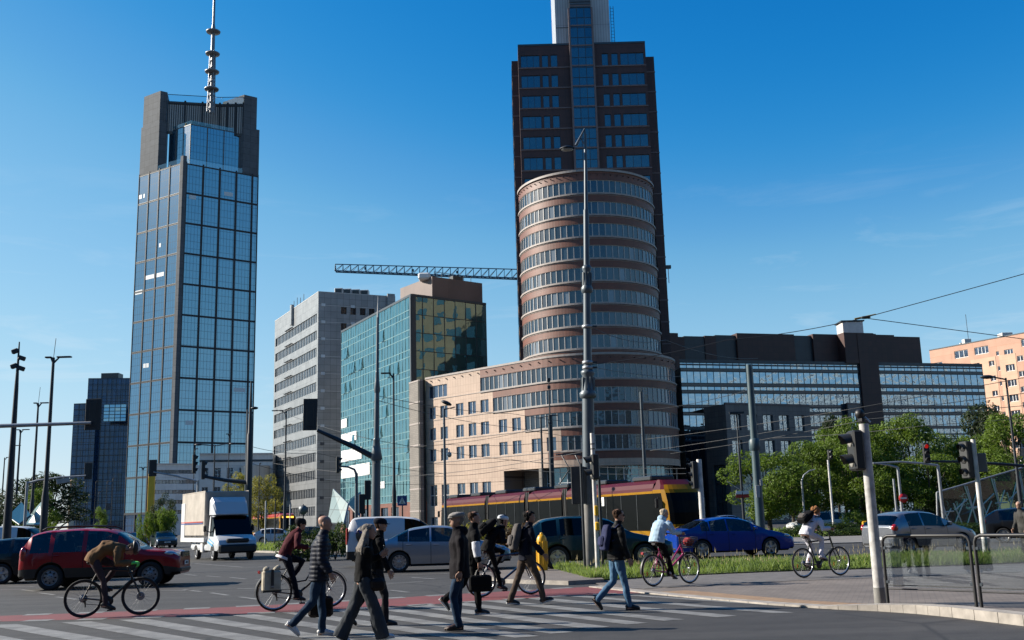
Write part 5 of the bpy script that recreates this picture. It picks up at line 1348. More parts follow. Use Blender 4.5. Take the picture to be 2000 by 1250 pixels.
# ------------------------------------------------------------------ box truck
def box_truck():
    W, xr, wb = 2.0, 1.25, 3.45; rz = R(-60)
    a = G(418, 1095).to_2d(); d = Vector((math.cos(rz), math.sin(rz))); n = Vector((-d.y, d.x)); o = a - d * (xr + wb) + n * (W / 2 - .11)
    cw = paint('truck_white', (.60, .62, .64), 0, .35)
    t = car('box_truck', 'white cab truck with a beige canvas box body striped red and blue', 'truck', (o.x, o.y, 0), rz, 5.75, W, wb, xr, .36,
        [(0, .80), (3.55, .82), (3.62, 1.18), (4.7, 1.16), (5.2, 1.08), (5.6, .98), (5.75, .70)], [(0, .82), (3.5, .84), (3.60, 2.16), (3.7, 2.22), (4.1, 2.22), (4.25, 2.18), (5.05, 1.20), (5.45, 1.06), (5.75, .72)], .42,
        [(3.92, 4.72)], (4.24, 5.04), None, (3.86, 4.78), cw, gl=CGD, roofw=.78, wst='steel', rimm=STL, lamp=(5.42, .92, .20, .16), seats=False, handles=(3.98,), cladding=None, ends=(.1, .45), front_round=.84, plate=(.55, 'WX 42717'), lowsig=.03, roofsig=.05)
    cv = mat('beige_canvas', (.40, .36, .31), .75, var=.2, vs=1.2, bump=.7, bs=2.2, bd=.05)
    b = MB(); x0, x1, z0, z1, hw = -1.75, 3.48, .98, 3.42, 1.12
    b.bbox(((x0 + x1) / 2, 0, (z0 + z1) / 2 + .1), (x1 - x0, hw * 2, z1 - z0 - .2), cv, .05)
    o_ = b.obj('box_body', t)
    wm = mat('white_rail', (.68, .67, .65), .5, var=.1)
    for s in (-1, 1):
        e = MB(); e.box(((x0 + x1) / 2, s * hw, z0 + .02), (x1 - x0 + .04, .05, .22), wm); e.obj('side_rail', t); e = MB(); e.box(((x0 + x1) / 2, s * (hw - .02), z1), (x1 - x0, .04, .05), cv); e.obj('roof_edge', t); e = MB()
        for k in range(17): e.box((x0 + .95 + k * .24, s * (hw + .012), z0 + .16), (.03, .03, .05), FRAMED)
        e.obj('canvas_clips', t)
    e = MB(); e.box((x1, 0, z0 + .02), (.06, hw * 2, .22), wm); e.obj('front_rail', t)
    for s in (-1, 1):
        dr = MB(); dr.bbox((x0 + .42, s * (hw + .006), z0 + 1.0), (.84, .04, 1.9), wm, .02); dr.obj('side_panel', t)
        st = MB()
        st.box(((x0 + x1) / 2 - .1, s * (hw + .028), z0 + .92), (x1 - x0 - .3, .012, .05), mat('stripe_red', (.45, .03, .02), .6, var=.1)); st.box(((x0 + x1) / 2 - .1, s * (hw + .028), z0 + .84), (x1 - x0 - .3, .012, .05), mat('stripe_blue', (.03, .06, .25), .6, var=.1)); st.obj('stripes', t)
        bl = MB(); bl.bbox((3.95, s * 1.20, 1.55), (.16, .14, .34), BLK, .05); bl.tube([(4.05, s * .9, 1.35), (3.98, s * 1.15, 1.45)], .025, BLK, 6); bl.obj('wing_mirror', t)
        bs = MB(); sb = mat('stripe_light_blue', (.10, .36, .60), .5, var=.05)
        bs.extr([(3.7, .95), (4.75, .78), (4.85, .66), (3.75, .86)], (0, s * 1.005, 0), (1, 0, 0), (0, 0, 1), .012, sb); bs.extr([(4.0, 1.08), (5.0, .86), (5.05, .80), (4.05, 1.02)], (0, s * 1.003, 0), (1, 0, 0), (0, 0, 1), .012, sb); bs.obj('cab_stripes', t)
    sp = MB(); rings = []
    for x, zt, w_ in ((3.56, 3.12, .92), (3.75, 3.10, .92), (4.05, 2.86, .88), (4.35, 2.42, .84), (4.45, 2.27, .80)):
        rings.append([(x, -w_, 2.22), (x, -w_ * .99, 2.22 + (zt - 2.22) * .8), (x, -w_ * .9, zt), (x, w_ * .9, zt), (x, w_ * .99, 2.22 + (zt - 2.22) * .8), (x, w_, 2.22)])
    sp.loft(rings, cw, smooth=False); sp.obj('wind_deflector', t)
    bp = MB(); bp.bbox((5.62, 0, .56), (.36, 1.86, .42), BLK, .08); bp.bbox((5.60, 0, .95), (.34, 1.1, .20), BLK, .05); bp.obj('bumper', t)
    ch = MB(); ch.box((1.6, 0, .70), (4.2, .8, .2), UND); ch.bbox((2.75, -.92, .62), (.5, .3, .5), wm, .04); ch.bbox((2.3, .9, .6), (.7, .3, .45), BLK, .05); ch.box((.2, 0, .6), (.2, 1.9, .25), BLK); ch.obj('chassis', t)
box_truck()

# ------------------------------------------------------------------ trams
TY, TM = mat('tram_yellow', (.29, .14, .002), .5, var=.08, spec=.12), mat('tram_maroon', (.07, .0025, .008), .5, var=.08, spec=.2)
TG = mat('tram_glass', (.003, .0035, .004), .3, var=0, spec=.08)
def tram(name, label, A, B, W, H, mods, roofm, lower, group=None):
    """A rear, B front at ground on the near side; local x forward along the track"""
    A, B = Vector(A), Vector(B); d = (B - A); L = d.length; rz = math.atan2(d.y, d.x); d.normalize(); n = Vector((-d.y, d.x)); o = A + n * W / 2
    t = thing(name, label, 'tram', (o.x, o.y, 0), rz); hw = W / 2
    def section(x0, x1, nose=0):
        xs = list(np.linspace(x0, x1, 5)); lo, gl, ro, yl = MB(), MB(), MB(), MB(); k = 12
        prof_l = [(hw * .92, .30), (hw, .5), (hw, .80)]; prof_r = [(hw, 2.72), (hw, 2.84)]
        for s in (-1, 1):
            P = [Vector((x0, s * hw)), Vector((x1, s * hw))]
            def band(mb, pr, m, smooth=True):
                for (ya, za), (yb, zb) in zip(pr, pr[1:]):
                    q = [(x0, s * ya, za), (x1, s * ya, za), (x1, s * yb, zb), (x0, s * yb, zb)]; mb.add(q if s < 0 else q[::-1], [(0, 1, 2, 3)], m, False)
            band(lo, prof_l, lower); band(gl, [(hw - .015, .80), (hw - .015, 2.74)], TG); band(yl, [(hw + .005, 2.72), (hw + .005, 2.84)], TY)
            band(ro, [(hw, 2.84), (hw - .02, 3.0), (hw - .10, 3.22), (hw - .32, H - .06), (hw - .45, H), (0, H + .01)], roofm)
            nw = max(2, int((x1 - x0) / 1.5))
            for i in range(1, nw):
                x = x0 + (x1 - x0) * i / nw; yl.box((x, s * (hw - .008), 1.77), (.05, .02, 1.9), FRAMED)
        for x in (x0, x1):
            ring = [(hw, .3), (hw, 2.84), (hw - .1, 3.22), (hw - .45, H), (-hw + .45, H), (-hw + .1, 3.22), (-hw, 2.84), (-hw, .3)]; lo.add([(x, p[0], p[1]) for p in ring], [tuple(range(8))], UND)
        lo.box(((x0 + x1) / 2, 0, .35), (x1 - x0, W * .8, .4), UND)
        bd = lo.obj('body_section', t); gl.obj('window_band', bd); ro.obj('roof', bd); yl.obj('trim', bd)
        return bd
    cut = [0] + list(mods) + [L - 1.6]
    for i, (a, b) in enumerate(zip(cut, cut[1:])):
        section(a + (.35 if i else 1.4), b - (.35 if i < len(cut) - 2 else 0))
        if i:
            g = MB()
            for k in range(5): g.box((a - .28 + k * .14, 0, 1.85), (.10, W - .16 - .06 * (k % 2), 3.0), BLK)
            g.obj('bellows', t)
    # rounded ends
    for fx, s in ((L - 1.6, 1), (1.4, -1)):
        ln = 1.6 if s > 0 else 1.4
        rings = []
        NO = 7
        nb, ng, nr = MB(), MB(), MB()
        def nose(u, y, z):      # u 0..1 towards the tip
            return (fx + s * ln * u, y, z)
        cols_ = []
        for j in range(13):
            q = -1 + 2 * j / 12; y = hw * math.sin(q * PI / 2 * .98); dep = math.sqrt(max(0, 1 - abs(q) ** 2.6))
            col = []
            for z, f in ((.30, .86), (.62, .97), (1.12, 1.0), (1.7, .97), (2.3, .88), (2.72, .76), (2.9, .68), (3.15, .50), (H, .18), (H + .01, 0)):
                col.append(nose(dep * f, y * (1 if z < 2.9 else 1 - (z - 2.9) * .5), z))
            cols_.append(col)
        for j in range(12):
            for k in range(9):
                z0 = (.30, .62, 1.12, 1.7, 2.3, 2.72, 2.9, 3.15, H)[k]
                edge = j in (0, 1, 10, 11)
                m, mb = (lower, nb) if k < 2 else ((TY, nb) if (edge and j in (1, 10)) or k == 5 else (TG, ng)) if k < 6 else (roofm, nr)
                if k == 6: m, mb = (TY, nb) if not edge else (roofm, nr)
                q = [cols_[j][k], cols_[j + 1][k], cols_[j + 1][k + 1], cols_[j][k + 1]]
                mb.add(q if s > 0 else q[::-1], [(0, 1, 2, 3)], m, True)
        c = nb.obj('cab', t); ng.obj('windscreen', c); nr.obj('cab_roof', c)
        hl = MB()
        for y in (-.78, .78): hl.ball((fx + s * ln * .80, y, .92), (.12, .16, .09), HLT if s > 0 else RLT, 10, 6)
        hl.obj('lamps', c)
        for y in (-1, 1): mm_ = MB(); mm_.bbox((fx + s * ln * .45, y * (hw + .22), 2.2), (.12, .18, .5), BLK, .04); mm_.tube([(fx + s * ln * .3, y * hw * .98, 2.5), (fx + s * ln * .45, y * (hw + .2), 2.4)], .02, BLK, 5); mm_.obj('wing_mirror', c)
    for i, x in enumerate(np.linspace(2.4, L - 3.5, 7)): rf = MB(); rf.bbox((x, 0, H + .14), (2.0, 1.5, .26), FRAMED, .06); rf.obj('roof_equipment', t)
    bg = MB()
    for x in np.linspace(2.0, L - 2.6, 8):
        for y in (-.72, .72): bg.lathe([(.02, -.06), (.30, -.06), (.30, .06), (.02, .06)], UND, (x, y, .30), 14, 'Y')
    bg.obj('bogie_wheels', t)
    return t, L
ra_, rb_ = G(858, 978, 3.3).to_2d(), G(1302, 939.5, 3.3).to_2d()
dd_ = (rb_ - ra_).normalized()
ra_ = ra_ + Vector((-.1, 0)); rb_ = rb_ + dd_ * .15
tr, TL = tram('tram', 'long articulated yellow and maroon tram behind the cars', ra_, rb_, 2.4, 3.42, [.30 * (rb_ - ra_).length, .50 * (rb_ - ra_).length, .66 * (rb_ - ra_).length], TM, TY)
pg = MB(); px_ = TL * .62
pg.bbox((px_, 0, 3.62), (1.2, 1.2, .16), FRAMED, .04)
for y in (-.55, .55): pg.tube([(px_ - .5, y, 3.7), (px_ + .9, y * .8, 4.6), (px_ - .1, y * .9, 5.55)], .04, FRAMED, 6)
for x in (-.1, .12): pg.tube([(px_ - .1 + x, -.85, 5.58), (px_ - .1 + x, .85, 5.58)], .035, FRAMED, 6)
pg.tube([(px_ + .9, -.45, 4.6), (px_ + .9, .45, 4.6)], .03, FRAMED, 6); pg.obj('pantograph', tr)
nt_ = MB(); nt_.box((TL * .80, -1.20, 2.45), (.42, .012, .50), WHITE); nt_.obj('notice', tr)
text('A3', .22, BLK, tr, (TL * .875, -1.215, .62), (PI / 2, 0, 0), 'fleet_number')
a2, b2 = PY(478, 1030, 165).to_2d(), PY(546, 1030, 140).to_2d()
TR2 = mat('tram_red', (.40, .015, .012), .35, var=.05, coat=.5)
t2, L2 = tram('far_tram', 'distant red fronted tram with an amber destination display right of the truck', a2, b2, 2.4, 3.3, [.5 * (b2 - a2).length], TR2, TY)
ds = MB(); ds.box((L2 - .42, 0, 2.80), (.06, 1.5, .22), mat('amber_display', (1.0, .42, .05), .5, var=0, emit=1.5)); ds.obj('destination_display', t2)

# ------------------------------------------------------------------ posts, lamps, signals
PGREY = mat('post_blue_grey', (.10, .125, .145), .45, metal=.2, var=.2, vs=1.5); PDARK = mat('post_dark', (.018, .024, .032), .5, metal=.2, var=.2); PGALV = mat('post_galvanised', (.36, .37, .38), .42, metal=.4, var=.2, vs=3)
PWHT = mat('post_white', (.62, .60, .57), .5, var=.3, vs=4); CONC = mat('concrete_post', (.22, .215, .20), .8, var=.25, vs=4, bump=.3, bs=50); GHOUS = mat('signal_housing', (.015, .017, .018), .55, var=.2)
LENS = mat('dark_lens', (.05, .05, .05), .1, var=.1); LENSG = mat('pale_lens', (.34, .33, .30), .15, var=.1); LRED = mat('lit_red', (1.0, .02, .01), .4, var=0, emit=.12)
def vpole(root, base, z1, r0, r1, m, name='post', n=12, z0=0.0, mid=()):
    mb = MB(); rows = [(z0, r0)] + list(mid) + [(z1, r1)]
    mb.lathe([(r, z) for z, r in rows], m, base, n); return mb.obj(name, root)
def signal(root, c, face, n=3, size=.30, back=None, name='signal_head', lit=None, visor=.17):
    """signal head centred at c (in the thing's frame), lenses facing the direction 'face'"""
    f = Vector((math.cos(face), math.sin(face), 0)); s = Vector((-f.y, f.x, 0)); Mx = Matrix(((f.x, s.x, 0, 0), (f.y, s.y, 0, 0), (0, 0, 1, 0), (0, 0, 0, 1)))
    h = n * size * 1.12; mb = MB(); c = Vector(c)
    mb.bbox(c, (size * .62, size * 1.05, h), GHOUS, .03, Mx=Mx)
    if back: mb.bbox(c - f * size * .22, (.03, back[0], back[1]), GHOUS, .01, Mx=Mx)
    hd = mb.obj(name, root)
    for i in range(n):
        z = h / 2 - size * 1.12 * (i + .5); p = c + f * size * .32 + Vector((0, 0, z)); v = MB(); rr = size * .40
        ring0, ring1 = [], []
        for k in range(9):
            a = R(-20) + (PI + R(40)) * k / 8; q = s * rr * math.cos(a) + Vector((0, 0, rr * math.sin(a))); ring0.append(p + q); ring1.append(p + q * .96 + f * visor * (.55 + .45 * max(0, math.sin(a))) - Vector((0, 0, .02)))
        v.loft([ring0, ring1], GHOUS, closed=False, caps=False); v.loft([[x * 1 for x in ring1], [x + (p - x) * .03 for x in ring0]], GHOUS, closed=False, caps=False); v.obj('visor', hd)
        l = MB(); l.ball(p, rr * .92, LRED if lit == i else (LENSG if size > .29 and n == 2 else LENS), 10, 6, Matrix(((.25 * f.x * f.x + s.x * s.x, .25 * f.x * f.y + s.x * s.y, 0, 0), (.25 * f.x * f.y + s.x * s.y, .25 * f.y * f.y + s.y * s.y, 0, 0), (0, 0, 1, 0), (0, 0, 0, 1)))); l.obj('lens', hd)
    return hd
def at(px, py, Y): return PY(px, py, Y)
def post_thing(name, label, cat, px, Y, pyb=1000, group=None):
    b = PY(px, pyb, Y) if Y else G(px, pyb)
    return thing(name, label, cat, (b.x, b.y, 0), 0, group), b
def rel(t, p): return Vector(p) - t.location

# the big tram pole
b = G(1152, 1118); Yb = b.y
t = thing('tram_pole', 'tallest grey tram pole with banded collars and a hooked street lamp on top', 'pole', (b.x, b.y, 0))
Z = lambda py, px=1145: PY(px, py, Yb).z
TILT = Matrix.Rotation(R(1.8), 3, 'Y'); t.rotation_euler[1] = R(1.8); rel0 = lambda t, p: TILT.inverted() @ (Vector(p) - t.location)
vpole(t, (0, 0, 0), Z(985), .19, .185, CONC, 'concrete_base', 16)
vpole(t, (0, 0, 0), Z(738), .185, .175, PGREY, 'lower_shaft', 18, Z(985))
vpole(t, (0, 0, 0), Z(560), .125, .115, PGREY, 'middle_shaft', 16, Z(745)); vpole(t, (0, 0, 0), Z(410), .095, .085, PGREY, 'upper_shaft', 14, Z(560)); vpole(t, (0, 0, 0), Z(262), .062, .045, PGREY, 'top_shaft', 12, Z(412))
for py, r in ((750, .215), (545, .15)):
    z = Z(py); c = MB(); c.lathe([(r * .82, z - .45), (r * 1.15, z - .40), (r * 1.2, z - .28), (r * .95, z - .22), (r * .78, z + .25), (r * .95, z + .30), (r * .98, z + .38), (r * .6, z + .44)], PGREY, n=20)
    for k in range(10): a = 2 * PI * k / 10; c.box((r * .95 * math.cos(a), r * .95 * math.sin(a), z), (.03, .03, .4), PGREY, a)
    c.obj('collar', t)
for py in (638, 708, 718):
    z = Z(py); c = MB(); c.lathe([(.135 if py < 700 else .15, z - .05), (.165, z - .04), (.165, z + .04), (.135, z + .05)], PGALV, n=16); c.box((.2, -.05, z), (.16, .05, .05), FRAMED); c.obj('wire_clamp', t)
tip = rel0(t, PY(1142, 251, Yb)); hd = rel0(t, PY(1122, 290, Yb)); lm_ = MB()
lm_.tube([(0, 0, Z(330)), (0, 0, Z(268)), tip], [.045, .04, .02], PGREY, 8); lm_.tube([tip, hd + Vector((.05, 0, .1))], [.02, .05], PGREY, 8); lm_.tube([Vector((0, 0, Z(285))), hd.lerp(tip, .55)], .018, PGREY, 6); lm_.obj('lamp_arm', t)
hh = MB(); e = rel0(t, PY(1093, 291, Yb)); c = (hd + e) / 2
rings = []
for k in range(9):
    u = k / 8; w_ = math.sin(PI * min(max(u, .04), .97)) ** .6; p = hd.lerp(e, u); rings.append([p + Vector((0, .16 * w_ * math.cos(a), (.10 if math.sin(a) > 0 else .04) * w_ * math.sin(a))) for a in np.linspace(0, 2 * PI, 11)[:-1]])
hh.loft(rings, PDARK); hh.obj('lamp_head', t); gl_ = MB(); gl_.ball(c + Vector((0, 0, -.03)), (.2, .12, .05), LENSG, 10, 6); gl_.obj('lamp_glass', t)
# boards on the pole, seen from behind
for x0, x1, y0, y1, dy in ((1117, 1141, 911, 985, -.05), (1141, 1157, 911, 984, .1)):
    p0, p1 = PY(x0, y1, Yb - .25), PY(x1, y0, Yb - .25); r_ = thing('sign_board', 'dark blank sign board seen from behind on the big tram pole, %s' % ('left one' if x0 < 1120 else 'right one'), 'sign', (p0.x, p0.y + dy, p0.z))
    q = MB(); q.bbox(((p1.x - p0.x) / 2, 0, (p1.z - p0.z) / 2), (p1.x - p0.x, .03, p1.z - p0.z), mat('sign_back', (.06, .062, .065), .5, metal=.3, var=.2), .01); q.obj('plate', r_)
    q = MB(); q.box(((p1.x - p0.x) / 2, .03, (p1.z - p0.z) * .7), (p1.x - p0.x, .03, .05), PGALV); q.obj('bracket', r_)
t, b = post_thing('sign_post', 'thin dark post standing just left of the big tram pole', 'post', 1143, None, 1121); vpole(t, (0, 0, 0), PY(1139, 905, b.y).z, .04, .04, PDARK)
# pedestrian signal on a white post
t, b = post_thing('pedestrian_signal', 'slim white signal post with two hooded lamps and a yellow push button', 'traffic light', 1168, None, 1122)
vpole(t, (0, 0, 0), PY(1159, 846, b.y).z, .062, .06, PWHT); zz = PY(1160, 912, b.y).z
for dz in (-.12, -.26): q = MB(); q.lathe([(.064, PY(1159, 860, b.y).z + dz), (.066, PY(1159, 860, b.y).z + dz + .03)], BLK, n=12); q.obj('band', t)
signal(t, (.03, -.02, zz), R(188), 2, .32, None, visor=.22)
q = MB(); q.bbox((.02, -.09, 1.75), (.11, .1, .28), mat('button_yellow', (.70, .40, .01), .4, var=.05), .02); q.bbox((.03, -.10, 1.32), (.13, .12, .24), _M['button_yellow'], .03); q.obj('push_button', t)
t, b = post_thing('dark_post', 'dark slender post directly right of the slim white signal post', 'post', 1177, 31.5, 1100); vpole(t, (0, 0, 0), PY(1172, 930, 31.5).z, .05, .045, PDARK)
# big white leaning-looking signal post
t, b = post_thing('signal_post', 'scuffed white signal post with two large hooded lamps and a camera on top', 'traffic light', 1720, None, 1184)
scf = mat('scuffed_white', (.60, .585, .56), .5, c2=(.30, .29, .28), vs=7)
vpole(t, (0, 0, 0), PY(1687, 828, b.y).z, .088, .080, scf, 'post', 20); vpole(t, (0, 0, 0), .30, .094, .092, CONC, 'base_sleeve', 20)
zc = PY(1672, 880, b.y).z; xl = rel(t, PY(1671, 880, b.y)).x
signal(t, (-.17, 0, zc), R(184), 2, .30, None, visor=.19)
q = MB(); q.bbox((-.06, 0, zc + .15), (.10, .09, .05), PGALV, .01); q.bbox((-.06, 0, zc - .22), (.10, .09, .05), PGALV, .01); q.obj('bracket', t)
zt = PY(1687, 828, b.y).z; q = MB(); q.bbox((-.03, 0, zt + .07), (.10, .16, .12), BLK, .03); q.ball((-.06, -.02, zt + .17), .085, BLK, 10, 6); q.tube([(.03, 0, zt + .12), (.10, -.05, zt + .02)], .016, PWHT, 6); q.obj('camera', t)
# post behind the second glass panel
t, b = post_thing('signal_pole', 'white signal pole with a three lamp head behind the second glass barrier', 'traffic light', 1926, None, 1086)
vpole(t, (0, 0, 0), PY(1903, 858, b.y).z, .085, .075, PWHT, 'post', 16); zc = PY(1890, 898, b.y).z
signal(t, (-.24, .1, zc), R(200), 3, .36, None, visor=.2); q = MB(); q.bbox((.25, .12, zc - .1), (.34, .06, .62), mat('grey_cabinet', (.13, .13, .125), .5, var=.2), .02); q.obj('sign_back', t)
# further signals and posts
def simple_signal(name, label, px, Y, pyb, pyt, r, m, heads, arm=None, rz_face=PI / 2):
    t, b = post_thing(name, label, 'traffic light', px, Y, pyb)
    vpole(t, (0, 0, 0), PY(px if not arm else arm[0][0], pyt, b.y).z, r, r * .9, m, 'post', 10)
    if arm:
        pts = [rel(t, PY(x, y, b.y)) for x, y in arm]; pts[0] = Vector((0, 0, pts[0].z)); q = MB(); q.tube(pts, [arm_r * (1 - .35 * i / (len(pts) - 1)) for i in range(len(pts))] if (arm_r := r * .75) else 0, m, 8); q.obj('arm', t)
    for h in heads:
        hx, hy, size, n, face, back, lit = (list(h) + [None] * 3)[:7]
        signal(t, rel(t, PY(hx, hy, b.y)) + Vector((0, .12 if face is None else 0, 0)), PI / 2 if face is None else face, n, size, back, lit=lit)
    return t
simple_signal('overhead_signal', 'black traffic light with backboard on a long arm from the left edge', -230, 40, 1040, 834, .13, PGALV, [(181, 809, .30, 3, None, (.62, 1.22))], [(-230, 838), (0, 832), (178, 826)])
simple_signal('arched_signal', 'small black traffic light on a galvanised arched arm at the left', 48, 78, 1028, 940, .12, PGALV, [(172, 920, .30, 3, None, (.60, 1.25))], [(53, 944), (75, 938), (120, 932), (168, 929)])
q = bpy.data.objects['arched_signal']; pb = MB(); p = rel(q, PY(123, 939, 78)); pb.bbox(p, (1.0, .05, .38), PGALV, .02, Mx=Matrix.Rotation(R(-8), 4, 'Y')); pb.obj('street_sign', q)
simple_signal('cantilever_signal', 'black traffic light with backboard on a drooping arm above the yellow pylon', 385, 75, 1005, 938, .10, PGALV, [(298, 914, .32, 3, None, (.58, 1.2))], [(386, 940), (345, 930), (300, 922)])
t, b = post_thing('tall_signal_mast', 'tall dark mast with a drooping arm carrying two traffic lights behind the truck', 'traffic light', 484, 68, 1055)
vpole(t, (0, 0, 0), PY(487, 745, 68).z, .22, .05, PDARK, 'mast', 12, 0, [(PY(484, 850, 68).z, .20), (PY(484, 845, 68).z, .15), (PY(487, 800, 68).z, .10)])
q = MB(); q.tube([rel(t, PY(483, 942, 68)), rel(t, PY(440, 938, 68)), rel(t, PY(395, 930, 68))], [.15, .12, .09], PDARK, 8); q.obj('arm', t)
for x, y in ((379, 906), (397, 918)): signal(t, rel(t, PY(x, y, 68)), R(20), 3, .36, None)
q = MB(); q.tube([rel(t, PY(487, 800, 68)), rel(t, PY(497, 796, 68))], .05, PDARK, 6); q.ball(rel(t, PY(497, 797, 68)), (.26, .2, .1), PDARK, 10, 6); q.obj('lamp_head', t)
t, b = post_thing('companion_mast', 'slim grey post close to the left of the tall dark mast', 'post', 478, 69, 1050); vpole(t, (0, 0, 0), PY(479, 800, 69).z, .10, .06, PGREY)
# tapered mast with the long arm in the middle
t, b = post_thing('tapered_mast', 'grey tapered mast with white tip and a long arm carrying a traffic light', 'traffic light', 733, 52, 1015)
zf = lambda y: PY(737, y, 52).z
t.rotation_euler[1] = R(.7)
vpole(t, (0, 0, 0), zf(895), .23, .22, PGREY, 'lower_shaft', 16); vpole(t, (0, 0, 0), zf(745), .15, .12, PGREY, 'middle_shaft', 14, zf(895)); vpole(t, (0, 0, 0), zf(620), .085, .065, PGREY, 'upper_shaft', 12, zf(745)); vpole(t, (0, 0, 0), zf(578), .05, .008, PWHT, 'tip', 10, zf(622))
for y, r in ((880, .27), (748, .15)): q = MB(); z = zf(y); q.lathe([(r * .9, z - .5), (r * 1.1, z - .4), (r * .8, z + .1), (r * .6, z + .5), (r * .7, z + .55), (r * .4, z + .65)], PGREY, n=16); q.obj('collar', t)
q = MB(); q.tube([rel(t, PY(733, 905, 52)), rel(t, PY(728, 893, 52)), rel(t, PY(690, 874, 52)), rel(t, PY(617, 842, 52))], [.24, .16, .13, .09], PDARK, 10); q.obj('arm', t)
signal(t, rel(t, PY(602, 811, 52)) + Vector((0, .15, 0)), PI / 2, 3, .38, (.72, 1.62))
simple_signal('gooseneck_signal', 'black traffic light on a grey gooseneck post left of the tapered mast', 696, 60, 1015, 925, .10, PGREY, [(660, 908, .28, 3, R(0))], [(697, 926), (692, 917), (680, 912), (664, 911)])
for px, y, n_, lab in ((718, 957, 3, 'black signal head on a short dark post touching the tapered mast'), (707, 984, 3, 'lower black signal head left of the tapered mast foot')):
    t, b = post_thing('signal_head_post', lab, 'traffic light', px, 58, 1015); vpole(t, (0, 0, 0), PY(px, y - 16, 58).z, .06, .06, PDARK); signal(t, rel(t, PY(px, y, 58)), PI / 2, n_, .32)
simple_signal('white_signal_pole', 'white signal pole right of the tram front with dark heads on its left', 1372, 46, 1010, 897, .13, PWHT, [(1356, 928, .36, 3, R(185))])
simple_signal('pale_signal_pole', 'pale signal pole with a small black head on top, behind the white clad cyclist', 1630, None, 1047, 898, .075, PWHT, [(1621, 888, .28, 2, R(-70))])
t, b = post_thing('trunk_pole', 'thick blue green pole in front of the trees', 'pole', 1486, 52, 1035); vpole(t, (0, 0, 0), PY(1470, 712, 52).z, .24, .15, mat('post_teal', (.045, .085, .10), .5, var=.2), 'post', 16)
q = MB(); q.bbox((-.06, -.24, PY(1480, 960, 52).z), (.2, .03, .6), PALE, .01); q.bbox((.14, -.23, PY(1480, 955, 52).z + .3), (.14, .03, .3), PALE, .01); q.obj('notice', t)
z_ = PY(1476, 868, 52).z; q = MB(); q.lathe([(.22, z_ - .3), (.27, z_ - .2), (.27, z_ + .2), (.2, z_ + .3)], _M['post_teal'], n=14); q.obj('collar', t)
t, b = post_thing('flag_pole', 'thin dark lamp post carrying two small white and red flags', 'pole', 1453, 70, 1015); vpole(t, (0, 0, 0), PY(1447, 806, 70).z, .11, .06, PDARK)
for s in (-1, 1):
    fl = MB(); z = PY(1450, 962, 70).z
    for k, (m_, zz_) in enumerate(((WHITE, .0), (TR2, -.22))): fl.extr([(0, zz_ + .1), (s * .4, zz_ + .12), (s * .46, zz_ - .1), (s * .05, zz_ - .16)], (0, -.1, z), (1, 0, 0), (0, 0, 1), .02, m_)
    fl.tube([(0, 0, z + .1), (s * .95, -.1, z + .75)], .02, PWHT, 5); fl.obj('flag', t)
q = MB(); q.box((0, 0, PY(1447, 806, 70).z), (1.0, .16, .14), PDARK); q.obj('lamp_head', t)
def goose(name, label, px, pyb, pts, Y, r=.08, m=PGALV): return simple_signal(name, label, px, Y, pyb, pts[0][1], r, m, [], pts)
goose('gooseneck_post', 'galvanised gooseneck post in front of the round trees', 1571, 1005, [(1567, 940), (1570, 928), (1580, 920), (1592, 917)], 75)
simple_signal('bent_arm_post', 'galvanised post with a long bent arm beside the no entry sign', 1763, 62, 1010, 912, .09, PGALV, [], [(1759, 913), (1735, 908), (1705, 904)])
simple_signal('long_arm_post', 'galvanised post with the longest bent arm in front of the green pavilion', 1842, 62, 1005, 908, .10, PGALV, [], [(1836, 909), (1800, 905), (1760, 902), (1705, 905)])
simple_signal('red_lit_signal', 'dark traffic light showing a red lamp on a dark arm from the right edge', 2040, 58, 1010, 908, .12, PDARK, [(1809, 885, .34, 3, -PI / 2, None, 0)], [(2030, 912), (1950, 906), (1880, 902), (1809, 901)])
t, b = post_thing('no_entry_sign', 'round red no entry sign on a grey post under the trees', 'sign', 1752, 61, 1008); vpole(t, (0, 0, 0), PY(1752, 935, 61).z, .07, .06, PGALV)
q = MB(); p = rel(t, PY(1763, 973, 61)); q.lathe([(.005, -.02), (.27, -.02), (.27, .0), (.005, .0)], mat('sign_red', (.40, .01, .015), .4, var=0), (p.x, -.1, p.z), 24, 'Y'); q.box((p.x, -.125, p.z), (.38, .012, .09), WHITE); q.obj('plate', t)
t, b = post_thing('crossing_sign', 'square blue pedestrian crossing sign right of the tapered mast', 'sign', 786, 70, 1012); vpole(t, (0, 0, 0), PY(786, 975, 70).z, .05, .05, PDARK)
q = MB(); p = rel(t, PY(785, 978, 70)); q.bbox((0, -.08, p.z), (.66, .03, .66), mat('sign_blue', (.02, .06, .22), .4, var=0), .01); q.extr([(-.24, -.2), (.24, -.2), (0, .24)], (0, -.10, p.z), (1, 0, 0), (0, 0, 1), .012, WHITE); q.obj('plate', t)
q = MB(); q.tube([(0, -.112, p.z + .06), (-.01, -.112, p.z - .05), (-.07, -.112, p.z - .17)], .018, BLK, 5); q.tube([(-.01, -.112, p.z - .05), (.07, -.112, p.z - .16)], .018, BLK, 5); q.ball((0, -.112, p.z + .10), .03, BLK, 6, 4); q.obj('walking_figure', t)
t, b = post_thing('round_sign', 'round sign seen from behind right of the far tram', 'sign', 592, 80, 1022); vpole(t, (0, 0, 0), PY(591, 985, 80).z, .05, .05, PDARK)
q = MB(); p = rel(t, PY(591, 996, 80)); q.lathe([(.005, -.02), (.36, -.02), (.36, .01), (.005, .01)], PGREY, (0, -.06, p.z), 20, 'Y'); q.obj('plate', t)
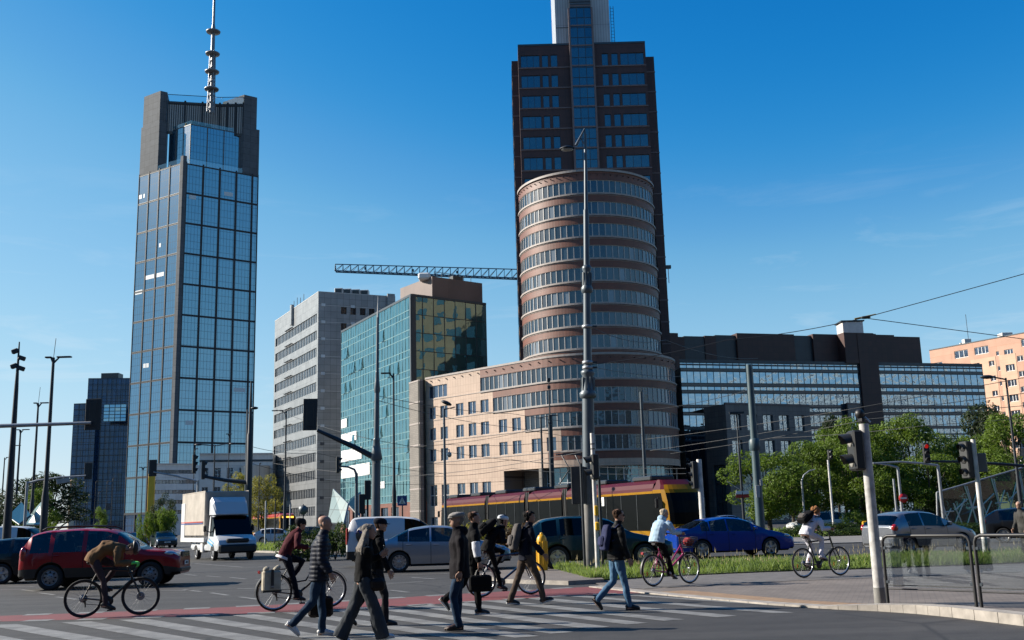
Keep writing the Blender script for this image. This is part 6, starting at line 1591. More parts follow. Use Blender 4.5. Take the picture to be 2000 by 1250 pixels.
# plain posts
for px, pyb, pyt, Y, r, m, lab in ((518, 1040, 978, 80, .07, PWHT, 'pale post in front of the far tram, left one'), (566, 1040, 985, 90, .07, PWHT, 'pale post in front of the far tram, right one'), (537, 1035, 975, 82, .06, PDARK, 'dark post between the two pale posts by the far tram'),
        (1062, 990, 815, 95, .12, PDARK, 'dark catenary post in front of the grey brick porch, thinner one'), (1263, 985, 765, 95, .20, mat('post_slate', (.03, .045, .06), .5, var=.2), 'slate catenary post in front of the round drum'), (870, 1000, 798, 60, .09, PGREY, 'grey post with a dome camera in front of the beige wing')):
    t, b = post_thing('catenary_post' if Y > 90 else 'plain_post', lab, 'pole', px, Y, pyb); vpole(t, (0, 0, 0), PY(px - (px - 690) * .0, pyt, Y).z, r, r * .7, m, 'post', 10)
    if px == 870:
        q = MB(); p = rel(t, PY(878, 888, Y)); q.tube([(0, 0, p.z + .3), (p.x, 0, p.z + .28), (p.x, 0, p.z + .1)], .03, PGREY, 6); q.ball((p.x, 0, p.z), (.13, .13, .16), LENSG, 10, 6); q.obj('dome_camera', t)
        q = MB(); p = rel(t, PY(872, 787, Y)); q.ball((p.x, 0, p.z), (.34, .2, .12), PDARK, 12, 6, Matrix.Rotation(R(25), 4, 'Y')); q.tube([(0, 0, PY(870, 800, Y).z), (p.x + .5, 0, p.z - .25)], .03, PDARK, 6); q.obj('lamp_head', t)
t, b = post_thing('catenary_mast', 'dark stepped catenary mast with small boxes in front of the beige wing', 'pole', 1080, 92, 985)
zf = lambda y: PY(1078, y, 92).z
vpole(t, (0, 0, 0), zf(810), .25, .20, PDARK, 'lower_shaft', 12); vpole(t, (0, 0, 0), zf(740), .07, .04, PDARK, 'upper_shaft', 8, zf(810))
q = MB(); q.bbox((0, 0, zf(742)), (.3, .2, .35), PDARK, .02); q.bbox((0, 0, zf(756)), (.3, .2, .3), PDARK, .02); q.tube([(0, 0, zf(812)), (-1.1, 0, zf(816))], .04, PDARK, 6); q.tube([(0, 0, zf(812)), (.7, 0, zf(811))], .05, PDARK, 6); q.obj('boxes', t)
# street lamps
def lamp(px, pyt, pyb, Y, lab, arms=((1, .9),), r=.14, kind='flat', spike=0.0, grp=None):
    t, b = post_thing('street_lamp', lab, 'street lamp', px, Y, pyb, grp); z = PY(px, pyt, Y).z
    vpole(t, (0, 0, 0), z, r, r * .38, PDARK, 'post', 10, 0, [(z * .30, r * .95), (z * .36, r * .62)])
    for s, l in arms:
        q = MB()
        if kind == 'flat': q.tube([(0, 0, z - .35), (s * l * .3, 0, z - .02)], [.07, .05], PDARK, 6); q.bbox((s * l * .6, 0, z + .02), (l * .8, .3, .09), PDARK, .03)
        else: q.tube([(0, 0, z - .1), (s * l * .8, 0, z + .1)], .045, PDARK, 6); q.ball((s * l, 0, z + .08), (.42, .2, .12), PDARK, 10, 6)
        q.obj('lamp_head', t)
    if spike: q = MB(); q.tube([(0, 0, z), (.08, 0, z + spike)], .02, PDARK, 4); q.obj('spike', t)
    return t
lamp(85, 699, 1030, 62, 'tall dark flat headed street lamp right of the floodlight mast at left', ((-1, .5), (1, 1.1)), .22, spike=1.2)
lamp(60, 788, 1030, 88, 'mid height flat headed street lamp between the two tallest left posts', ((-1, .4), (1, .9)), .20, spike=1.4)
lamp(28, 840, 1030, 105, 'flat headed street lamp crossing the floodlight mast at left', ((-1, .4), (1, .9)), .2)
lamp(12, 871, 1030, 125, 'shorter flat headed street lamp near the left edge', ((1, 1.1),), .2)
lamp(0, 894, 1030, 150, 'small flat headed street lamp cut by the left edge', ((1, 1.1),), .2)
t, b = post_thing('floodlight_mast', 'tall dark mast with stacked floodlights at the far left', 'mast', 12, 50, 1060); zf = lambda y: PY(25, y, 50).z
tp = rel(t, PY(34, 668, 50)); vpole(t, (0, 0, 0), zf(668), .22, .03, PDARK, 'mast', 12, 0, [(zf(760), .10), (zf(700), .05)])
for i, (x, y) in enumerate(((31, 686), (36, 700), (35, 715), (25, 720))): q = MB(); p = rel(t, PY(x, y, 50)); q.bbox((.18 * (1 if i % 2 else -1), 0, zf(y)), (.32, .2, .22), PDARK, .03, Mx=Matrix.Rotation(R(20 * (1 if i % 2 else -1)), 4, 'Y')); q.tube([(0, 0, zf(y) - .1), (.18 * (1 if i % 2 else -1), 0, zf(y))], .03, PDARK, 5); q.obj('floodlight', t)
lamp(770, 729, 1000, 72, 'tall dark single lamp in front of the teal glass building', ((-1, .9),), .16)
lamp(416, 869, 1005, 110, 'double armed street lamp above the box truck roof', ((-1, 1.8), (1, 1.9)), .16, kind='globe')
lamp(444, 848, 1005, 120, 'thin lamp post right of the double armed lamp', ((-1, .4), (1, .3)), .1)
lamp(376, 877, 1005, 120, 'thin lamp post left of the double armed lamp', ((1, .4),), .1)
lamp(1997, 737, 1010, 60, 'curved neck street lamp at the right edge before the peach block', ((-1, 1.1),), .14, kind='globe')
lamp(275, 913, 1020, 130, 'slender lamp post in front of the skyscraper foot', ((-1, .5), (1, .5)), .1)
lamp(556, 802, 1010, 100, 'dark lamp on a post in front of the silver block', ((-1, 1.4),), .16)
for px, pyt in ((163, 950), (183, 940), (190, 960), (168, 965), (205, 940), (216, 934), (148, 965), (155, 990)):
    lamp(px, pyt, 1030, 170, 'thin distant lamp post in front of the dark navy tower', ((1, .5),), .1, grp='distant lamp posts by the dark tower')
lamp(505, 905, 1010, 130, 'white topped lantern post beside the yellowish tree', ((1, .2),), .1)

# yellow rubber post on the island
b = G(1060, 1121); t = thing('lane_post', 'bright yellow ribbed rubber lane post with domed top on the island tip', 'bollard', (b.x, b.y, .05)); YP = mat('rubber_yellow', (.72, .37, .008), .4, var=.1)
q = MB(); q.lathe([(.13, 0), (.15, .02), (.155, .10), (.15, .25), (.15, .85), (.14, .96), (.10, 1.04), (.05, 1.07), (.005, 1.08)], YP, n=24); q.obj('body', t)
for k in range(8): q = MB(); a = 2 * PI * k / 8 + .2; q.bbox((.155 * math.cos(a), .155 * math.sin(a), .55), (.035, .05, .66), YP, .012, rz=a); q.obj('rib', t)
q = MB(); q.lathe([(.045, 1.06), (.05, 1.08), (.04, 1.12), (.005, 1.13)], YP, n=12); q.obj('cap', t)
b = G(1697, 1066); t = thing('yellow_marker', 'yellow keep right marker half hidden by the scuffed white post', 'bollard', (b.x - .05, b.y, 0)); q = MB(); q.bbox((0, 0, .62), (.34, .12, .95), YP, .05); q.obj('panel', t); q = MB(); q.bbox((0, 0, .1), (.42, .3, .2), BLK, .04); q.obj('foot', t)
# glass barriers
BG = seeglass('barrier_glass', (.80, .83, .85), .10)
def barrier(p0, p1, label):
    a, b_ = G(*p0), G(*p1); d = (b_ - a); L = d.length; rz = math.atan2(d.y, d.x); t = thing('glass_barrier', label, 'barrier', (a.x, a.y, .02), rz); H = 1.10; r = .028
    q = MB(); c = .10
    pts = [(0, 0, 0), (0, 0, H - c), (.03, 0, H - .03), (c, 0, H), (L - c, 0, H), (L - .03, 0, H - .03), (L, 0, H - c), (L, 0, 0)]; q.tube(pts, r, BLK, 8, up=(0, 1, 0)); q.obj('frame', t)
    q = MB(); q.tube([(r, 0, .24), (L - r, 0, .24)], .013, BLK, 6); q.tube([(r, 0, .30), (L - r, 0, .30)], .008, BLK, 6); q.obj('lower_rail', t)
    q = MB(); q.box((L / 2, 0, .66), (L - .05, .010, .78), BG); q.obj('glass_pane', t)
    for x, z in ((.03, .9), (.03, .35), (L - .03, .9), (L - .03, .35)): q = MB(); q.bbox((x, -.012, z), (.06, .02, .05), STEEL, .006); q.obj('clamp', t)
barrier((1735, 1181), (1908, 1189), 'black framed glass barrier panel nearest the scuffed white post')
barrier((1918, 1190), (2105, 1199), 'black framed glass barrier panel cut by the right edge')

# ------------------------------------------------------------------ overhead wires
def wire(pts, r, lab, sag=.0, grp='overhead tram wires', node=None):
    P_ = [PY(x, y, Y) for x, y, Y in pts]; out = []
    for a, c in zip(P_, P_[1:]):
        for k in range(8): u = k / 8; p = a.lerp(c, u); p.z -= sag * 4 * u * (1 - u); out.append(p)
    out.append(P_[-1]); o = P_[0]
    m = MB(); m.tube([p - o for p in out], r, mat('wire_black', (.02, .022, .025), .5, metal=.3, var=0), 5)
    ob = m.obj('overhead_wire'); ob.location = o; tag(ob, lab, 'wire', grp)
    if node: q = MB(); p = PY(*node) - o; q.ball(p, (.16, .12, .04), BLK, 8, 5); q.tube([p + Vector((-.3, 0, -.03)), p + Vector((.3, 0, .08))], .02, mat('insulator', (.25, .19, .04), .5, var=.1), 6); q.obj('insulator', ob)
wire([(1152, 712, 30.6), (1420, 664, 29.2), (1690, 620, 28)], .011, 'span wire rising from the big tram pole to the sky junction', .08)
wire([(1690, 620, 28), (2900, 276, 22)], .011, 'span wire from the sky junction up to the right edge', .05, node=(1690, 620, 28))
wire([(1695, 622, 28), (3200, 806, 45)], .011, 'span wire from the sky junction down towards the peach block', .1)
wire([(1153, 638, 30.6), (1300, 664, 38), (1480, 700, 52)], .011, 'wire from the big pole collar to the blue green pole', .25)
wire([(1155, 716, 30.6), (1330, 735, 45)], .010, 'short wire running right from below the big pole clamp', .1)
for i, (p, lab) in enumerate((([(1260, 858, 60), (1700, 792, 48), (2900, 560, 36)], 'highest of the wires sweeping right above the trees'), ([(1270, 880, 60), (1700, 806, 48), (2900, 640, 36)], 'second of the wires sweeping right above the trees'), ([(1310, 886, 60), (1700, 818, 48), (2900, 700, 36)], 'third of the wires sweeping right above the trees'), ([(1500, 856, 60), (1800, 832, 52), (2900, 735, 40)], 'lowest of the wires sweeping right above the trees'))):
    wire(p, .014, lab, .1)
for i, (p, lab) in enumerate((([(737, 773, 55), (1000, 808, 75), (1280, 838, 90)], 'wire crossing the beige wing windows, upper'), ([(737, 782, 55), (1000, 835, 75), (1280, 868, 90)], 'wire crossing the beige wing windows, middle'), ([(540, 800, 80), (735, 860, 60), (1080, 905, 85)], 'wire crossing the beige wing at sill height'),
        ([(535, 878, 90), (870, 868, 70), (1080, 828, 92)], 'wire rising to the stepped catenary mast'), ([(535, 905, 90), (800, 930, 75), (1150, 880, 60)], 'wire crossing low before the silver block'), ([(490, 872, 68), (620, 885, 75), (870, 925, 75)], 'wire from the tall dark mast to the right'), ([(490, 905, 68), (700, 945, 80), (1060, 935, 92)], 'low wire from the tall dark mast to the tram'), ([(870, 868, 60), (1080, 862, 92), (1260, 850, 95)], 'wire linking the camera post and slate post'), ([(830, 905, 75), (1000, 898, 85), (1340, 915, 60)], 'contact wire above the tram roof'), ([(830, 930, 75), (1000, 915, 85), (1340, 925, 60)], 'lower contact wire above the tram roof'), ([(1080, 780, 92), (1263, 800, 95), (1470, 760, 52)], 'wire between catenary mast and blue green pole'))):
    wire(p, .016, lab, .2)

# ------------------------------------------------------------------ glass shards and pavilion
SHARD = glaz('shard_glass', (.03, .085, .11), (.25, .36, .40), .12, .04, .02, .4, .4); SHG = glaz('shard_glass_pale', (.22, .31, .30), (.42, .50, .50), .0, .05, .02, .6, .3, (1.0, 1.2, .05, .5))
def shard(name, label, pts, Y, m, fm, th=.12):
    P_ = [PY(x, y, Y + dy) for x, y, dy in pts]; c = sum(P_, Vector()) / len(P_)
    if (P_[1] - P_[0]).cross(P_[2] - P_[0]).dot(Vector((0, 0, HC)) - c) < 0: P_ = P_[::-1]
    t = thing(name, label, 'glass structure', (c.x, c.y, 0)); n = (P_[1] - P_[0]).cross(P_[2] - P_[0]).normalized()
    q = MB(); A = [p - t.location for p in P_]; B = [p + n * th for p in A]; k = len(A); uv = [((p - P_[0]).dot((P_[1] - P_[0]).normalized()), (p - P_[0]).dot(n.cross((P_[1] - P_[0]).normalized()))) for p in P_]
    q.add(A, [tuple(range(k))], m, False, [uv]); q.add(B, [tuple(range(k))[::-1]], m, False, [uv[::-1]]); q.add(A + B, [(i, (i + 1) % k, k + (i + 1) % k, k + i) for i in range(k)], fm); q.obj('glass', t)
    f = MB()
    for i in range(k): f.tube([A[i], A[(i + 1) % k]], .06, fm, 5)
    f.obj('edge_frame', t)
shard('glass_shard', 'dark blue tilted glass diamond under the left trees', [(17, 1010, 0), (38, 1025, -1.5), (60, 1008, -.5), (43, 983, 2)], 85, SHARD, PGREY)
shard('glass_shard', 'pale tilted glass shard beside the blue diamond', [(52, 1026, 0), (89, 1026, -1), (82, 982, 1), (64, 1002, 2)], 86, SHG, PGREY)
shard('glass_canopy', 'pale green tilted glass shard left of the tapered mast', [(641, 1022, 0), (672, 1024, -1), (681, 985, 0), (652, 956, 2)], 84, SHG, PGALV)
shard('glass_canopy', 'bluer glass shard leaning right beside the tapered mast', [(680, 986, 0), (702, 1010, -1), (704, 962, 1), (684, 976, 2)], 86, SHARD, PGALV)
def pavilion():
    Y = 66; P_ = lambda x, y, dy=0: PY(x, y, Y + dy); gm = seeglass('pavilion_glass', (.10, .22, .20), .05); b = P_(1900, 1010); t = thing('glass_pavilion', 'wedge shaped green glass pavilion with white crossed struts at the right', 'pavilion', (b.x, b.y, 0))
    a, c, d, e = P_(1829, 1020), P_(1829, 962), P_(2060, 895, 4), P_(2060, 1020, 4); e.z = a.z = 0
    q = MB(); q.add([p - t.location for p in (a, e, d, c)], [(0, 1, 2, 3)], gm); D = Vector((2, 9, 0)); q.add([p - t.location for p in (c, d, d + D, c + D)], [(0, 1, 2, 3)], gm); q.add([p - t.location for p in (a, c, c + D, a + D)], [(0, 1, 2, 3)], gm); q.obj('glass_skin', t)
    sm = mat('strut_white', (.55, .60, .58), .4, var=.1); s = MB(); U = lambda u, v: (a.lerp(e, u)).lerp(c.lerp(d, u), v) - t.location + Vector((0, -.05, 0))
    n = 9
    for i in range(n):
        u0, u1 = i / n, (i + 1) / n
        for (p, r_) in (((u0, .02), (u1, .55 + .3 * (i % 3) / 2)), ((u1, .02), (u0 + .02, .95 - .3 * (i % 2))), ((u0 + .03, .5), (u1 + .02, .48 + .2 * (i % 2)))): s.tube([U(*p), U(min(1, r_[0]), r_[1])], .045, sm, 5)
        if i % 2 == 0: s.tube([U(u0, .98), U(u1, .1)], .05, sm, 5)
    s.tube([U(0, 1), U(1, 1)], .06, PGALV, 6); s.tube([U(0, 0), U(0, 1)], .06, PGALV, 6); s.obj('strut_lattice', t)
pavilion()

# ------------------------------------------------------------------ trees and shrubs
BARK = mat('bark', (.05, .04, .03), .9, var=.3, vs=4)
def leafmat(name, c, tr):
    m, t, b = _new(name); _M[name] = m
    g = t.nodes.new('ShaderNodeNewGeometry'); o = _mixc(t, g.outputs['Random Per Island'], tuple(x * .55 for x in c), tuple(x * 1.35 for x in c)); t.links.new(o, b.inputs['Base Color']); b.inputs['Roughness'].default_value = .55; b.inputs['Specular IOR Level'].default_value = .25
    tl = t.nodes.new('ShaderNodeBsdfTranslucent'); tl.inputs[0].default_value = (*tr, 1); mx = t.nodes.new('ShaderNodeMixShader'); mx.inputs[0].default_value = .35; t.links.new(b.outputs[0], mx.inputs[1]); t.links.new(tl.outputs[0], mx.inputs[2]); t.links.new(mx.outputs[0], t.nodes['Material Output'].inputs['Surface']); return m
LF1, LF2, LF3, LF4 = leafmat('maple_leaves', (.082, .128, .016), (.14, .22, .02)), leafmat('dark_leaves', (.022, .036, .012), (.03, .05, .012)), leafmat('spring_leaves', (.17, .17, .03), (.28, .26, .04)), leafmat('hedge_leaves', (.026, .046, .012), (.06, .1, .02))
def crown_mesh(seed, rx, rz_, zc, nclump, nleaf, size, lm, low=.25):
    rg = np.random.default_rng(seed); V, F = [], []
    cl = []
    for i in range(nclump):
        while True:
            p = rg.uniform(-1, 1, 3)
            d = np.linalg.norm(p)
            if .25 < d < 1: break
        p = p / d * (d ** .45) * .86; cl.append((p[0] * rx, p[1] * rx, zc + p[2] * rz_, rg.uniform(.20, .40) * rx))
    A = []
    for cx, cy, cz, cr in cl:
        n = int(nleaf * (cr / rx) ** 2 * 9 / nclump * 1.0) + 20
        d = rg.normal(size=(n, 3)); d /= np.linalg.norm(d, axis=1)[:, None]; r = cr * rg.uniform(.55, 1.08, n) ** .6
        pos = np.array([cx, cy, cz]) + d * r[:, None] * np.array([1, 1, .8]); nr = d + rg.normal(size=(n, 3)) * .7; nr[:, 2] += .35; nr /= np.linalg.norm(nr, axis=1)[:, None]
        A.append(np.hstack([pos, nr]))
    A = np.vstack(A); n = len(A); t1 = np.cross(A[:, 3:], rg.normal(size=(n, 3))); t1 /= np.linalg.norm(t1, axis=1)[:, None]; t2 = np.cross(A[:, 3:], t1); s = (size * rg.uniform(.6, 1.3, n))[:, None]
    P_ = A[:, :3]; V = np.stack([P_ - t1 * s, P_ - t2 * s * .45 + A[:, 3:] * s * .15, P_ + t1 * s, P_ + t2 * s * .45 + A[:, 3:] * s * .15], 1).reshape(-1, 3)
    me = bpy.data.meshes.new('crown'); me.from_pydata(V.tolist(), [], np.arange(4 * n).reshape(-1, 4).tolist()); me.materials.append(lm); me.update(); return me, cl
def tree_proto(seed, h, rx, trunk_h, lm, nclump=34, nleaf=9000, size=.13):
    zc = trunk_h + (h - trunk_h) * .5; me, cl = crown_mesh(seed, rx, (h - trunk_h) * .52, zc, nclump, nleaf, size, lm)
    q = MB(); q.tube([(0, 0, 0), (.03, .02, trunk_h * .6), (0, .04, trunk_h + .4), (.05, 0, zc + .5)], [rx * .07, rx * .055, rx * .045, rx * .02], BARK, 9)
    for c in cl[::3]: q.tube([(0, .03, trunk_h + .2), (c[0] * .5, c[1] * .5, (trunk_h + c[2]) / 2 + .3), (c[0], c[1], c[2])], [rx * .03, rx * .02, rx * .008], BARK, 5)
    return me, q
TP = {}
def tree(label, px, pyb, pyt, Y, wpx, lm=LF1, name='tree', seed=1, trunk=.22, grp=None, **kw):
    b = PY(px, pyb, Y); h = PY(px, pyt, Y).z; rx = wpx * Y / 2000 / 2; key = (seed, lm.name)
    if key not in TP: TP[key] = tree_proto(seed, 8.0, 3.0, 8.0 * trunk, lm, **kw); TP[key] = (TP[key][0], TP[key][1])
    me, q = TP[key]; t = thing(name, label, 'tree', (b.x, b.y, 0), rnd.uniform(0, 6.28), grp)
    tr_ = q.obj('trunk', t) if not isinstance(q, bpy.types.Mesh) else None
    if tr_ is None: tr_ = bpy.data.objects.new('trunk', q); COL.objects.link(tr_); tr_.parent = t
    TP[key] = (me, tr_.data); c = bpy.data.objects.new('crown', me); COL.objects.link(c); c.parent = t; t.scale = (rx / 3.0, rx / 3.0, h / 8.0); return t
for i, (px, pyt, Y, w_, sd, lab) in enumerate(((1503, 872, 78, 165, 1, 'round maple right of the stone bay, nearest the blue green pole'), (1592, 866, 82, 130, 2, 'maple between the gooseneck post and the pale signal pole'), (1655, 818, 84, 120, 3, 'tall maple behind the scuffed white post'), (1725, 812, 86, 125, 1, 'maple right behind the two hooded signal lamps'), (1790, 815, 84, 130, 2, 'broad maple above the red lit signal'),
        (1862, 845, 86, 120, 3, 'maple left of the three lamp signal pole'), (1925, 835, 84, 120, 1, 'maple above the green glass pavilion'), (1990, 812, 80, 140, 2, 'maple cut by the right edge'), (1550, 905, 80, 120, 3, 'lower maple filling the gap beside the round maple'), (1690, 870, 80, 130, 2, 'lower maple behind the grey hatchback roof'), (1822, 878, 80, 130, 1, 'lower maple behind the pavilion point'))):
    tree(lab, px, 1012, pyt, Y, w_, LF1, seed=sd, trunk=.20, grp='maples on the right')
for px, pyt, Y, w_, lab in ((1945, 794, 100, 130, 'darker tall tree rising behind the maples near the peach block'), (1640, 815, 100, 70, 'dark narrow tree behind the maples by the brown pier'), (1700, 850, 98, 160, 'dark tree deep behind the maples'), (1600, 905, 96, 160, 'dark tree behind the lower maple')):
    tree(lab, px, 1010, pyt, Y, w_, LF2, seed=4, trunk=.15, grp='dark trees behind the maples')
tree('wide dark tree behind the glass shards at left', 95, 1030, 928, 110, 150, LF2, seed=4, trunk=.1); tree('dark tree reaching over the left edge', 18, 1032, 935, 105, 130, LF2, seed=5, trunk=.1)
tree('light green tree in front of the dark tree at left', 72, 1030, 958, 98, 80, LF1, seed=2, trunk=.15); tree('yellowish green spring tree between white building and silver block', 515, 1010, 925, 150, 70, LF3, seed=6, trunk=.12); tree('smaller spring tree behind the tall dark mast', 462, 1010, 920, 170, 60, LF3, seed=6, trunk=.12)
tree('dark feathery tree beside the yellow pylon', 318, 1020, 962, 120, 50, LF2, seed=5, trunk=.2); tree('small pale tree before the dark navy tower', 195, 1030, 990, 140, 26, LF1, seed=3, trunk=.2)
def shrub(label, px, pyb, pyt, Y, wpx, lm, seed, name='shrub', dy=1.0):
    b = PY(px, pyb, Y); h = max(.4, PY(px, pyt, Y).z); rx = wpx * Y / 2000 / 2; me, _ = crown_mesh(seed, 1.0, .55, .5, 22, 3600, .055, lm); t = thing(name, label, 'shrub' if name == 'shrub' else 'hedge', (b.x, b.y, 0)); c = bpy.data.objects.new('foliage', me); COL.objects.link(c); c.parent = t
    s = MB(); 
    for k in range(5): a = k * 1.3; s.tube([(0, 0, 0), (.3 * math.cos(a), .3 * math.sin(a), .5)], [.03, .012], BARK, 5)
    s.obj('stems', t); t.scale = (rx, min(rx, dy), h / 1.02)
for a in (('bright green bush right of the yellow pylon', 322, 1030, 1000, 95, 46, LF1, 11), ('bright green bush in front of the yellow pylon', 284, 1030, 1005, 95, 34, LF1, 12), ('bright bush under the trees behind the white clad cyclist', 1668, 1020, 1000, 75, 50, LF1, 13), ('yellow topped bush behind the silver sedan roof', 905, 1062, 1026, 48, 90, LF3, 14), ('yellowish bush between the flat cap man and helmet rider', 965, 1062, 1022, 49, 80, LF3, 15)): shrub(*a)
HDG = leafmat('red_hedge_leaves', (.06, .045, .022), (.12, .07, .03))
for i, (px, w_, Y, top, lm, lab) in enumerate(((590, 90, 47.5, 1034, LF4, 'dark clipped hedge behind the cyclist in maroon'), (655, 70, 48, 1030, LF4, 'dark clipped hedge left of the lettered van'), (1010, 110, 47.5, 1028, HDG, 'reddish hedge behind the helmet rider'), (1095, 110, 47, 1030, HDG, 'reddish hedge left of the big tram pole'), (1620, 200, 66, 1022, LF4, 'low dark hedge along the grass bank'), (1900, 220, 60, 1020, LF4, 'low dark hedge behind the grey hatchback'))): shrub(lab, px, 1070, top, Y, w_, lm, 20 + i, 'hedge', 1.2)
# ------------------------------------------------------------------ people and bicycles
from mathutils import noise as mnoise
V3 = lambda *a: Vector(a)
SKIN = mat('skin', (.42, .24, .17), .55, var=.12, vs=9, spec=.35); SKIND = mat('skin_tan', (.34, .19, .13), .55, var=.12, vs=9, spec=.35)
EYE = mat('eye_dark', (.02, .015, .012), .2, var=0); LIP = mat('lip', (.30, .11, .09), .5, var=0)
def cloth(name, c, rough=.85, var=.25, bump=.35, c2=None): return mat(name, c, rough, var=var, vs=6, bump=bump, bs=38, bd=.008, spec=.12, c2=c2)
def fuse(mb, voxel, it=3, amp=0.0, ns=7.0, quilt=None, m=None):
    """grow one continuous skin over overlapping shapes, then add folds"""
    me = bpy.data.meshes.new('t'); me.from_pydata(mb.v, [], mb.f); me.update()
    o = bpy.data.objects.new('t', me); COL.objects.link(o)
    r = o.modifiers.new('r', 'REMESH'); r.mode = 'VOXEL'; r.voxel_size = voxel; r.use_smooth_shade = True
    s = o.modifiers.new('s', 'SMOOTH'); s.iterations = it; s.factor = .5
    dg = bpy.context.evaluated_depsgraph_get(); dg.update(); out = bpy.data.meshes.new_from_object(o.evaluated_get(dg))
    bpy.data.objects.remove(o); bpy.data.meshes.remove(me)
    n = len(out.vertices)
    if (amp or quilt) and n:
        co = np.empty(n * 3); out.vertices.foreach_get('co', co); co = co.reshape(-1, 3); nr = np.empty(n * 3); out.vertices.foreach_get('normal', nr); nr = nr.reshape(-1, 3)
        d = np.zeros(n)
        if amp:
            for i in range(n):
                x, y, z = co[i]; a = mnoise.noise((x * ns, y * ns, z * ns * .62)); b = mnoise.noise((x * ns * 2.3 + 9, y * ns * 2.3, z * ns * 1.5)); d[i] = amp * (a - abs(a) * .6 + .45 * b)
        if quilt: d += quilt[1] * (np.abs(np.sin(co[:, 2] * PI / quilt[0])) - .6)
        co += nr * d[:, None]; out.vertices.foreach_set('co', co.ravel())
    out.materials.clear(); out.materials.append(m); out.polygons.foreach_set('use_smooth', [True] * len(out.polygons)); out.update(); return out
def put(name, me, parent, label=None):
    me.name = name; o = bpy.data.objects.new(name, me); COL.objects.link(o); o.parent = parent
    if label: o['label'] = label
    return o
def two_bone(a, b, l1, l2, hint):
    d = b - a; L = min(d.length, (l1 + l2) * .998); d.normalize(); x = (l1 * l1 - l2 * l2 + L * L) / (2 * L); hgt = math.sqrt(max(0, l1 * l1 - x * x)); h = (hint - d * hint.dot(d)).normalized()
    return a + d * x + h * hgt, a + d * L
HEAD = [(0, .052, .022, .020), (.018, .045, .045, .040), (.045, .030, .072, .056), (.075, .018, .086, .064), (.105, .010, .093, .070), (.135, .005, .098, .075), (.165, .0, .100, .077), (.195, -.004, .092, .071), (.218, -.007, .068, .053), (.232, -.008, .035, .028), (.236, -.008, .010, .010)]
def head_ring(k, sc, n=22, off=0.0, cut=None):
    z, cx, dx, wy = HEAD[k]; out = []
    for j in range(n):
        a = 2 * PI * j / n; x, y = cx + (dx + off) * math.cos(a), (wy + off) * math.sin(a)
        if cut is not None and x > cut(z): x, y = cx + (dx - .014) * math.cos(a), (wy - .014) * math.sin(a)
        out.append(V3(x, y, z) * sc)
    return out
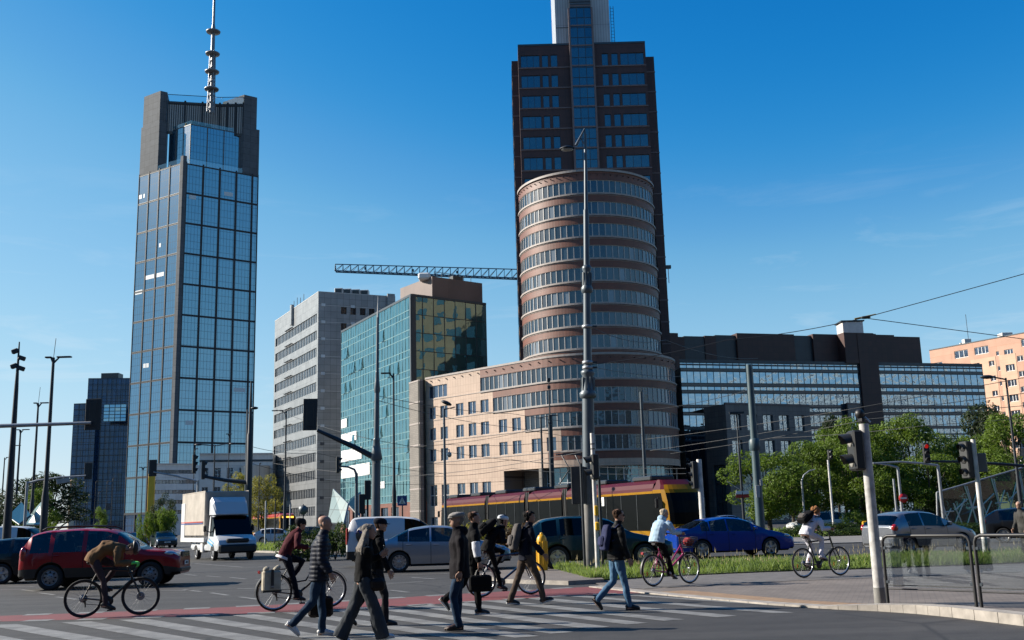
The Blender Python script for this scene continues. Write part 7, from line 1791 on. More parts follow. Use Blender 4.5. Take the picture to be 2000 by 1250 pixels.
def person(label, loc, rz, h=1.75, lean=3, hunch=0, legs=((18, 8, 0), (-14, -30, -35)), arms=((-12, 8), (14, 30)), head=(0, 0), top=None, bottom=None, shoe=None, hair=('short', None), skin=None, pelvis=None, feet=None, hands=None, grip=0.0, footp=(0, 0), sole=None, girth=1.0, gloves=None, group=None):
    s = h / 1.75; skin = skin or SKIN; root = thing('person', label, 'person', (loc[0], loc[1], loc[2] if len(loc) > 2 else 0), rz, group)
    top, bottom = dict(top), dict(bottom); LT, LS, AH = .435 * s, .425 * s, .075 * s; UA, FA = .285 * s, .255 * s
    dirv = lambda deg: V3(math.sin(R(deg)), 0, math.cos(R(deg)))
    hipy = .088 * s
    # legs (0 = right, y < 0)
    P0 = V3(*pelvis) if pelvis else V3(0, 0, 0)
    LG = []
    for i in (0, 1):
        y = (-hipy, hipy)[i]; hp = P0 + V3(0, y, 0)
        if feet: an = V3(*feet[i]); kn, an = two_bone(hp, an, LT, LS, V3(1, 0, .15)); fp = footp[i]
        else:
            t_, sh, fp = legs[i]; kn = hp + V3(math.sin(R(t_)), 0, -math.cos(R(t_))) * LT; an = kn + V3(math.sin(R(sh)), 0, -math.cos(R(sh))) * LS
        fd = V3(math.cos(R(fp)), 0, math.sin(R(fp))); fu = V3(-fd.z, 0, fd.x); LG.append([hp, kn, an, fd, fu])
    if not pelvis:
        low = min(min((g[2] - g[4] * AH + g[3] * d).z for d in (-.07 * s, .19 * s)) for g in LG); dz = V3(0, 0, -low); P0 += dz
        for g in LG: g[0], g[1], g[2] = g[0] + dz, g[1] + dz, g[2] + dz
    d1, d2 = dirv(lean), dirv(lean + hunch); f1, f2 = V3(d1.z, 0, -d1.x), V3(d2.z, 0, -d2.x)
    P1 = P0 + d1 * .25 * s; P2 = P1 + d2 * .25 * s; P3 = P2 + (d2 + V3(.12, 0, 0)).normalized() * .075 * s
    SH = [P2 + V3(0, q * .175 * s * girth ** .5, 0) - d2 * .015 for q in (-1, 1)]
    AR = []
    for i in (0, 1):
        q = (-1, 1)[i]
        if hands: el, wr = two_bone(SH[i], V3(*hands[i]), UA, FA, V3(-.35, q * .55, -1))
        else:
            a_, b_ = arms[i][:2]; out = arms[i][2] if len(arms[i]) > 2 else 7
            ua = V3(math.sin(R(a_)), q * math.sin(R(out)), -math.cos(R(a_))).normalized(); fa = V3(math.sin(R(b_)), q * math.sin(R(out * .2)) if out > -20 else q * -.35, -math.cos(R(b_))).normalized(); el = SH[i] + ua * UA; wr = el + fa * FA
        AR.append((SH[i], el, wr))
    # ---- body: one continuous surface
    b = MB(); f = 'x'
    b.tube([P0 - d1 * .08 * s, P0, P1, P1.lerp(P2, .6), P2, P3], [(.08 * s, .12 * s), (.09 * s, .14 * s), (.085 * s, .125 * s), (.085 * s, .13 * s), (.05 * s, .09 * s), (.047 * s, .050 * s)], SKIN, 12, up=f1)
    for i in (0, 1):
        hp, kn, an, fd, fu = LG[i]; b.tube([hp, hp.lerp(kn, .5), kn, kn.lerp(an, .35), an], [.066 * s, .056 * s, .043 * s, .042 * s, .033 * s], SKIN, 9); b.tube([an - fd * .05 * s - fu * .04 * s, an + fd * .04 * s - fu * .045 * s, an + fd * .13 * s - fu * .055 * s], [.036 * s, .036 * s, .022 * s], SKIN, 8)
        a0, el, wr = AR[i]; b.tube([a0, a0.lerp(el, .5), el, el.lerp(wr, .35), wr], [.040 * s, .037 * s, .032 * s, .032 * s, .026 * s], SKIN, 8)
    hpitch, hyaw = head; HM = Matrix.Translation(P3 + d2 * .022 * s) @ Matrix.Rotation(R(hyaw), 4, 'Z') @ Matrix.Rotation(R(-hpitch), 4, 'Y') @ Matrix.Translation(V3(.0, 0, .0))
    hb = P3 + d2 * .03 * s; b.tube([P2 + d2 * .02 * s, P3, HM @ V3(-.004, 0, .075) ], [(.060 * s, .062 * s), (.056 * s, .056 * s), (.050 * s, .050 * s)], SKIN, 10, up=f2)
    b.loft([[HM @ p for p in head_ring(k, s)] for k in range(len(HEAD))], SKIN)
    X = lambda x, y, z: HM @ (V3(x, y, z) * s)
    b.tube([X(.094, 0, .142), X(.112, 0, .105), X(.106, 0, .090)], [.010 * s, .016 * s, .013 * s], SKIN, 8); b.tube([X(.085, 0, .078), X(.093, 0, .06), X(.088, 0, .03)], [.014 * s, .018 * s, .018 * s], SKIN, 8)
    for q in (-1, 1):
        b.ball(X(-.005, q * .078, .112), .026 * s, SKIN, 10, 6, Mx=(HM.to_3x3() @ Matrix.Diagonal((.8, .32, 1.25))).to_4x4()); b.ball(X(.078, q * .032, .146), .018 * s, SKIN, 8, 5)
    # palms
    HN = []
    for i in (0, 1):
        a0, el, wr = AR[i]; d = (wr - el).normalized(); q = (-1, 1)[i]
        inn = V3(0, -q, 0) if grip < .5 else V3(.2, 0, -1)
        inn = (inn - d * inn.dot(d)).normalized(); wd = d.cross(inn).normalized(); HN.append((wr, d, inn, wd)); b.tube([wr - d * .02, wr + d * .04 * s, wr + d * .088 * s], [(.016 * s, .026 * s), (.017 * s, .040 * s), (.014 * s, .041 * s)], SKIN, 8, up=inn)
    bm = fuse(b, .0085 * s, 2, m=skin); body = MB(); body.mats = [skin]
    vs = [v.co.copy() for v in bm.vertices]; fs = [tuple(p.vertices) for p in bm.polygons]; bpy.data.meshes.remove(bm); body.add(vs, fs, skin, True)
    for i, (wr, d, inn, wd) in enumerate(HN):
        fm = gloves or skin
        for k, (off, ln) in enumerate(((-.030, .068), (-.010, .078), (.011, .074), (.030, .058))):
            p = wr + d * .080 * s + wd * off * s; cv_ = R(18 + 10 * (k % 2)) if grip < .5 else R(48); pts = [p - d * .012]; dd = d.copy()
            for j, fr in enumerate((.45, .32, .25)):
                ax = d.cross(inn); dd = Matrix.Rotation(cv_ * (.5 if j == 0 and grip < .5 else 1), 3, ax) @ dd; pts.append(pts[-1] + dd * (ln * fr * s + (.012 if j == 0 else 0)))
            body.tube(pts, [.0092 * s, .0088 * s, .008 * s, .0062 * s], fm, 7)
        side = -1 if (d.cross(inn)).dot(V3(1, 0, 0)) * 0 + 1 > 0 else 1
        td = wd if wd.dot(V3(1, 0, .2)) > 0 else -wd; p = wr + d * .022 * s + td * .026 * s; body.tube([p, p + td * .026 * s + d * .026 * s, p + td * .030 * s + d * .056 * s + inn * .012, p + td * .022 * s + d * .076 * s + inn * .02], [.013 * s, .0115 * s, .010 * s, .007 * s], fm, 7)
        if gloves: body.tube([wr - d * .03, wr + d * .04 * s, wr + d * .09 * s], [(.030 * s, .036 * s), (.024 * s, .046 * s), (.019 * s, .046 * s)], gloves, 9, up=inn)
    for q in (-1, 1): body.ball(X(.088, q * .032, .126), (.007 * s, .011 * s, .006 * s), EYE, 7, 5, Mx=HM.to_3x3().to_4x4()); body.tube([X(.094, q * .016, .147), X(.092, q * .048, .147)], .005 * s, EYE, 5)
    body.tube([X(.093, -.022, .062), X(.098, 0, .062), X(.093, .022, .062)], [.003, .0055, .003], LIP, 6)
    body.obj('body', root)
    # ---- trousers
    cut, tm = bottom.get('cut', 'straight'), bottom['m']; g = MB(); k = girth
    rr = {'slim': (.092, .078, .056, .055, .046), 'straight': (.098, .084, .066, .064, .060), 'wide': (.100, .096, .098, .105, .118)}[cut]
    g.tube([P0 + d1 * .13 * s, P0 + d1 * .04 * s, P0 - d1 * .05 * s], [(.108 * s * k, .150 * s * k), (.118 * s * k, .165 * s * k), (.112 * s * k, .160 * s * k)], tm, 14, up=f1)
    for hp, kn, an, fd, fu in LG:
        e = an + (an - kn).normalized() * (.035 * s if cut != 'wide' else .06 * s); g.tube([hp + V3(0, 0, .02), hp.lerp(kn, .12), hp.lerp(kn, .55), kn, kn.lerp(an, .40), an.lerp(e, .3), e], [rr[0] * s * .9, rr[0] * s, rr[1] * s, rr[2] * s, rr[3] * s, rr[4] * s, rr[4] * s], tm, 12)
    put('trousers', fuse(g, .012 * s, 3, .014 * s if cut != 'slim' else .010, 9.0, m=tm), root)
    # ---- jacket
    jm = top['m']; th = top.get('fat', 1.0) * k; hem = top.get('hem', .10); j = MB()
    hx = P0 - dirv(lean * .5) * hem * s
    j.tube([hx, P0 + d1 * .02 * s, P0.lerp(P1, .55), P1, P1.lerp(P2, .55), P2 - d2 * .03 * s, P2 + d2 * .03 * s, P3 + d2 * .005 * s], [(.132 * s * th, .178 * s * th), (.134 * s * th, .178 * s * th), (.124 * s * th, .166 * s * th), (.126 * s * th, .168 * s * th), (.134 * s * th, .182 * s * th), (.112 * s, .170 * s), (.090 * s, .125 * s), (.072 * s, .076 * s)], jm, 18, up=f1)
    if top.get('collar', 1): j.tube([P2 + d2 * .01 * s, P3 + d2 * .012 * s, P3 + d2 * (.035 + .02 * top.get('collar', 1)) * s], [(.088 * s, .10 * s), (.074 * s, .076 * s), (.071 * s, .074 * s)], jm, 14, up=f2)
    if top.get('hood'): c = P2 - f2 * .085 * s + d2 * .045 * s; j.ball(c, (.075 * s, .105 * s, .075 * s), jm, 14, 8); j.ball(c + f2 * .05 * s + d2 * .03 * s, (.07 * s, .10 * s, .05 * s), jm, 12, 8)
    sr = top.get('sleeve', (.078, .064, .058, .050))
    for i in (0, 1):
        a0, el, wr = AR[i]; j.tube([a0 - V3(0, (-1, 1)[i] * .03 * s, 0), a0.lerp(el, .25), a0.lerp(el, .7), el, el.lerp(wr, .5), wr.lerp(el, .03)], [sr[0] * s * .95, sr[0] * s, sr[1] * s, sr[1] * s * .98, sr[2] * s, sr[3] * s], jm, 12)
    put('jacket', fuse(j, .0125 * s, 3, top.get('folds', .014) * s, top.get('ns', 8.5), top.get('quilt'), jm), root)
    if top.get('zip'): pass
    # ---- shoes
    for hp, kn, an, fd, fu in LG:
        B = an - fu * AH; u = MB(); sd = V3(0, 1, 0)
        u.tube([B - fd * .075 * s + fu * .045 * s, B - fd * .04 * s + fu * .055 * s, B + fd * .03 * s + fu * .055 * s, B + fd * .10 * s + fu * .042 * s, B + fd * .155 * s + fu * .034 * s, B + fd * .192 * s + fu * .028 * s], [(.030 * s, .026 * s), (.048 * s, .037 * s), (.050 * s, .040 * s), (.040 * s, .046 * s), (.030 * s, .043 * s), (.012 * s, .022 * s)], shoe, 12, up=fu)
        u.tube([B + fu * .05 * s - fd * .02 * s, an + fu * (.02 + (bottom.get('boot', 0))) * s + (kn - an).normalized() * .01], [(.045 * s, .038 * s), (.043 * s, .042 * s)], shoe, 10, up=fd)
        so = put('shoe', fuse(u, .009 * s, 2, .003, 20, m=shoe), root)
        o = MB(); n = 16; r0, r1 = [], []
        for a in range(n):
            t_ = 2 * PI * a / n; x = .058 + .135 * math.cos(t_); y = .040 * math.sin(t_) * (1.08 if x > .05 else .88); r0.append(B + fd * x * s + sd * y * s + fu * .0); r1.append(B + fd * x * s + sd * y * 1.02 * s + fu * .026 * s)
        o.loft([r0, r1], sole or BLK, smooth=False); o.obj('sole', so)
    # ---- hair and headgear
    kind, hm = hair[0], hair[1]
    def rings(k0, off, cutf, noise_=.004, nm='hair', vox=.008):
        q = MB(); q.loft([[HM @ p for p in head_ring(k_, s, 22, off, cutf)] for k_ in range(k0, len(HEAD))], hm); put(nm, fuse(q, vox * s, 1, noise_, 26, m=hm), root)
    if kind == 'short': rings(3, .011, lambda z: -.03 if z < .10 else (.012 if z < .15 else (.062 if z < .20 else 9)), .009)
    elif kind == 'thick': rings(2, .022, lambda z: -.02 if z < .10 else (.015 if z < .15 else (.07 if z < .18 else 9)), .016)
    elif kind == 'bald': rings(3, .004, lambda z: -.02 if z < .13 else -.2, .002)
    elif kind == 'long':
        rings(2, .018, lambda z: -.005 if z < .12 else (.02 if z < .16 else (.055 if z < .20 else 9)), .006)
        q = MB(); top_ = X(-.05, 0, .16); dn = V3(-.10, 0, -1)
        for a in range(17):
            u_ = -1 + 2 * a / 16; p = X(-.055 + .045 * abs(u_) ** 2, u_ * .082, .15); ln = (.46 - .05 * abs(u_) + rnd.uniform(-.03, .03)) * s
            q.tube([p, p + V3(-.04, u_ * .03, -.14) * s, p + V3(-.085 - .03 * (1 - abs(u_)), u_ * .075, -.28) * s, p + V3(-.075 + rnd.uniform(-.03, .03), u_ * .085, 0) * s + V3(0, 0, -ln)], [.030 * s, .036 * s, .034 * s, .008 * s], hm, 7); q.tube([X(.02 - .05 * abs(u_), u_ * .08, .17), p, p + V3(.0, u_ * .03, -.16) * s, p + V3(.01 + rnd.uniform(-.02, .02), u_ * .05, -.33) * s], [.018 * s, .028 * s, .026 * s, .008 * s], hm, 7)
        put('long_hair', fuse(q, .010 * s, 1, .006, 30, m=hm), root)
    elif kind == 'curly':
        q = MB()
        for a in range(70):
            t_, p_ = rnd.uniform(0, 2 * PI), rnd.uniform(-.25, 1); c = V3(-.02 + .10 * math.cos(t_) * math.sqrt(1 - p_ * p_ * .9), .095 * math.sin(t_) * math.sqrt(1 - p_ * p_ * .9), .13 + .115 * p_)
            if c.x > .05 and c.z < .19: continue
            q.ball(HM @ (c * s), rnd.uniform(.022, .036) * s, hm, 8, 5)
        put('hair', fuse(q, .008 * s, 0, .006, 40, m=hm), root)
    elif kind in ('flatcap', 'cap', 'beanie', 'helmet'):
        base = hair[2] if len(hair) > 2 else None
        if base: sv_m, hm2 = hm, base; q = MB(); q.loft([[HM @ p for p in head_ring(k_, s, 22, .008, lambda z: -.02)] for k_ in range(2, 7)], hm2); put('hair', fuse(q, .008 * s, 1, .005, 30, m=hm2), root)
        q = MB()
        if kind == 'beanie': q.loft([[HM @ p for p in head_ring(k_, s, 22, o_)] for k_, o_ in ((4, .012), (5, .018), (6, .016), (7, .018), (8, .022), (9, .022), (10, .018))], hm); put('beanie', fuse(q, .008 * s, 2, .006, 24, m=hm), root)
        elif kind == 'cap':
            q.loft([[HM @ p for p in head_ring(k_, s, 22, o_)] for k_, o_ in ((5, .012), (6, .016), (7, .020), (8, .024), (9, .024), (10, .016))], hm); v = []
            for a in range(11): t_ = -1 + 2 * a / 10; v.append((HM @ (V3(.085 - .03 * abs(t_), t_ * .075, .150) * s), HM @ (V3(.085 + .085 * (1 - abs(t_) ** 2.2), t_ * .080, .138 - .01 * t_ * t_) * s)))
            q.loft([[p for p, _ in v] + [e for _, e in v][::-1], [p + d2 * .008 for p, _ in v] + [e + d2 * .008 for _, e in v][::-1]], hm, smooth=False); put('cap', fuse(q, .006 * s, 1, .002, 20, m=hm), root)
        elif kind == 'flatcap':
            q.loft([[HM @ (V3(*p) * s) for p in [(cx + rx * math.cos(a), ry * math.sin(a), z + tz * math.cos(a)) for a in np.linspace(0, 2 * PI, 25)[:-1]]] for cx, rx, ry, z, tz in ((.0, .104, .084, .165, -.014), (.010, .122, .098, .178, -.018), (.018, .132, .104, .196, -.022), (.012, .118, .094, .222, -.016), (0, .08, .066, .240, -.008), (-.005, .02, .02, .246, 0))], hm); q.tube([HM @ (V3(.085, -.07, .155) * s), HM @ (V3(.135, -.03, .148) * s), HM @ (V3(.142, 0, .147) * s), HM @ (V3(.135, .03, .148) * s), HM @ (V3(.085, .07, .155) * s)], [.008, .012, .013, .012, .008], hm, 8); put('flat_cap', fuse(q, .007 * s, 1, .003, 18, m=hm), root)
        else:
            q.loft([[HM @ (V3(-.012 + rx * math.cos(a), ry * math.sin(a), z) * s) for a in np.linspace(0, 2 * PI, 27)[:-1]] for rx, ry, z in ((.112, .092, .150), (.132, .104, .165), (.135, .106, .195), (.115, .092, .232), (.075, .062, .254), (.02, .02, .262))], hm); ho = put('helmet', fuse(q, .007 * s, 1, 0, 18, m=hm), root)
            w_ = MB()
            for y in (-.066, -.034, 0, .034, .066): w_.tube([HM @ (V3(.085 - abs(y) * .3, y, .232) * s), HM @ (V3(.02, y * 1.05, .268 - abs(y) * .30) * s), HM @ (V3(-.07, y * 1.05, .250 - abs(y) * .28) * s), HM @ (V3(-.13, y * .9, .200) * s)], [.006, .012, .012, .006], hair[3] if len(hair) > 3 else BLK, 6)
            w_.obj('vents', ho); st = MB(); st.tube([X(.03, -.082, .16), X(.035, -.06, .03), X(.045, 0, -.004), X(.035, .06, .03), X(.03, .082, .16)], .005, BLK, 5); st.obj('chin_strap', ho)
    return dict(root=root, P0=P0, P1=P1, P2=P2, P3=P3, AR=AR, LG=LG, f1=f1, f2=f2, d1=d1, d2=d2, HM=HM, s=s, HN=HN, X=X)
def W_(p, v): return Matrix.Translation(p['root'].location) @ Matrix.Rotation(p['root'].rotation_euler.z, 4, 'Z') @ v
def child_thing(p, name, label, cat, at_):
    """a thing carried by a person: placed in the world beside the carrier, turned the same way"""
    q = W_(p, at_); return thing(name, label, cat, q, p['root'].rotation_euler.z)
def backpack(p, label, m, sz=(.17, .30, .44), m2=None):
    th = p.get('fat', 1.0); o = p['P1'].lerp(p['P2'], .25) - p['f2'] * (.125 * p['s'] * th + sz[0] / 2); t = child_thing(p, 'backpack', label, 'backpack', o); d, f = p['d2'], p['f2']
    Mx = Matrix(((f.x, 0, d.x, 0), (0, 1, 0, 0), (f.z, 0, d.z, 0), (0, 0, 0, 1))); q = MB(); rings_ = []
    for u, a in ((-.5, .62), (-.46, .86), (-.2, 1.0), (.1, .95), (.34, .80), (.46, .60), (.5, .3)):
        rings_.append([Mx @ V3(sz[0] * .5 * a * math.copysign(abs(math.cos(k)) ** .6, math.cos(k)) - (.02 if u < .1 else 0), sz[1] * .5 * (.75 + .25 * a) * math.copysign(abs(math.sin(k)) ** .6, math.sin(k)), u * sz[2]) for k in np.linspace(0, 2 * PI, 23)[:-1]])
    q.loft(rings_, m); put('bag', fuse(q, .012, 2, .006, 12, m=m), t)
    k = MB(); k.bbox(Mx @ V3(-sz[0] * .5 - .015, 0, -sz[2] * .16), (.07, sz[1] * .72, sz[2] * .40), m2 or m, .03, Mx=Mx); k.obj('front_pocket', t)
    for y in (-.11, .11):
        st = MB(); w = lambda v: v - o; a0 = p['P2'] + V3(0, y, 0); st.tube([w(a0 - f * .10 + d * -.03), w(a0 + d * .058 + f * -.02), w(a0 + f * .085 - d * .02), w(a0 + f * .125 - d * .16), w(a0 * .5 + p['P1'] * .5 + V3(0, y * .9, 0) + f * .04 - d * .02), w(p['P1'] + V3(0, y * 1.2, 0) - f * .12)], [(.006, .03)] * 6, m2 or m, 6, up=f); st.obj('strap', t)
    return t
def hand_point(p, i, k=.10): wr, d, inn, wd = p['HN'][i]; return wr + d * k * p['s']
def hang_bag(p, i, name, label, cat, sz, m, drop=.18, handle=BLK):
    o = hand_point(p, i, .085); t = child_thing(p, name, label, cat, o); q = MB(); q.bbox((0, 0, -drop - sz[2] / 2), sz, m, .035); put('bag', fuse(q, .012, 1, .006, 10, m=m), t)
    for y in (-sz[1] * .3, sz[1] * .3): h_ = MB(); h_.tube([(-sz[0] * .22, y, -drop - .01), (-sz[0] * .14, y * .5, -drop * .45), (0, 0, 0), (sz[0] * .14, y * .5, -drop * .45), (sz[0] * .22, y, -drop - .01)], .009, handle, 6); h_.obj('handle', t)
    fl = MB(); fl.bbox((0, -sz[1] * .5 - .004, -drop - sz[2] * .35), (sz[0] * .9, .012, sz[2] * .5), m, .005); fl.obj('flap', t)
    return t

def bicycle(label, p0, p1, fm, wb=1.06, r=.345, style='city', bar=(.86, 1.02), sad=(.20, .96), crank=20, fork=BLK, tyre=None, mud=False, rack=False, basket=False, step=False, drop=False, refl=False):
    """p0, p1: where the rear and the front wheel stand, in photo pixels; local x forward from the rear hub"""
    a, b_ = G(*p0), G(*p1); d = b_ - a; rz = math.atan2(d.y, d.x); k = 1.0
    t = thing('bicycle', label, 'bicycle', (a.x, a.y, .004 if a.x < 2.5 else .028), rz); WB = min(1.14, max(1.0, d.length)); bb = V3(.44, 0, .285); hd0, hd1 = V3(WB - .24, 0, .90 if not drop else .86), V3(WB - .16, 0, .66); seat = V3(sad[0] + .03, 0, sad[1] - .10)
    for x in (0, WB):
        h = MB(); h.lathe([(.01, -.05), (.022, -.04), (.014, 0), (.022, .04), (.01, .05)], ALU, n=10, axis='Y')
        if x == 0: h.lathe([(.02, -.035), (.055, -.034), (.055, -.026), (.02, -.02)], STL, n=16, axis='Y')
        if drop: h.lathe([(.06, -.024), (.075, -.024), (.075, -.021), (.06, -.021)], STL, n=16, axis='Y')
        w = h.obj('wheel', t); w.location = (x, 0, r)
        ty = MB(); n = 40; ring = []
        for j in range(n + 1): q = 2 * PI * j / n; ring.append((math.cos(q) * (r - .018), 0, math.sin(q) * (r - .018)))
        ty.tube(ring, .019, TYR, 8, caps=False, up=(0, 1, 0)); ty.obj('tyre', w)
        ri = MB(); ri.lathe([(r - .036, -.011), (r - .055, -.009), (r - .058, 0), (r - .055, .009), (r - .036, .011)], BLK if drop else ALU, n=40, axis='Y', caps=False); ri.obj('rim', w)
        sp = MB()
        for j in range(28):
            q = 2 * PI * j / 28; o = R(16) * (1 if j % 2 else -1); y = .03 * (1 if j % 4 < 2 else -1); sp.tube([(.022 * math.cos(q + o * 3), y, .022 * math.sin(q + o * 3)), (math.cos(q) * (r - .05), 0, math.sin(q) * (r - .05))], .0016, STL, 4, caps=False)
        sp.obj('spokes', w)
        if refl:
            for q in (R(20), R(200)): e = MB(); e.bbox((.19 * math.cos(q), -.006, .19 * math.sin(q)), (.035, .012, .085), AMB, .006); e.obj('reflector', w)
    f = MB(); rt = .019
    if step: f.tube([hd1, V3(.62, 0, .42), bb], [.024, .022, .022], fm, 9); f.tube([hd0 - V3(0, 0, .05), V3(.60, 0, .53), seat.lerp(bb, .62)], [.018, .016, .016], fm, 8)
    else: f.tube([hd0 - V3(-.01, 0, .04), seat + V3(.02, 0, -.02)], rt, fm, 9); f.tube([hd1, bb], rt * 1.25, fm, 9)
    f.tube([seat, bb], rt, fm, 9)
    for y in (-.055, .055): f.tube([V3(0, y, r), seat.lerp(bb, .12)], .010, fm, 7); f.tube([V3(0, y, r), bb + V3(-.02, y * .4, 0)], .012, fm, 7)
    f.tube([hd0, hd1], .023, fm, 9); f.obj('frame', t)
    q = MB()
    for y in (-.055, .055): q.tube([hd1 + V3(.01, y, .0), V3(WB - .06, y, r + .14), V3(WB, y, r)], [.017, .014, .010], fork, 7)
    q.tube([hd1 + V3(.01, -.055, 0), hd1 + V3(.01, .055, 0)], .018, fork, 7); q.obj('fork', t)
    bx, bz = bar; hb = MB(); hb.tube([hd0, hd0 + V3(-.02, 0, max(.02, bz - hd0.z - .04)), V3(bx, 0, bz)], .014, BLK, 7)
    if drop:
        hb.tube([(bx, -.20, bz), (bx, .20, bz)], .013, BLK, 7)
        for y in (-.21, .21): hb.tube([(bx, y * .95, bz), (bx + .08, y, bz), (bx + .10, y, bz - .05), (bx + .05, y * 1.03, bz - .13), (bx - .02, y * 1.05, bz - .13)], .014, BLK, 7); hb.tube([(bx + .09, y, bz - .01), (bx + .13, y, bz + .03)], .016, BLK, 6)
    else:
        for y in (-1, 1): hb.tube([(bx, 0, bz), (bx + .02, y * .12, bz + .02), (bx - .04, y * .24, bz + .03), (bx - .13, y * .29, bz + .02)], [.012, .012, .013, .016], BLK, 7); hb.tube([(bx, y * .2, bz), (bx + .05, y * .26, bz - .01)], .008, STL, 5)
    hb.obj('handlebar', t)
    s_ = MB(); rg_ = []
    for x, w, z in ((-.13, .06, .02), (-.11, .075, .03), (-.02, .06, .03), (.06, .025, .028), (.13, .018, .018)): rg_.append([(sad[0] + x, w * math.cos(q), sad[1] + z * (1 if math.sin(q) > 0 else 1.4) * math.sin(q)) for q in np.linspace(0, 2 * PI, 13)[:-1]])
    s_.loft(rg_, BLK); s_.tube([V3(*((sad[0] + .02, 0, sad[1] - .02))), seat], .014, STL, 7); s_.obj('saddle', t)
    c = MB(); c.lathe([(.03, -.062), (.088, -.062), (.09, -.056), (.03, -.05)], BLK, bb, 24, 'Y'); c.lathe([(.022, -.06), (.022, .06)], STL, bb, 10, 'Y'); ped = []
    for y, q in ((-.085, crank), (.085, crank + 180)):
        e = bb + V3(.17 * math.cos(R(q)), y, -.17 * math.sin(R(q))); c.tube([bb + V3(0, y, 0), e], .012, STL, 6); ped.append(e + V3(0, y * .6, 0))
    cr = c.obj('crankset', t)
    for e in ped: q = MB(); q.bbox(e, (.10, .085, .025), BLK, .006); q.obj('pedal', cr)
    ch = MB(); ch.tube([bb + V3(0, -.058, .088), V3(0, -.032, r + .04)], .006, BLK, 5); ch.tube([bb + V3(0, -.058, -.088), V3(.03, -.032, r - .10), V3(0, -.032, r - .045)], .006, BLK, 5); ch.tube([(.03, -.035, r - .04), (.045, -.035, r - .16)], [.018, .012], BLK, 6); ch.obj('chain', t)
    if mud:
        for x, q0, q1 in ((0, 15, 190), (WB, 20, 165)):
            q = MB(); v = [(x + (r + .02) * math.cos(R(a)), 0, r + (r + .02) * math.sin(R(a))) for a in np.linspace(q0, q1, 22)]; q.tube(v, [(.003, .026)] * 22, BLK if fm is not ALU else ALU, 8, up=(0, 0, 1) if False else None); q.obj('mudguard', t)
    if rack:
        q = MB()
        for y in (-.06, .06): q.tube([(.22, y, .76), (-.25, y, .74)], .007, BLK, 5); q.tube([(-.15, y, .75), (0, y * 1.1, r + .02)], .006, BLK, 5)
        for x in (-.24, -.1, .05, .18): q.tube([(x, -.06, .75), (x, .06, .75)], .006, BLK, 5)
        q.obj('rack', t); e = MB(); e.bbox((-.29, 0, .72), (.04, .09, .06), RLT, .012); e.obj('rear_lamp', t)
    if basket:
        wk = mat('wire_basket', (.03, .03, .032), .5, metal=.3, var=0); q = MB(); x0, x1, z0, z1 = WB - .12, WB + .17, .80, 1.03
        for kz in range(7): z = z0 + (z1 - z0) * kz / 6; e = .015 * kz / 6; q.tube([(x0 - e, -.15, z), (x1 + e, -.15, z), (x1 + e, .15, z), (x0 - e, .15, z), (x0 - e, -.15, z)], .006, wk, 4)
        for x in np.linspace(x0, x1, 9):
            for y in (-.15, .15): q.tube([(x, y, z0), (x, y, z1)], .005, wk, 4)
        q.box(((x0 + x1) / 2, 0, z0), (x1 - x0, .3, .008), wk); q.obj('basket', t)
    q = MB(); q.tube([hd0 + V3(.02, 0, 0), (bx + .05, -.08, bz - .12), (bx + .02, -.18, bz)], .004, BLK, 4); q.obj('cable', t)
    return dict(root=t, rz=rz, loc=t.location.copy(), bb=bb, ped=ped, sad=V3(*(sad[0], 0, sad[1])), bar=V3(bx, 0, bz), WB=WB)
def ride(label, bk, hands, sink=.02, seat_back=0.0, footp=(-10, -20), **kw):
    s = kw.get('h', 1.72) / 1.75; hip = bk['sad'] + V3(-.02 - seat_back, 0, .095 * s - sink)
    ft = []
    for i, e in enumerate(bk['ped']):
        fp = footp[i]; fd = V3(math.cos(R(fp)), 0, math.sin(R(fp))); fu = V3(-fd.z, 0, fd.x); ft.append(V3(e.x, (-.105, .105)[i], e.z) + V3(0, 0, .014) - fd * .10 * s + fu * .075 * s)
    return person(label, bk['loc'], bk['rz'], pelvis=hip, feet=[tuple(x) for x in ft], hands=hands, footp=footp, **kw)

C_BLACK, C_NAVY, C_CHAR, C_BROWN, C_MAROON = cloth('cloth_black', (.0055, .0055, .0065)), cloth('cloth_navy', (.007, .009, .018)), cloth('cloth_charcoal', (.018, .018, .021)), cloth('cloth_tan_jacket', (.17, .095, .045)), cloth('cloth_maroon', (.075, .012, .018))
DENIM, DENIMD = cloth('denim_blue', (.085, .17, .27), c2=(.055, .115, .20)), cloth('denim_dark', (.012, .026, .05), c2=(.02, .045, .085)); KHAKI = cloth('cloth_brown_trousers', (.085, .062, .048)); PLUM = cloth('cloth_plum_grey', (.055, .040, .046)); LBLUE = cloth('cloth_light_blue', (.40, .55, .68)); OFFW = cloth('cloth_pale_lilac', (.62, .61, .68), var=.1); GREYC = cloth('cloth_washed_grey', (.050, .056, .064), c2=(.035, .04, .046)); GREYB = cloth('cloth_grey_pack', (.10, .09, .085))
PUFF = cloth('quilted_navy', (.014, .017, .029), .55, bump=.15); CANV = cloth('canvas_beige', (.42, .38, .30)); LEATH = cloth('dark_leather', (.022, .016, .014), .5); WSLV = cloth('white_patch', (.66, .66, .70), var=.08); COATG = cloth('coat_grey', (.06, .058, .055)); NAVYP = cloth('navy_pack', (.03, .035, .085))
H_BRN, H_BLK, H_GREY, H_BLND, H_CURL = (mat(n, c, .85, var=.35, vs=40, bump=.5, bs=120, bd=.004, spec=.15) for n, c in (('hair_brown', (.05, .026, .014)), ('hair_black', (.008, .007, .007)), ('hair_silver', (.185, .165, .145)), ('hair_blond', (.50, .43, .33)), ('hair_auburn_curls', (.24, .11, .045))))
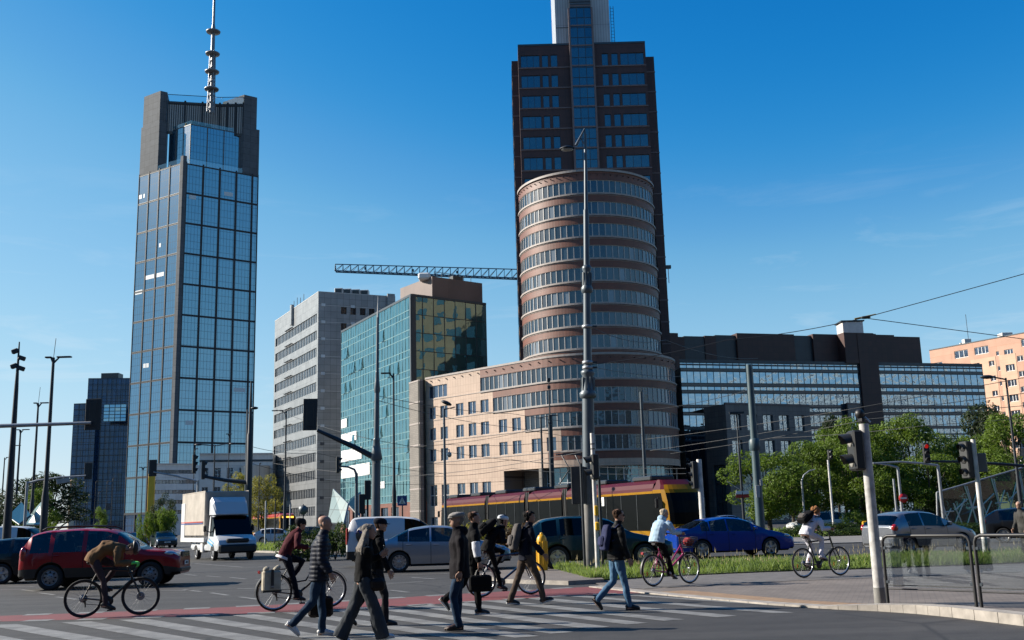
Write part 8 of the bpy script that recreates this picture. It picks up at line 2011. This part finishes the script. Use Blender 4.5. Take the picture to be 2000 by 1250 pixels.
SH_W, SH_B, SH_BR, SH_G = mat('shoe_white', (.66, .66, .66), .5, var=.08), mat('shoe_black', (.012, .012, .013), .55, var=.2), mat('shoe_brown', (.065, .032, .02), .5, var=.3), mat('shoe_pale', (.55, .48, .45), .55, var=.15); SOLEW = mat('sole_white', (.6, .6, .58), .6, var=.05)
TWEED = cloth('tweed_grey', (.30, .28, .26)); GREENG = mat('glove_green', (.10, .62, .10), .6, var=.1)
def gpx(px, py): v = G(px, py); return (v.x, v.y)
CR = R(13)
# walkers, left to right
pb = person('bald man in a navy quilted jacket and jeans walking right in white sneakers', gpx(622, 1243), CR, 1.68, 3, 5, ((-12, -44, -42), (6, 2, 0)), ((-2, 28), (-8, 5)), (-3, -6), dict(m=PUFF, fat=1.10, hem=.13, quilt=(.062, .010), folds=.006, sleeve=(.088, .078, .072, .056)), dict(m=DENIMD, cut='straight'), SH_W, ('bald', mat('hair_shaved', (.12, .10, .09), .7, var=.2)), sole=SOLEW, girth=1.06)
for so in [o for o in pb['root'].children if o.name.startswith('shoe')]: pass
hang_bag(pb, 1, 'tote_bag', 'dark brown leather tote bag carried by the bald man', 'bag', (.36, .12, .30), LEATH, .22, LEATH)
pw = person('woman with long silver hair in a black jacket and wide grey trousers holding a phone', gpx(708, 1259), CR, 1.53, 4, 6, ((22, 16, 4), (-16, -26, -28)), ((-4, 118, -30), (4, 124, -30)), (-4, -14), dict(m=C_BLACK, fat=1.0, hem=.04, collar=.3), dict(m=GREYC, cut='wide'), SH_W, ('long', H_GREY), sole=SOLEW)
o = hand_point(pw, 0, .09); t = child_thing(pw, 'mobile_phone', 'dark mobile phone held up by the silver haired woman', 'phone', o); q = MB(); q.bbox((.03, .02, .03), (.012, .072, .15), BLK, .005, Mx=Matrix.Rotation(R(-20), 4, 'Y')); q.obj('phone_body', t); q = MB(); q.box((.022, .02, .03), (.002, .062, .135), GDARK, Mx=Matrix.Rotation(R(-20), 4, 'Y')); q.obj('screen', t)
t = child_thing(pw, 'handbag', 'small black shoulder bag at the hip of the silver haired woman', 'bag', pw['P0'] + V3(.19, -.12, -.02)); q = MB(); q.bbox((0, 0, -.05), (.22, .10, .17), LEATH, .04); put('bag', fuse(q, .01, 1, .005, 14, m=LEATH), t); q = MB(); q.tube([V3(-.08, 0, .02), V3(-.12, .03, .25), pw['P2'] - pw['P0'] - V3(.12, .0, .02), pw['P2'] - pw['P0'] - V3(.19, -.2, .03), V3(-.30, .22, .25), V3(.08, 0, .02)], .007, LEATH, 5); q.obj('strap', t)
pc = person('man in black with a baseball cap, backpack and laced boots stepping right', gpx(733, 1222), CR, 1.66, 4, 4, ((20, 2, 0), (-20, -40, -35)), ((10, 24), (-14, 6)), (-4, 0), dict(m=C_BLACK, fat=1.05, hem=.10, collar=1.2), dict(m=C_CHAR, cut='straight', boot=.10), SH_B, ('cap', C_NAVY, H_BRN))
backpack(pc, 'black backpack worn by the man in the baseball cap', C_BLACK, (.16, .30, .42))
pf = person('man in a grey flat cap and dark jacket stepping left in jeans and brown shoes', gpx(900, 1232), R(193), 1.67, 1, 2, ((2, 4, 0), (16, -10, 0)), ((-6, 6), (-2, 6)), (4, 0), dict(m=cloth('cloth_black_plum', (.009, .0075, .010)), fat=1.12, hem=.16, hood=True, folds=.014), dict(m=DENIMD, cut='straight'), SH_BR, ('flatcap', TWEED, H_GREY), skin=SKIND, girth=1.05)
pm = person('short haired man in a black jacket with a white sleeve panel carrying a briefcase', gpx(924, 1200), CR, 1.71, 2, 3, ((8, 4, 0), (-20, -52, -50)), ((2, 10), (-6, 6)), (0, -8), dict(m=C_BLACK, fat=1.06, hem=.10, collar=1.6), dict(m=C_BLACK, cut='straight'), SH_B, ('short', H_BRN), sole=SOLEW)
q = MB(); a0, el, wr = pm['AR'][0]; q.tube([a0.lerp(el, .62), el, el.lerp(wr, .62)], [.073, .072, .066], WSLV, 14); put('sleeve_panel', fuse(q, .012, 1, .006, 9, m=WSLV), pm['root'], 'white panel on the right sleeve')
hang_bag(pm, 0, 'briefcase', 'black soft briefcase in the hand of the man with the white sleeve panel', 'bag', (.40, .11, .28), C_BLACK, .12)
pg_ = person('dark haired man in a navy jacket and brown trousers striding right with a grey backpack', gpx(1029, 1181), CR, 1.74, 5, 5, ((27, 14, 14), (-18, -22, -6)), ((14, 40), (-14, 8)), (-2, -10), dict(m=C_NAVY, fat=1.0, hem=.10, collar=.6), dict(m=KHAKI, cut='straight'), SH_B, ('thick', H_BLK), sole=SOLEW, skin=SKIND)
backpack(pg_, 'grey backpack worn by the dark haired man in brown trousers', GREYB, (.17, .31, .50))
pj = person('man in sunglasses, black jacket and light blue jeans walking right', gpx(1208, 1192), CR, 1.69, 4, 3, ((14, 10, 0), (-6, -46, -50)), ((6, 20), (-8, 14)), (-3, 0), dict(m=cloth('cloth_black_padded', (.009, .009, .010), .6), fat=1.10, hem=.06, folds=.010, quilt=(.11, .006), collar=1.0), dict(m=DENIM, cut='straight'), SH_B, ('short', H_BRN), girth=1.06)
backpack(pj, 'navy backpack worn by the man in light blue jeans', NAVYP, (.14, .30, .44)); q = MB()
for y in (-.034, .034): q.bbox(pj['X'](.098, y, .128), (.012, .052, .036), BLK, .006); q.tube([pj['X'](.095, y * 1.7, .134), pj['X'](.0, y * 2.35, .130)], .004, BLK, 4)
q.obj('sunglasses', pj['root'])
pe = person('older person in a grey coat standing at the right edge of the pavement', (PY(2003, 1060, 31).x, 31, .02), R(200), 1.66, 3, 5, ((2, 2, 0), (4, -4, 0)), ((6, 30), (2, 20)), (-4, 0), dict(m=COATG, fat=1.08, hem=.28), dict(m=C_BLACK, cut='straight'), SH_B, ('short', H_GREY))
# riders
b1 = bicycle('black drop bar bicycle ridden by the man in the tan jacket', (161, 1207), (265, 1202), BLK, drop=True, bar=(.80, .91), sad=(.16, .99), crank=75)
p1 = ride('cyclist bent low in a tan jacket, helmet and bright green gloves', b1, [(b1['bar'].x + .03, -.215, b1['bar'].z + .045), (b1['bar'].x + .03, .215, b1['bar'].z + .045)], h=1.80, lean=46, hunch=48, head=(-88, 0), grip=1.0, footp=(-14, -10), top=dict(m=C_BROWN, fat=1.06, hem=.10, folds=.018, ns=7), bottom=dict(m=PLUM, cut='slim'), shoe=SH_B, hair=('helmet', BLK, H_BLK, WHITE), gloves=GREENG)
b2 = bicycle('black city bicycle with a pannier ridden by the cyclist in maroon', (535, 1194), (643, 1187), BLK, mud=True, rack=True, bar=(.72, 1.10), sad=(.20, .95), crank=70, step=True)
p2 = ride('cyclist in a maroon sweater and black beanie riding right', b2, [(b2['bar'].x - .15, -.28, b2['bar'].z + .05), (b2['bar'].x - .15, .28, b2['bar'].z + .05)], h=1.63, lean=24, hunch=14, head=(-4, 0), grip=1.0, footp=(-8, -25), top=dict(m=C_MAROON, fat=.98, hem=.06, collar=.2), bottom=dict(m=C_NAVY, cut='straight'), shoe=SH_B, hair=('beanie', C_CHAR, H_BLK))
q = MB(); c = p2['P0']; q.tube([c - p2['d1'] * .085, c - p2['d1'] * .04], [(.140, .185), (.138, .183)], WSLV, 18, up=p2['f1']); q.obj('shirt_hem', p2['root'])
t = thing('pannier', 'beige canvas pannier with a dark strap on the rear rack', 'bag', b2['root'].location, b2['rz']); q = MB(); q.bbox((-.10, -.17, .56), (.34, .16, .38), CANV, .03); q.bbox((-.20, -.17, .78), (.12, .13, .08), CANV, .03, Mx=Matrix.Rotation(R(-25), 4, 'Y')); q.bbox((.0, -.17, .79), (.15, .13, .08), CANV, .03, Mx=Matrix.Rotation(R(-28), 4, 'Y')); put('bag', fuse(q, .010, 1, .006, 9, m=CANV), t); q = MB(); q.box((-.10, -.258, .60), (.05, .012, .34), BLK); q.box((-.10, -.262, .46), (.05, .012, .03), STL); q.obj('strap', t); q = MB(); q.box((-.10, -.17, .372), (.35, .165, .03), BLK); q.obj('base', t)
b3 = bicycle('dark blue bicycle ridden by the cyclist in black with the white helmet', (940, 1167), (1040, 1161), mat('frame_blue', (.01, .04, .10), .3, var=0), mud=False, bar=(.76, 1.06), sad=(.18, .93), crank=80)
p3 = ride('cyclist in black with a white vented helmet half hidden among walkers', b3, [(b3['bar'].x - .12, -.28, b3['bar'].z + .05), (b3['bar'].x - .12, .28, b3['bar'].z + .05)], h=1.64, lean=28, hunch=20, head=(-10, 0), grip=1.0, footp=(-12, -20), top=dict(m=C_BLACK, fat=1.10, hem=.10), bottom=dict(m=C_BLACK, cut='slim'), shoe=SH_B, hair=('helmet', mat('helmet_white', (.62, .64, .66), .3, var=0), H_BLK, BLK))
p3['fat'] = 1.15; backpack(p3, 'black backpack worn by the cyclist with the white helmet', C_BLACK, (.19, .31, .46))
PINK = mat('frame_pink', (.35, .012, .11), .3, var=0, coat=.6)
b4 = bicycle('pink step through bicycle with a front wire basket and amber reflectors', (1277, 1148), (1348, 1142), PINK, mud=True, rack=True, basket=True, bar=(.78, 1.10), sad=(.18, .92), crank=55, step=True, refl=True)
p4 = ride('grey blond woman in a light blue hooded jacket riding the pink bicycle', b4, [(b4['bar'].x - .13, -.28, b4['bar'].z + .05), (b4['bar'].x - .13, .28, b4['bar'].z + .05)], h=1.63, lean=20, hunch=16, head=(-2, -18), grip=1.0, footp=(-28, -10), top=dict(m=LBLUE, fat=1.16, hem=.05, hood=True, folds=.012, quilt=(.10, .005), sleeve=(.086, .074, .066, .054)), bottom=dict(m=C_BLACK, cut='straight'), shoe=SH_G, hair=('short', H_BLND), girth=1.06)
t = thing('cloth_bundle', 'red bundle lying in the front basket of the pink bicycle', 'bag', b4['root'].location, b4['rz']); q = MB(); q.ball((b4['WB'] + .03, 0, .93), (.14, .12, .10), TR2, 12, 8); put('bundle', fuse(q, .012, 1, .02, 9, m=mat('red_cloth', (.35, .01, .015), .8, var=.2)), t)
b5 = bicycle('dark framed bicycle ridden by the woman in pale lilac', (1571, 1131), (1647, 1126), mat('frame_grey_green', (.03, .034, .03), .4, var=0), bar=(.78, 1.08), sad=(.18, .94), crank=-35, refl=True)
p5 = ride('woman with auburn curls in a pale lilac tracksuit riding away to the right', b5, [(b5['bar'].x - .12, -.28, b5['bar'].z + .05), (b5['bar'].x - .12, .28, b5['bar'].z + .05)], h=1.66, lean=34, hunch=16, head=(6, -10), grip=1.0, footp=(-6, -20), top=dict(m=OFFW, fat=1.06, hem=.05, collar=.3), bottom=dict(m=OFFW, cut='straight'), shoe=SH_G, hair=('curly', H_CURL), girth=1.06)
backpack(p5, 'black backpack with a grey base worn by the woman in pale lilac', C_BLACK, (.18, .30, .40), GREYB)
